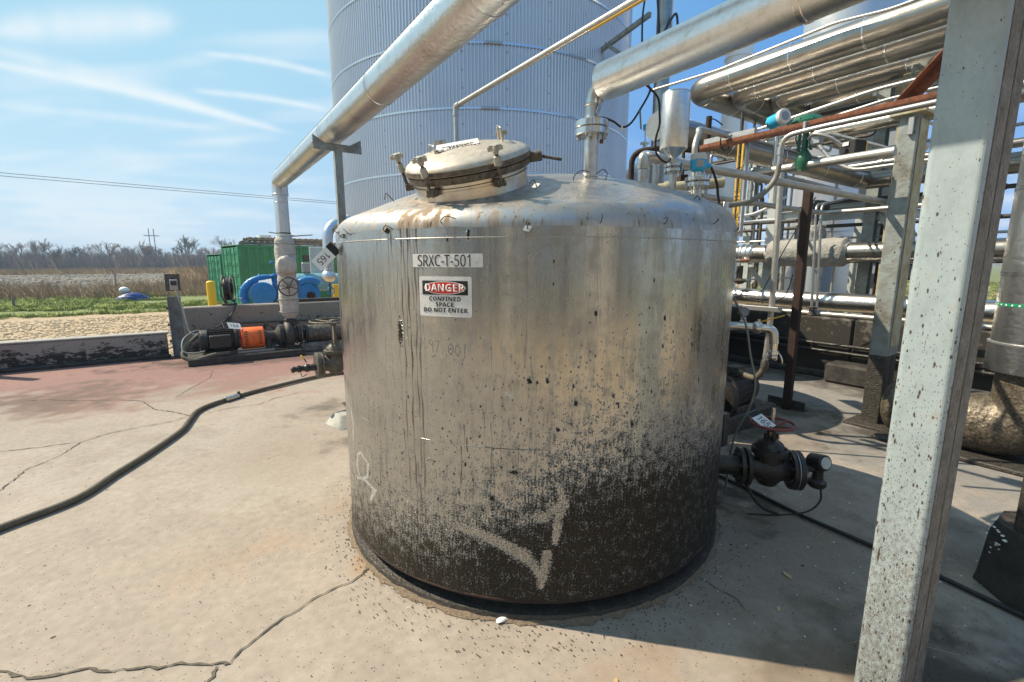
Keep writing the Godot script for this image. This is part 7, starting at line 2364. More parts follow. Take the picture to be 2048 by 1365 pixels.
	put("pin", MB.new().cyl(Vector3(8.75, 1.64, -5.02), Vector3(8.75, 1.78, -5.02), 0.012, 0.012, 8), M["rust"], o)
	put("hose", MB.new().tube(curve([Vector3(8.62, 1.42, -5.2), Vector3(8.6, 1.28, -5.22), Vector3(8.62, 1.12, -5.05), Vector3(8.64, 1.02, -4.7), Vector3(8.66, 1.0, -4.35), Vector3(8.66, 1.12, -4.1), Vector3(8.66, 1.5, -4.0)], 6), 0.010, 8), M["cable"], o)
	put("bracket", MB.new().box(Vector3(8.95, 1.34, -5.02), Vector3(0.4, 0.05, 0.05), 0.004), M["paint"], o)
	# floodlight and flanged stack right of the shaded column
	o = thing("relief_stack", "wire-wrapped flanged stack with round lamp beside the shaded column", "stack", Vector3(9.4, 0.9, -2.75))
	put("stack", MB.new().cyl(Vector3(9.4, 0.0, -2.72), Vector3(9.4, 2.35, -2.72), 0.055, 0.055, 16), M["galv"], o)
	for k in 7:
		put("flange_disc", MB.new().cyl(Vector3(9.4, 1.0 + k * 0.17, -2.72), Vector3(9.4, 1.03 + k * 0.17, -2.72), 0.10, 0.10, 20), M["conduit"], o)
	put("lamp_head", MB.new().cyl(Vector3(9.3, 1.55, -2.62), Vector3(9.22, 1.56, -2.55), 0.12, 0.13, 24, 0.01), M["grime"], o)
	put("lamp_lens", MB.new().cyl(Vector3(9.219, 1.56, -2.549), Vector3(9.21, 1.56, -2.54), 0.10, 0.10, 24), M["grey_vessel"], o)
	put("muff", soft([Vector2(0.05, 1.95), Vector2(0.12, 2.0), Vector2(0.13, 2.15), Vector2(0.10, 2.25), Vector2(0.05, 2.3)], Vector3(9.4, 0, -2.72), Basis.IDENTITY, 24, 0.03, 15), M["fabric"], o)

	# control valve with green diaphragm, blue positioner, junction box
	o = thing("instrument_line", "small pipe behind the rusty angle carrying the green control valve", "pipe", Vector3(5.5, 2.6, -2.5))
	put("pipe", MB.new().cyl(Vector3(5.5, 2.72, -3.1), Vector3(5.5, 2.72, -1.75), 0.045, 0.045, 18), M["conduit"], o)
	put("tee_leg", MB.new().cyl(Vector3(5.5, 2.34, -2.80), Vector3(5.5, 2.72, -2.80), 0.03, 0.03, 14), M["conduit"], o)
	o = thing("control_valve", "dark green control valve with dished diaphragm casing", "control valve", Vector3(5.5, 2.75, -2.55))
	put("diaphragm_case", MB.new().lathe([Vector2(0.05, 3.06), Vector2(0.12, 3.09), Vector2(0.155, 3.12), Vector2(0.165, 3.13), Vector2(0.165, 3.15), Vector2(0.155, 3.16), Vector2(0.12, 3.205), Vector2(0.05, 3.23), Vector2(0, 3.232)], Vector3(5.5, 0, -2.55), Basis.IDENTITY, 36), M["green_dark"], o)
	for k in 8:
		var a := TAU * k / 8
		put("case_bolt", MB.new().cyl(Vector3(5.5 + cos(a) * 0.15, 3.11, -2.55 + sin(a) * 0.15), Vector3(5.5 + cos(a) * 0.15, 3.175, -2.55 + sin(a) * 0.15), 0.009, 0.009, 6), M["green_dark"], o)
	put("yoke", MB.new().box(Vector3(5.5, 2.97, -2.61), Vector3(0.05, 0.2, 0.02), 0.004).box(Vector3(5.5, 2.97, -2.49), Vector3(0.05, 0.2, 0.02), 0.004).cyl(Vector3(5.5, 2.84, -2.55), Vector3(5.5, 3.07, -2.55), 0.03, 0.03, 14), M["green_dark"], o)
	put("valve_body", MB.new().lathe([Vector2(0, 2.66), Vector2(0.06, 2.67), Vector2(0.08, 2.74), Vector2(0.07, 2.82), Vector2(0.035, 2.88)], Vector3(5.5, 0, -2.55), Basis.IDENTITY, 24), M["green_dark"], o)
	put("positioner", MB.new().box(Vector3(5.46, 2.96, -2.42), Vector3(0.08, 0.12, 0.10), 0.01), M["galv"], o)
	put("yellow_tag", MB.new().box(Vector3(5.36, 3.09, -2.62), Vector3(0.01, 0.05, 0.03), 0.002), M["yellow"], o)
	o = thing("flow_transmitter", "blue flow transmitter head with grey window ring by control valve", "transmitter", Vector3(5.3, 2.9, -2.75))
	var fa := Vector3(-0.35, 0.1, 0.93).normalized()
	put("housing", MB.new().cyl(Vector3(5.3, 3.18, -2.83), Vector3(5.3, 3.18, -2.83) + fa * 0.15, 0.07, 0.07, 8, 0.006), M["sensor_blue"], o)
	put("window_ring", MB.new().cyl(Vector3(5.3, 3.18, -2.83) + fa * 0.148, Vector3(5.3, 3.18, -2.83) + fa * 0.20, 0.078, 0.078, 28, 0.006), M["sensor_grey"], o)
	put("window", MB.new().cyl(Vector3(5.3, 3.18, -2.83) + fa * 0.199, Vector3(5.3, 3.18, -2.83) + fa * 0.203, 0.045, 0.045, 24), M["grey_vessel"], o)
	put("nameplate", MB.new().box(Vector3(5.245, 3.165, -2.79), Vector3(0.004, 0.06, 0.09), 0.001, Basis(Vector3.UP, 0.35)), M["print_black"], o)
	put("neck", MB.new().cyl(Vector3(5.32, 2.74, -2.76), Vector3(5.32, 3.09, -2.76), 0.022, 0.022, 12), M["stainless_clean"], o)
	o = thing("junction_box", "black actuator box with yellow stickers near the middle column", "actuator", Vector3(5.6, 2.6, -2.15))
	put("box", MB.new().box(Vector3(5.62, 2.82, -2.14), Vector3(0.17, 0.17, 0.15), 0.01, Basis(Vector3.UP, -0.2)), M["print_black"], o)
	put("white_sticker", MB.new().box(Vector3(5.532, 2.87, -2.18), Vector3(0.003, 0.035, 0.06), 0.0, Basis(Vector3.UP, -0.2)), M["white"], o)
	put("yellow_sticker", MB.new().box(Vector3(5.68, 2.83, -2.056), Vector3(0.04, 0.12, 0.003), 0.0, Basis(Vector3.UP, -0.2)), M["yellow"], o)
	put("yellow_sticker", MB.new().box(Vector3(5.64, 2.80, -2.062), Vector3(0.04, 0.05, 0.003), 0.0, Basis(Vector3.UP, -0.2)), M["yellow"], o)
	put("stem", MB.new().cyl(Vector3(5.58, 2.70, -2.14), Vector3(5.55, 2.76, -2.14), 0.035, 0.035, 12), M["grime"], o)
	put("cord_grip", MB.new().tube(curve([Vector3(5.5, 2.86, -2.2), Vector3(5.42, 2.95, -2.3), Vector3(5.40, 3.0, -2.42), Vector3(5.46, 2.98, -2.5)], 5), 0.018, 10), M["conduit"], o)

	# yellow lettered pipe marker, upright beside the tank
	o = thing("vacuum_pipe", "upright pipe with yellow vacuum line marker close behind tank's edge", "pipe", Vector3(3.96, 0.0, -2.34))
	put("pipe", MB.new().cyl(Vector3(3.98, 0.3, -2.34), Vector3(3.95, 2.95, -2.35), 0.014, 0.014, 12), M["grime"], o)
	put("marker", MB.new().box(Vector3(3.952, 2.25, -2.345), Vector3(0.006, 1.0, 0.055), 0.001), M["yellow_dull"], o)
	text_mesh("TO VAC - 501 (mmHg)", 0.045, Transform3D(Basis(Vector3(0, 1, 0), Vector3(0, 0, -1), Vector3(-1, 0, 0)), Vector3(3.947, 2.22, -2.345)), M["print_black"], o, "lettering", 0.95)
	put("foot", MB.new().box(Vector3(3.98, 0.16, -2.34), Vector3(0.1, 0.32, 0.1), 0.01), M["grime"], o)


func far_plant() -> void:
	# thin vent pipe crossing in front of the silo
	var o := thing("thin_vent_pipe", "thin pale pipe rising behind the manway and slanting to upper right", "pipe", Vector3(2.85, 0.0, -5.40))
	put("pipe", MB.new().tube(bend([Vector3(2.85, 0.0, -5.40), Vector3(2.85, 3.58, -5.40), Vector3(2.85, 3.58, 1.0)], 0.045, 5), 0.027, 14), M["conduit"], o)
	put("elbow", MB.new().tube(bend([Vector3(2.85, 3.50, -5.40), Vector3(2.85, 3.58, -5.40), Vector3(2.85, 3.58, -5.30)], 0.05, 6), 0.034, 16), M["conduit"], o)
	put("collar", MB.new().cyl(Vector3(2.85, 3.47, -5.40), Vector3(2.85, 3.50, -5.40), 0.036, 0.036, 16), M["conduit"], o)
	put("yellow_band", MB.new().cyl(Vector3(2.85, 2.6, -5.40), Vector3(2.85, 2.86, -5.40), 0.0285, 0.0285, 14), M["yellow_dull"], o)
	put("yellow_marker", MB.new().box(Vector3(2.85, 3.552, -2.75), Vector3(0.03, 0.006, 0.6), 0.0), M["yellow_dull"], o)
	# bracket and standpipe on the silo's right flank
	o = thing("silo_standpipe", "vertical silver pipe bracketed off the silo's right flank", "pipe", Vector3(10.9, 0, -8.8))
	put("standpipe", MB.new().cyl(Vector3(10.87, 0.0, -8.83), Vector3(10.87, 12.5, -8.83), 0.20, 0.20, 28), M["jacket_dull"], o)
	for y: float in [3.2, 7.95, 10.9]:
		put("bracket_arm", MB.new().box(Vector3(10.5, y, -9.9), Vector3(0.10, 0.12, 2.2), 0.006, Basis(Vector3.UP, -0.2)), M["paint_worn"], o)
		put("bracket_brace", MB.new().box(Vector3(10.42, y - 0.5, -9.95), Vector3(0.08, 0.09, 1.75), 0.006, Basis(Vector3.UP, -0.2) * Basis(Vector3.RIGHT, 0.62)), M["paint_worn"], o)
	put("cable_loops", MB.new().tube(curve([Vector3(10.3, 8.8, -8.7), Vector3(10.32, 8.0, -8.6), Vector3(10.45, 7.3, -8.6), Vector3(10.6, 7.6, -8.55), Vector3(10.9, 8.0, -8.5), Vector3(11.0, 7.5, -8.5), Vector3(10.9, 7.2, -8.5)], 8), 0.03, 8), M["cable"], o)
	o = thing("silo_cable", "black cable looping down beside the silo standpipe", "cable", Vector3(10.1, 7.0, -8.9))
	put("cable", MB.new().tube(curve([Vector3(10.4, 8.9, -9.0), Vector3(10.2, 8.5, -8.9), Vector3(10.1, 7.9, -8.9), Vector3(10.12, 7.2, -8.9), Vector3(10.15, 6.5, -8.9)], 8), 0.025, 8), M["cable"], o)
	# white tanks beyond
	o = thing("white_tank", "squat white tank with domed roof right of the silo", "storage tank", Vector3(17.4, -0.05, -13.4))
	put("shell", MB.new().lathe([Vector2(2.1, -0.05), Vector2(2.1, 5.3)], Vector3(17.4, 0, -13.4), Basis.IDENTITY, 64), M["white_vessel"], o)
	put("dome", MB.new().lathe([Vector2(2.12, 5.28), Vector2(2.05, 5.5), Vector2(1.7, 5.8), Vector2(1.1, 6.0), Vector2(0, 6.1)], Vector3(17.4, 0, -13.4), Basis.IDENTITY, 48), M["white_vessel"], o)
	put("roof_stalk", MB.new().cyl(Vector3(15.9, 5.2, -13.6), Vector3(15.9, 6.6, -13.6), 0.09, 0.09, 14).cyl(Vector3(15.9, 6.55, -13.6), Vector3(15.9, 7.05, -13.6), 0.035, 0.035, 10).cyl(Vector3(15.9, 6.5, -13.6), Vector3(15.9, 6.56, -13.6), 0.2, 0.2, 20), M["white_vessel"], o)
	put("stalk_sensor", MB.new().cyl(Vector3(15.9, 7.05, -13.6), Vector3(15.9, 7.25, -13.6), 0.11, 0.11, 12), M["sensor_blue"], o)
	put("sensor_cord", MB.new().tube(curve([Vector3(16.0, 7.2, -13.6), Vector3(16.4, 7.15, -13.5), Vector3(16.4, 6.8, -13.5), Vector3(16.0, 5.9, -13.5), Vector3(15.6, 5.4, -13.5)], 6), 0.02, 6), M["cable"], o)
	o = thing("pale_dome_tank", "small pale blue domed tank peeking above the overflow pipe", "storage tank", Vector3(21.0, -0.05, -16.0))
	put("shell", MB.new().lathe([Vector2(1.15, -0.05), Vector2(1.15, 6.6), Vector2(1.0, 7.1), Vector2(0.6, 7.5), Vector2(0, 7.65)], Vector3(21.0, 0, -16.0), Basis.IDENTITY, 48), M["white_vessel"], o)
	# tall white tower
	o = thing("white_tower", "tall white cylindrical tower behind the rack pipes", "tower", Vector3(13.64, -0.05, -8.36))
	put("shell", MB.new().lathe([Vector2(0.37, -0.05), Vector2(0.37, 12.0), Vector2(0.2, 12.4), Vector2(0, 12.45)], Vector3(13.64, 0, -8.36), Basis.IDENTITY, 40), M["white_vessel"], o)
	for y: float in [2.2, 4.8, 7.5]:
		put("girth_ring", MB.new().ring(Vector3(13.64, y, -8.36), Vector3.UP, 0.375, 0.025, 40, 6), M["white_vessel"], o)
	o = thing("grey_vessel", "blue-grey vertical vessel under the wrapped valve", "vessel", Vector3(12.9, -0.05, -5.43))
	put("shell", MB.new().lathe([Vector2(0.36, -0.05), Vector2(0.36, 1.9), Vector2(0.3, 2.1), Vector2(0, 2.2)], Vector3(12.9, 0, -5.43), Basis.IDENTITY, 40), M["grey_vessel"], o)
	put("side_pipe", MB.new().cyl(Vector3(12.5, -0.05, -5.7), Vector3(12.5, 2.6, -5.7), 0.12, 0.12, 16), M["grey_vessel"], o)
	o = thing("ribbed_shed", "tall pale ribbed tank far behind the rack pipes", "storage tank", Vector3(23.6, -0.05, -9.6))
	put("shell", MB.new().lathe([Vector2(1.7, -0.05), Vector2(1.7, 12.4), Vector2(0, 13.0)], Vector3(23.6, 0, -9.6), Basis.IDENTITY, 48), M["silo_sheet"], o)
	for y: float in [3.0, 6.0, 9.0, 12.0]:
		put("band", MB.new().ring(Vector3(23.6, y, -9.6), Vector3.UP, 1.7, 0.03, 48, 6), M["band"], o)
	o = thing("dark_stack", "dark slim vessel beyond the grey beam", "vessel", Vector3(13.6, -0.05, -4.1))
	put("shell", MB.new().lathe([Vector2(0.22, -0.05), Vector2(0.22, 3.0), Vector2(0, 3.2)], Vector3(13.6, 0, -4.1), Basis.IDENTITY, 28), M["grime"], o)
	o = thing("grey_duct", "blue-grey rectangular duct behind the black junction box", "duct", Vector3(11.5, -0.05, -3.4))
	put("duct", MB.new().box(Vector3(11.6, 2.3, -3.65), Vector3(0.3, 4.7, 0.5), 0.02), M["grey_vessel"], o)
	put("edge_angle", MB.new().box(Vector3(11.5, 2.3, -3.36), Vector3(0.12, 4.7, 0.06), 0.004), M["paint"], o)


# unseen tanks added behind the viewer for the polished wall to mirror
func added_tanks_behind() -> void:
	var m := mat("tank_grey", lin(0.40, 0.395, 0.375), 0.6)
	var row := Vector3(0.826, 0, 0.5635)
	var mid := Vector3(-4.5, 0, 6.6)
	var words := ["first", "second", "third", "fourth", "fifth", "sixth"]
	for k in 6:
		var c := mid + row * (-10.0 + k * 4.3) + Vector3(-0.56, 0, 0.83) * (k % 2) * 1.2
		var o := thing("added_mirror_tank", "%s added grey tank from the left in the unseen row behind the viewer" % words[k], "storage tank", c + Vector3(0, -0.06, 0), "added tanks behind the viewer")
		put("shell", MB.new().lathe([Vector2(1.75, -0.06), Vector2(1.75, 8.5 - (k % 3) * 1.1)], c, Basis.IDENTITY, 56), m, o)
		put("roof", MB.new().lathe([Vector2(1.8, 8.45 - (k % 3) * 1.1), Vector2(0.0, 9.0 - (k % 3) * 1.1)], c, Basis.IDENTITY, 56), m, o)
		for y: float in [2.0, 4.0, 6.0]:
			put("band", MB.new().ring(c + Vector3.UP * y, Vector3.UP, 1.76, 0.03, 48, 6), M["galv"], o)


# one bare tree: trunk, forks and twigs as thin tapered sticks, rooted at the origin
func tree_parts(sd: int, h: float) -> Array:
	var r := RandomNumberGenerator.new()
	r.seed = sd
	var trunk := MB.new()
	var crown := MB.new()
	var todo: Array = []
	var lean := Vector3(r.randf_range(-0.12, 0.12), 1, r.randf_range(-0.12, 0.12)).normalized()
	var top := lean * h * r.randf_range(0.35, 0.5)
	trunk.tube([Vector3(0, -0.3, 0), top * 0.5, top], h * 0.022, 6, false, h * 0.014)
	var forks := r.randi_range(4, 6)
	for k in forks:
		var a := TAU * (k + r.randf() * 0.6) / forks
		var d := (lean * r.randf_range(0.8, 1.5) + Vector3(cos(a), 0, sin(a)) * r.randf_range(0.35, 0.8)).normalized()
		todo.append([top * r.randf_range(0.6, 1.0), d, h * r.randf_range(0.22, 0.34), h * 0.010, 0])
	while todo.size() > 0:
		var t: Array = todo.pop_back()
		var p: Vector3 = t[0]
		var d: Vector3 = t[1]
		var l: float = t[2]
		var w: float = t[3]
		var e := p + d * l
		var mid := p.lerp(e, 0.5) + Vector3(r.randf_range(-1, 1), r.randf_range(-1, 1), r.randf_range(-1, 1)) * l * 0.07
		var mb := crown if t[4] > 0 else trunk
		mb.tube([p, mid, e], w, 4 if t[4] < 2 else 3, false, w * 0.5)
		if t[4] < 3:
			var cnt := r.randi_range(4, 6)
			for k in cnt:
				var dd := (d * 1.1 + Vector3(r.randf_range(-1, 1), r.randf_range(-0.4, 1), r.randf_range(-1, 1)) * 0.85).normalized()
				todo.append([p.lerp(e, r.randf_range(0.35, 1.0)), dd, l * r.randf_range(0.45, 0.68), maxf(w * 0.55, 0.018), t[4] + 1])
	return [trunk, crown]


func scatter(called: String, blade: ArrayMesh, spots: Array, parent: Node3D = null) -> MultiMeshInstance3D:
	var mm := MultiMesh.new()
	mm.transform_format = MultiMesh.TRANSFORM_3D
	mm.mesh = blade
	mm.instance_count = spots.size()
	for i in spots.size():
		mm.set_instance_transform(i, spots[i])
	var o := MultiMeshInstance3D.new()
	o.multimesh = mm
	o.name = numbered(called)
	(parent if parent else self).add_child(o, true)
	return o


# a tuft of bent blades about the origin
func tuft(sd: int, count: int, h: float, spread: float, w: float, m: Material) -> ArrayMesh:
	var r := RandomNumberGenerator.new()
	r.seed = sd
	var mb := MB.new()
	for k in count:
		var a := r.randf() * TAU
		var d := Vector3(cos(a), 0, sin(a))
		var p := Vector3(r.randf_range(-1, 1), 0, r.randf_range(-1, 1)) * spread * 0.6
		var hh := h * r.randf_range(0.5, 1.1)
		var q := p + d * spread * r.randf_range(0.1, 0.5) + Vector3.UP * hh * 0.6
		var e := p + d * spread * r.randf_range(0.4, 1.1) + Vector3.UP * hh
		var s := Vector3(-d.z, 0, d.x) * w
		var n := (d + Vector3.UP * 0.6).normalized()
		var i := mb.add(p - s, n)
		mb.add(p + s, n)
		mb.add(q - s * 0.7, n)
		mb.add(q + s * 0.7, n)
		mb.add(e, n)
		mb.tri(i, i + 1, i + 3)
		mb.tri(i, i + 3, i + 2)
		mb.tri(i + 2, i + 3, i + 4)
	return mb.mesh(Vector3.ZERO, m)


func countryside() -> void:
	var r := RandomNumberGenerator.new()
	r.seed = 123
	# bare wood along the far edge of the field
	var kinds: Array = []
	var barks: Array = [M["bark"], M["bark_pale"], mat("bark_green", lin(0.12, 0.115, 0.06), 0.95)]
	for k in 7:
		var p := tree_parts(200 + k * 3, 9.0)
		org = Vector3.ZERO
		var t := Node3D.new()
		put("trunk", p[0], barks[k % 2], t)
		put("crown", p[1], barks[[0, 1, 2, 0, 1, 2, 1][k]], t)
		kinds.append(t)
	var seen := 0
	var words := ["leftmost run", "left", "middle", "right", "rightmost run"]
	for k in 84:
		# headings -16 to 17 degrees, thick from side to side, denser at the left
		var az := deg_to_rad(-16.0 + 33.0 * (k + r.randf_range(-0.4, 0.4)) / 84.0)
		var dist := r.randf_range(118, 150) + (12.0 if k % 3 == 0 else 0.0)
		var t: Node3D = kinds[k % 7].duplicate()
		t.name = numbered("bare_tree")
		add_child(t)
		var s := r.randf_range(0.5, 0.88) * (1.2 if k % 9 == 4 else 1.0)
		t.position = Vector3(sin(az) * dist, -0.1, -cos(az) * dist)
		t.rotation.y = r.randf() * TAU
		t.scale = Vector3(s * r.randf_range(0.9, 1.15), s, s * r.randf_range(0.9, 1.15))
		tag(t, "leafless grey-brown tree in the wood line beyond the plowed field", "tree", "bare trees of the far wood")
	for t: Node3D in kinds:
		t.free()
	# undergrowth of the wood: one mass
	var thicket := tuft(5, 60, 3.0, 1.6, 0.025, M["bark"])
	var sp: Array = []
	for k in 2600:
		var az := deg_to_rad(r.randf_range(-20.0, 20.0))
		var dist := r.randf_range(120, 175)
		var s := r.randf_range(0.5, 1.35)
		sp.append(Transform3D(Basis(Vector3.UP, r.randf() * TAU).scaled(Vector3(s, s * r.randf_range(0.7, 1.3), s)), Vector3(sin(az) * dist, -0.1, -cos(az) * dist)))
	tag(stuff(scatter("undergrowth", thicket, sp)), "tangled grey undergrowth filling the far wood", "undergrowth")
	var far := tuft(6, 60, 4.0, 2.2, 0.05, M["bark_pale"])
	sp = []
	for k in 900:
		var az := deg_to_rad(r.randf_range(-24.0, 110.0))
		var dist := r.randf_range(380, 520)
		var s := r.randf_range(0.8, 1.6)
		sp.append(Transform3D(Basis(Vector3.UP, r.randf() * TAU).scaled(Vector3(s * 2.0, s, s * 2.0)), Vector3(sin(az) * dist, -0.1, -cos(az) * dist)))
	tag(stuff(scatter("distant_wood", far, sp)), "hazy line of woodland along the horizon", "woodland")
	# dry straw along the wood and between field and yard
	var dry := tuft(7, 26, 0.75, 0.5, 0.012, M["straw"])
	sp = []
	for k in 2600:
		var az := deg_to_rad(r.randf_range(-18.0, 18.0))
		var dist := r.randf_range(92, 122)
		sp.append(Transform3D(Basis(Vector3.UP, r.randf() * TAU).scaled(Vector3(1.6, r.randf_range(0.7, 1.5), 1.6)), Vector3(sin(az) * dist, -0.1, -cos(az) * dist)))
	for k in 1400:
		var x := r.randf_range(-1.0, 16.0)
		sp.append(Transform3D(Basis(Vector3.UP, r.randf() * TAU).scaled(Vector3.ONE * r.randf_range(0.8, 2.2)), Vector3(x, -0.1, r.randf_range(-62, -44))))
	tag(stuff(scatter("dry_grass", dry, sp)), "tan dry grass round the plowed field", "dry grass")
	# brown brush clumps at the near edge of the field
	var twig := tuft(8, 44, 0.8, 0.55, 0.008, M["brush"])
	sp = []
	for k in 1500:
		var x := r.randf_range(-24.0, 4.0)
		var z := -33.0 + r.randf_range(-4.5, 3.0)
		var dens := 0.5 + 0.5 * sin(x * 0.9) * sin(x * 0.37 + 1.0)
		if r.randf() < 0.25 + dens * 0.8 and x > -12.0 - r.randf() * 12.0:
			sp.append(Transform3D(Basis(Vector3.UP, r.randf() * TAU).scaled(Vector3.ONE * r.randf_range(0.5, 1.25)), Vector3(x, -0.1, z)))
	for k in 700:
		sp.append(Transform3D(Basis(Vector3.UP, r.randf() * TAU).scaled(Vector3.ONE * r.randf_range(0.9, 2.2)), Vector3(r.randf_range(0.2, 12.0), -0.1, r.randf_range(-48, -34))))
	tag(stuff(scatter("brush", twig, sp)), "brown leafless brush in front of the plowed field", "brush")
	# new grass in the verge
	var green := tuft(9, 30, 0.16, 0.16, 0.006, M["blade"])
	sp = []
	var f := FastNoiseLite.new()
	f.seed = 8
	f.frequency = 0.22
	for k in 26000:
		var x := r.randf_range(-34, 24)
		var z := r.randf_range(-37, -19)
		if f.get_noise_2d(x * 0.5, z * 1.6) > 0.04 - (0.12 if z < -24.0 else 0.0) + (0.25 if z > -21.0 else 0.0):
			sp.append(Transform3D(Basis(Vector3.UP, r.randf() * TAU).scaled(Vector3(1.5, r.randf_range(0.5, 1.3), 1.5)), Vector3(x, -0.09, z)))
	for k in 6000:
		var x := r.randf_range(14, 60)
		var z := r.randf_range(-32, 4)
		sp.append(Transform3D(Basis(Vector3.UP, r.randf() * TAU).scaled(Vector3(2.0, 1.0, 2.0)), Vector3(x, -0.09, z)))
	tag(stuff(scatter("grass", green, sp)), "short spring grass on the verge", "grass")
	var verge := mat("verge", lin(1, 1, 1), 0.95, 0.0, ramp_tex(256, 0.08, 0.02, 66, [lin(0.26, 0.21, 0.12), lin(0.18, 0.19, 0.07), lin(0.12, 0.18, 0.045), lin(0.10, 0.16, 0.04)], 0.5), null, 0.35)
	struct("grass_verge", sheet(-70, 60, -37.2, -20.5, -0.075, 80, 12, 0.02, 9, 1.8), verge)
	# stubble stones glinting on the tilled soil
	var clod := MB.new().ball(Vector3.ZERO, 0.09, 0.5, 5).mesh(Vector3.ZERO, mat("clod", lin(0.30, 0.26, 0.20), 0.95))
	sp = []
	for k in 14000:
		var az := deg_to_rad(r.randf_range(-18.0, 17.0))
		var dist := 38.0 + 80.0 * pow(r.randf(), 1.6)
		sp.append(Transform3D(Basis(Vector3.UP, r.randf() * TAU).scaled(Vector3(1.4, r.randf_range(0.5, 1.6), 1.0) * r.randf_range(0.5, 1.5)), Vector3(sin(az) * dist, 0.0, -cos(az) * dist)))
	tag(stuff(scatter("soil_clods", clod, sp)), "pale clods and stalks strewn over the plowed field", "clods")
	# gravel stones in the yard
	var stone := MB.new().ball(Vector3.ZERO, 0.022, 0.6, 5).mesh(Vector3.ZERO, mat("stone", lin(0.46, 0.37, 0.25), 0.9))
	sp = []
	for k in 16000:
		var x := r.randf_range(-16, 5)
		var z := -10.8 - 9.0 * pow(r.randf(), 1.3)
		sp.append(Transform3D(Basis(Vector3.UP, r.randf() * TAU).scaled(Vector3(1.3, r.randf_range(0.6, 1.2), 1.0) * r.randf_range(0.5, 1.6)), Vector3(x, -0.045, z)))
	tag(stuff(scatter("yard_stones", stone, sp)), "loose tan stones over the gravel yard", "gravel")
	# fence posts
	for p: Array in [[-4.3, -41.0, 1.0], [0.9, -39.5, 0.9], [-6.0, -26.5, 0.35], [-15.0, -43.0, 1.1]]:
		var o := single("fence_post", "thin weathered fence post standing in the brush by the field", "post", Vector3(p[0], -0.1, p[1]), MB.new().cyl(Vector3(p[0], -0.1, p[1]), Vector3(p[0] + 0.03, p[2], p[1]), 0.045, 0.04, 8), M["wood"], "fence posts by the field")
		o.set_meta("group", "fence posts by the field")
	# power line
	var o := thing("utility_pole", "distant double wooden utility pole above the wood", "utility pole", Vector3(-7.2, -0.1, -135))
	for k in 2:
		put("pole", MB.new().cyl(Vector3(-7.2 + k * 0.9, -0.1, -135), Vector3(-7.2 + k * 0.9, 9.3, -135), 0.09, 0.08, 8), M["bark"], o)
	put("crossarm", MB.new().box(Vector3(-6.75, 7.7, -135), Vector3(2.8, 0.16, 0.12)), M["bark"], o)
	for k in 2:
		o = thing("overhead_wire", ["upper overhead wire crossing the sky at left", "lower overhead wire crossing the sky at left"][k], "wire", Vector3(-12, 9.0, -58.6))
		var pts: Array = []
		for q in 25:
			var fq := q / 24.0
			pts.append(Vector3(lerpf(-60, 60, fq), lerpf(10.15, 7.8, fq) - k * 0.36 + 2.2 * pow(fq - 0.5, 2) + 0.25 * k * fq, lerpf(-59.5, -57.5, fq)))
		put("wire", MB.new().tube(pts, 0.022, 5), M["cable"], o)


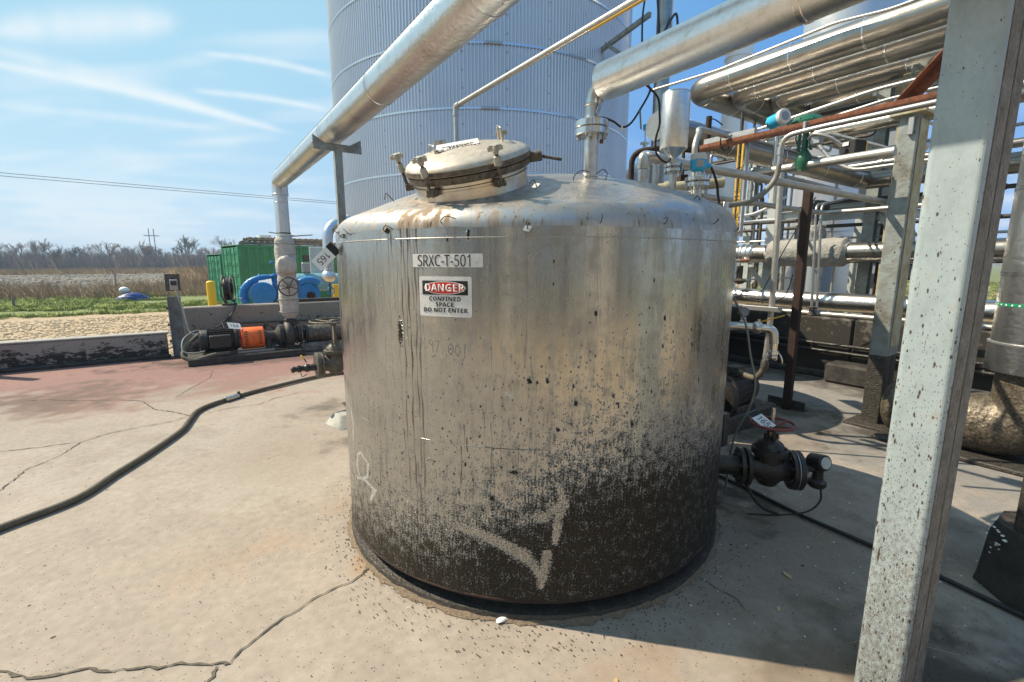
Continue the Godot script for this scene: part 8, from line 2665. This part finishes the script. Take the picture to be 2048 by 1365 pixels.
func litter() -> void:
	var r := RandomNumberGenerator.new()
	r.seed = 55
	# crumpled paper by the tank
	var o: Node3D = single("paper_scrap", "crumpled white paper scrap on the slab before the tank", "litter", Vector3(1.08, 0.0, -1.66), soft([Vector2(0.0, 0.0), Vector2(0.020, 0.002), Vector2(0.024, 0.007), Vector2(0.012, 0.013), Vector2(0.0, 0.015)], Vector3(1.08, 0.002, -1.66), Basis.from_scale(Vector3(1.4, 1, 0.8)), 16, 0.05, 21), M["white"])
	for p: Array in [[2.55, -1.05, "small tan leaf on the shaded slab by the hose", 0.03], [1.28, -1.12, "tan chip of wood on the lit slab near the column", 0.022], [2.25, -0.95, "pale dry leaf scrap beside the near column", 0.02]]:
		single("leaf", p[2], "leaf", Vector3(p[0], 0, p[1]), MB.new().slab(PackedVector2Array([Vector2(-p[3], 0), Vector2(-p[3] * 0.3, p[3] * 0.45), Vector2(p[3] * 0.7, p[3] * 0.3), Vector2(p[3], 0), Vector2(p[3] * 0.3, -p[3] * 0.4), Vector2(-p[3] * 0.6, -p[3] * 0.3)]), Vector3(p[0], 0.003, p[1]), Basis(Vector3.UP, p[0] * 3.0) * Basis(Vector3.BACK, 0.12), 0.004), M["straw"])
	# paint and scale flakes in the oily corner
	var flake := MB.new().box(Vector3.ZERO, Vector3(0.008, 0.0012, 0.005)).mesh(Vector3.ZERO, M["white"])
	var sp: Array = []
	for k in 420:
		var p := Vector2(r.randf_range(1.9, 4.2), r.randf_range(-1.6, 0.9))
		if r.randf() < 0.25:
			p = Vector2(r.randf_range(2.6, 3.6), r.randf_range(-0.2, 0.7))
		sp.append(Transform3D((Basis(Vector3.UP, r.randf() * TAU) * Basis(Vector3.RIGHT, r.randf_range(-0.4, 0.4))).scaled(Vector3.ONE * r.randf_range(0.25, 1.3)), Vector3(p.x, 0.006, p.y)))
	tag(stuff(scatter("paint_flakes", flake, sp)), "white paint flakes strewn on the oily slab at right", "flakes")
	# grit on the slab
	var grit := MB.new().ball(Vector3.ZERO, 0.0032, 0.6, 5).mesh(Vector3.ZERO, mat("grit_dark", lin(0.10, 0.085, 0.065), 0.9))
	sp = []
	for k in 900:
		sp.append(Transform3D(Basis.from_scale(Vector3.ONE * r.randf_range(0.3, 1.3)), Vector3(r.randf_range(-3.5, 3.6), 0.003, r.randf_range(-8.0, 0.3))))
	for k in 1500:
		var a := r.randf() * TAU
		var d := TANK_R + 0.03 + 0.22 * pow(r.randf(), 2.2)
		sp.append(Transform3D(Basis.from_scale(Vector3.ONE * r.randf_range(0.4, 1.5)), TANK + Vector3(sin(a) * d, 0.003, -cos(a) * d)))
	tag(stuff(scatter("slab_grit", grit, sp)), "dark grit scattered over the slab", "grit")
	var stalk := MB.new().cyl(Vector3(-0.05, 0, 0), Vector3(0.05, 0.004, 0), 0.0012, 0.0008, 4).mesh(Vector3.ZERO, M["straw"])
	sp = []
	for k in 46:
		sp.append(Transform3D(Basis(Vector3.UP, r.randf() * TAU).scaled(Vector3.ONE * r.randf_range(0.5, 1.4)), Vector3(r.randf_range(1.6, 4.0), 0.005, r.randf_range(-1.9, 0.7))))
	tag(stuff(scatter("straw_bits", stalk, sp)), "thin straw stalks blown onto the slab", "straw")
	# far junk in the verge
	o = thing("blue_tarp_heap", "blue tarpaulin heap with a white pail behind it on the verge", "tarpaulin", Vector3(-2.4, -0.1, -28.2))
	put("tarp", soft([Vector2(0.52, 0.0), Vector2(0.42, 0.18), Vector2(0.2, 0.36), Vector2(0.0, 0.40)], Vector3(-2.4, -0.08, -28.2), Basis.from_scale(Vector3(1.3, 1, 0.7)), 24, 0.08, 31), M["tarp_blue"], o)
	put("pail", MB.new().ball(Vector3(-2.7, 0.42, -28.4), 0.2, 0.8, 16), M["white"], o)
	single("white_sack", "small white sack lying in the brush left of the tarpaulin", "sack", Vector3(-9.0, -0.1, -28.0), soft([Vector2(0.5, 0.0), Vector2(0.4, 0.15), Vector2(0.0, 0.22)], Vector3(-9.0, -0.06, -28.0), Basis.from_scale(Vector3(1.2, 1, 0.6)), 18, 0.06, 32), M["white_vessel"])
	single("grey_sheet", "flat dark grey sheet lying on the grass at far left", "sheet", Vector3(-13.2, -0.1, -26.5), MB.new().box(Vector3(-13.2, 0.0, -26.5), Vector3(2.6, 0.12, 0.9), 0.03), M["grey_vessel"])
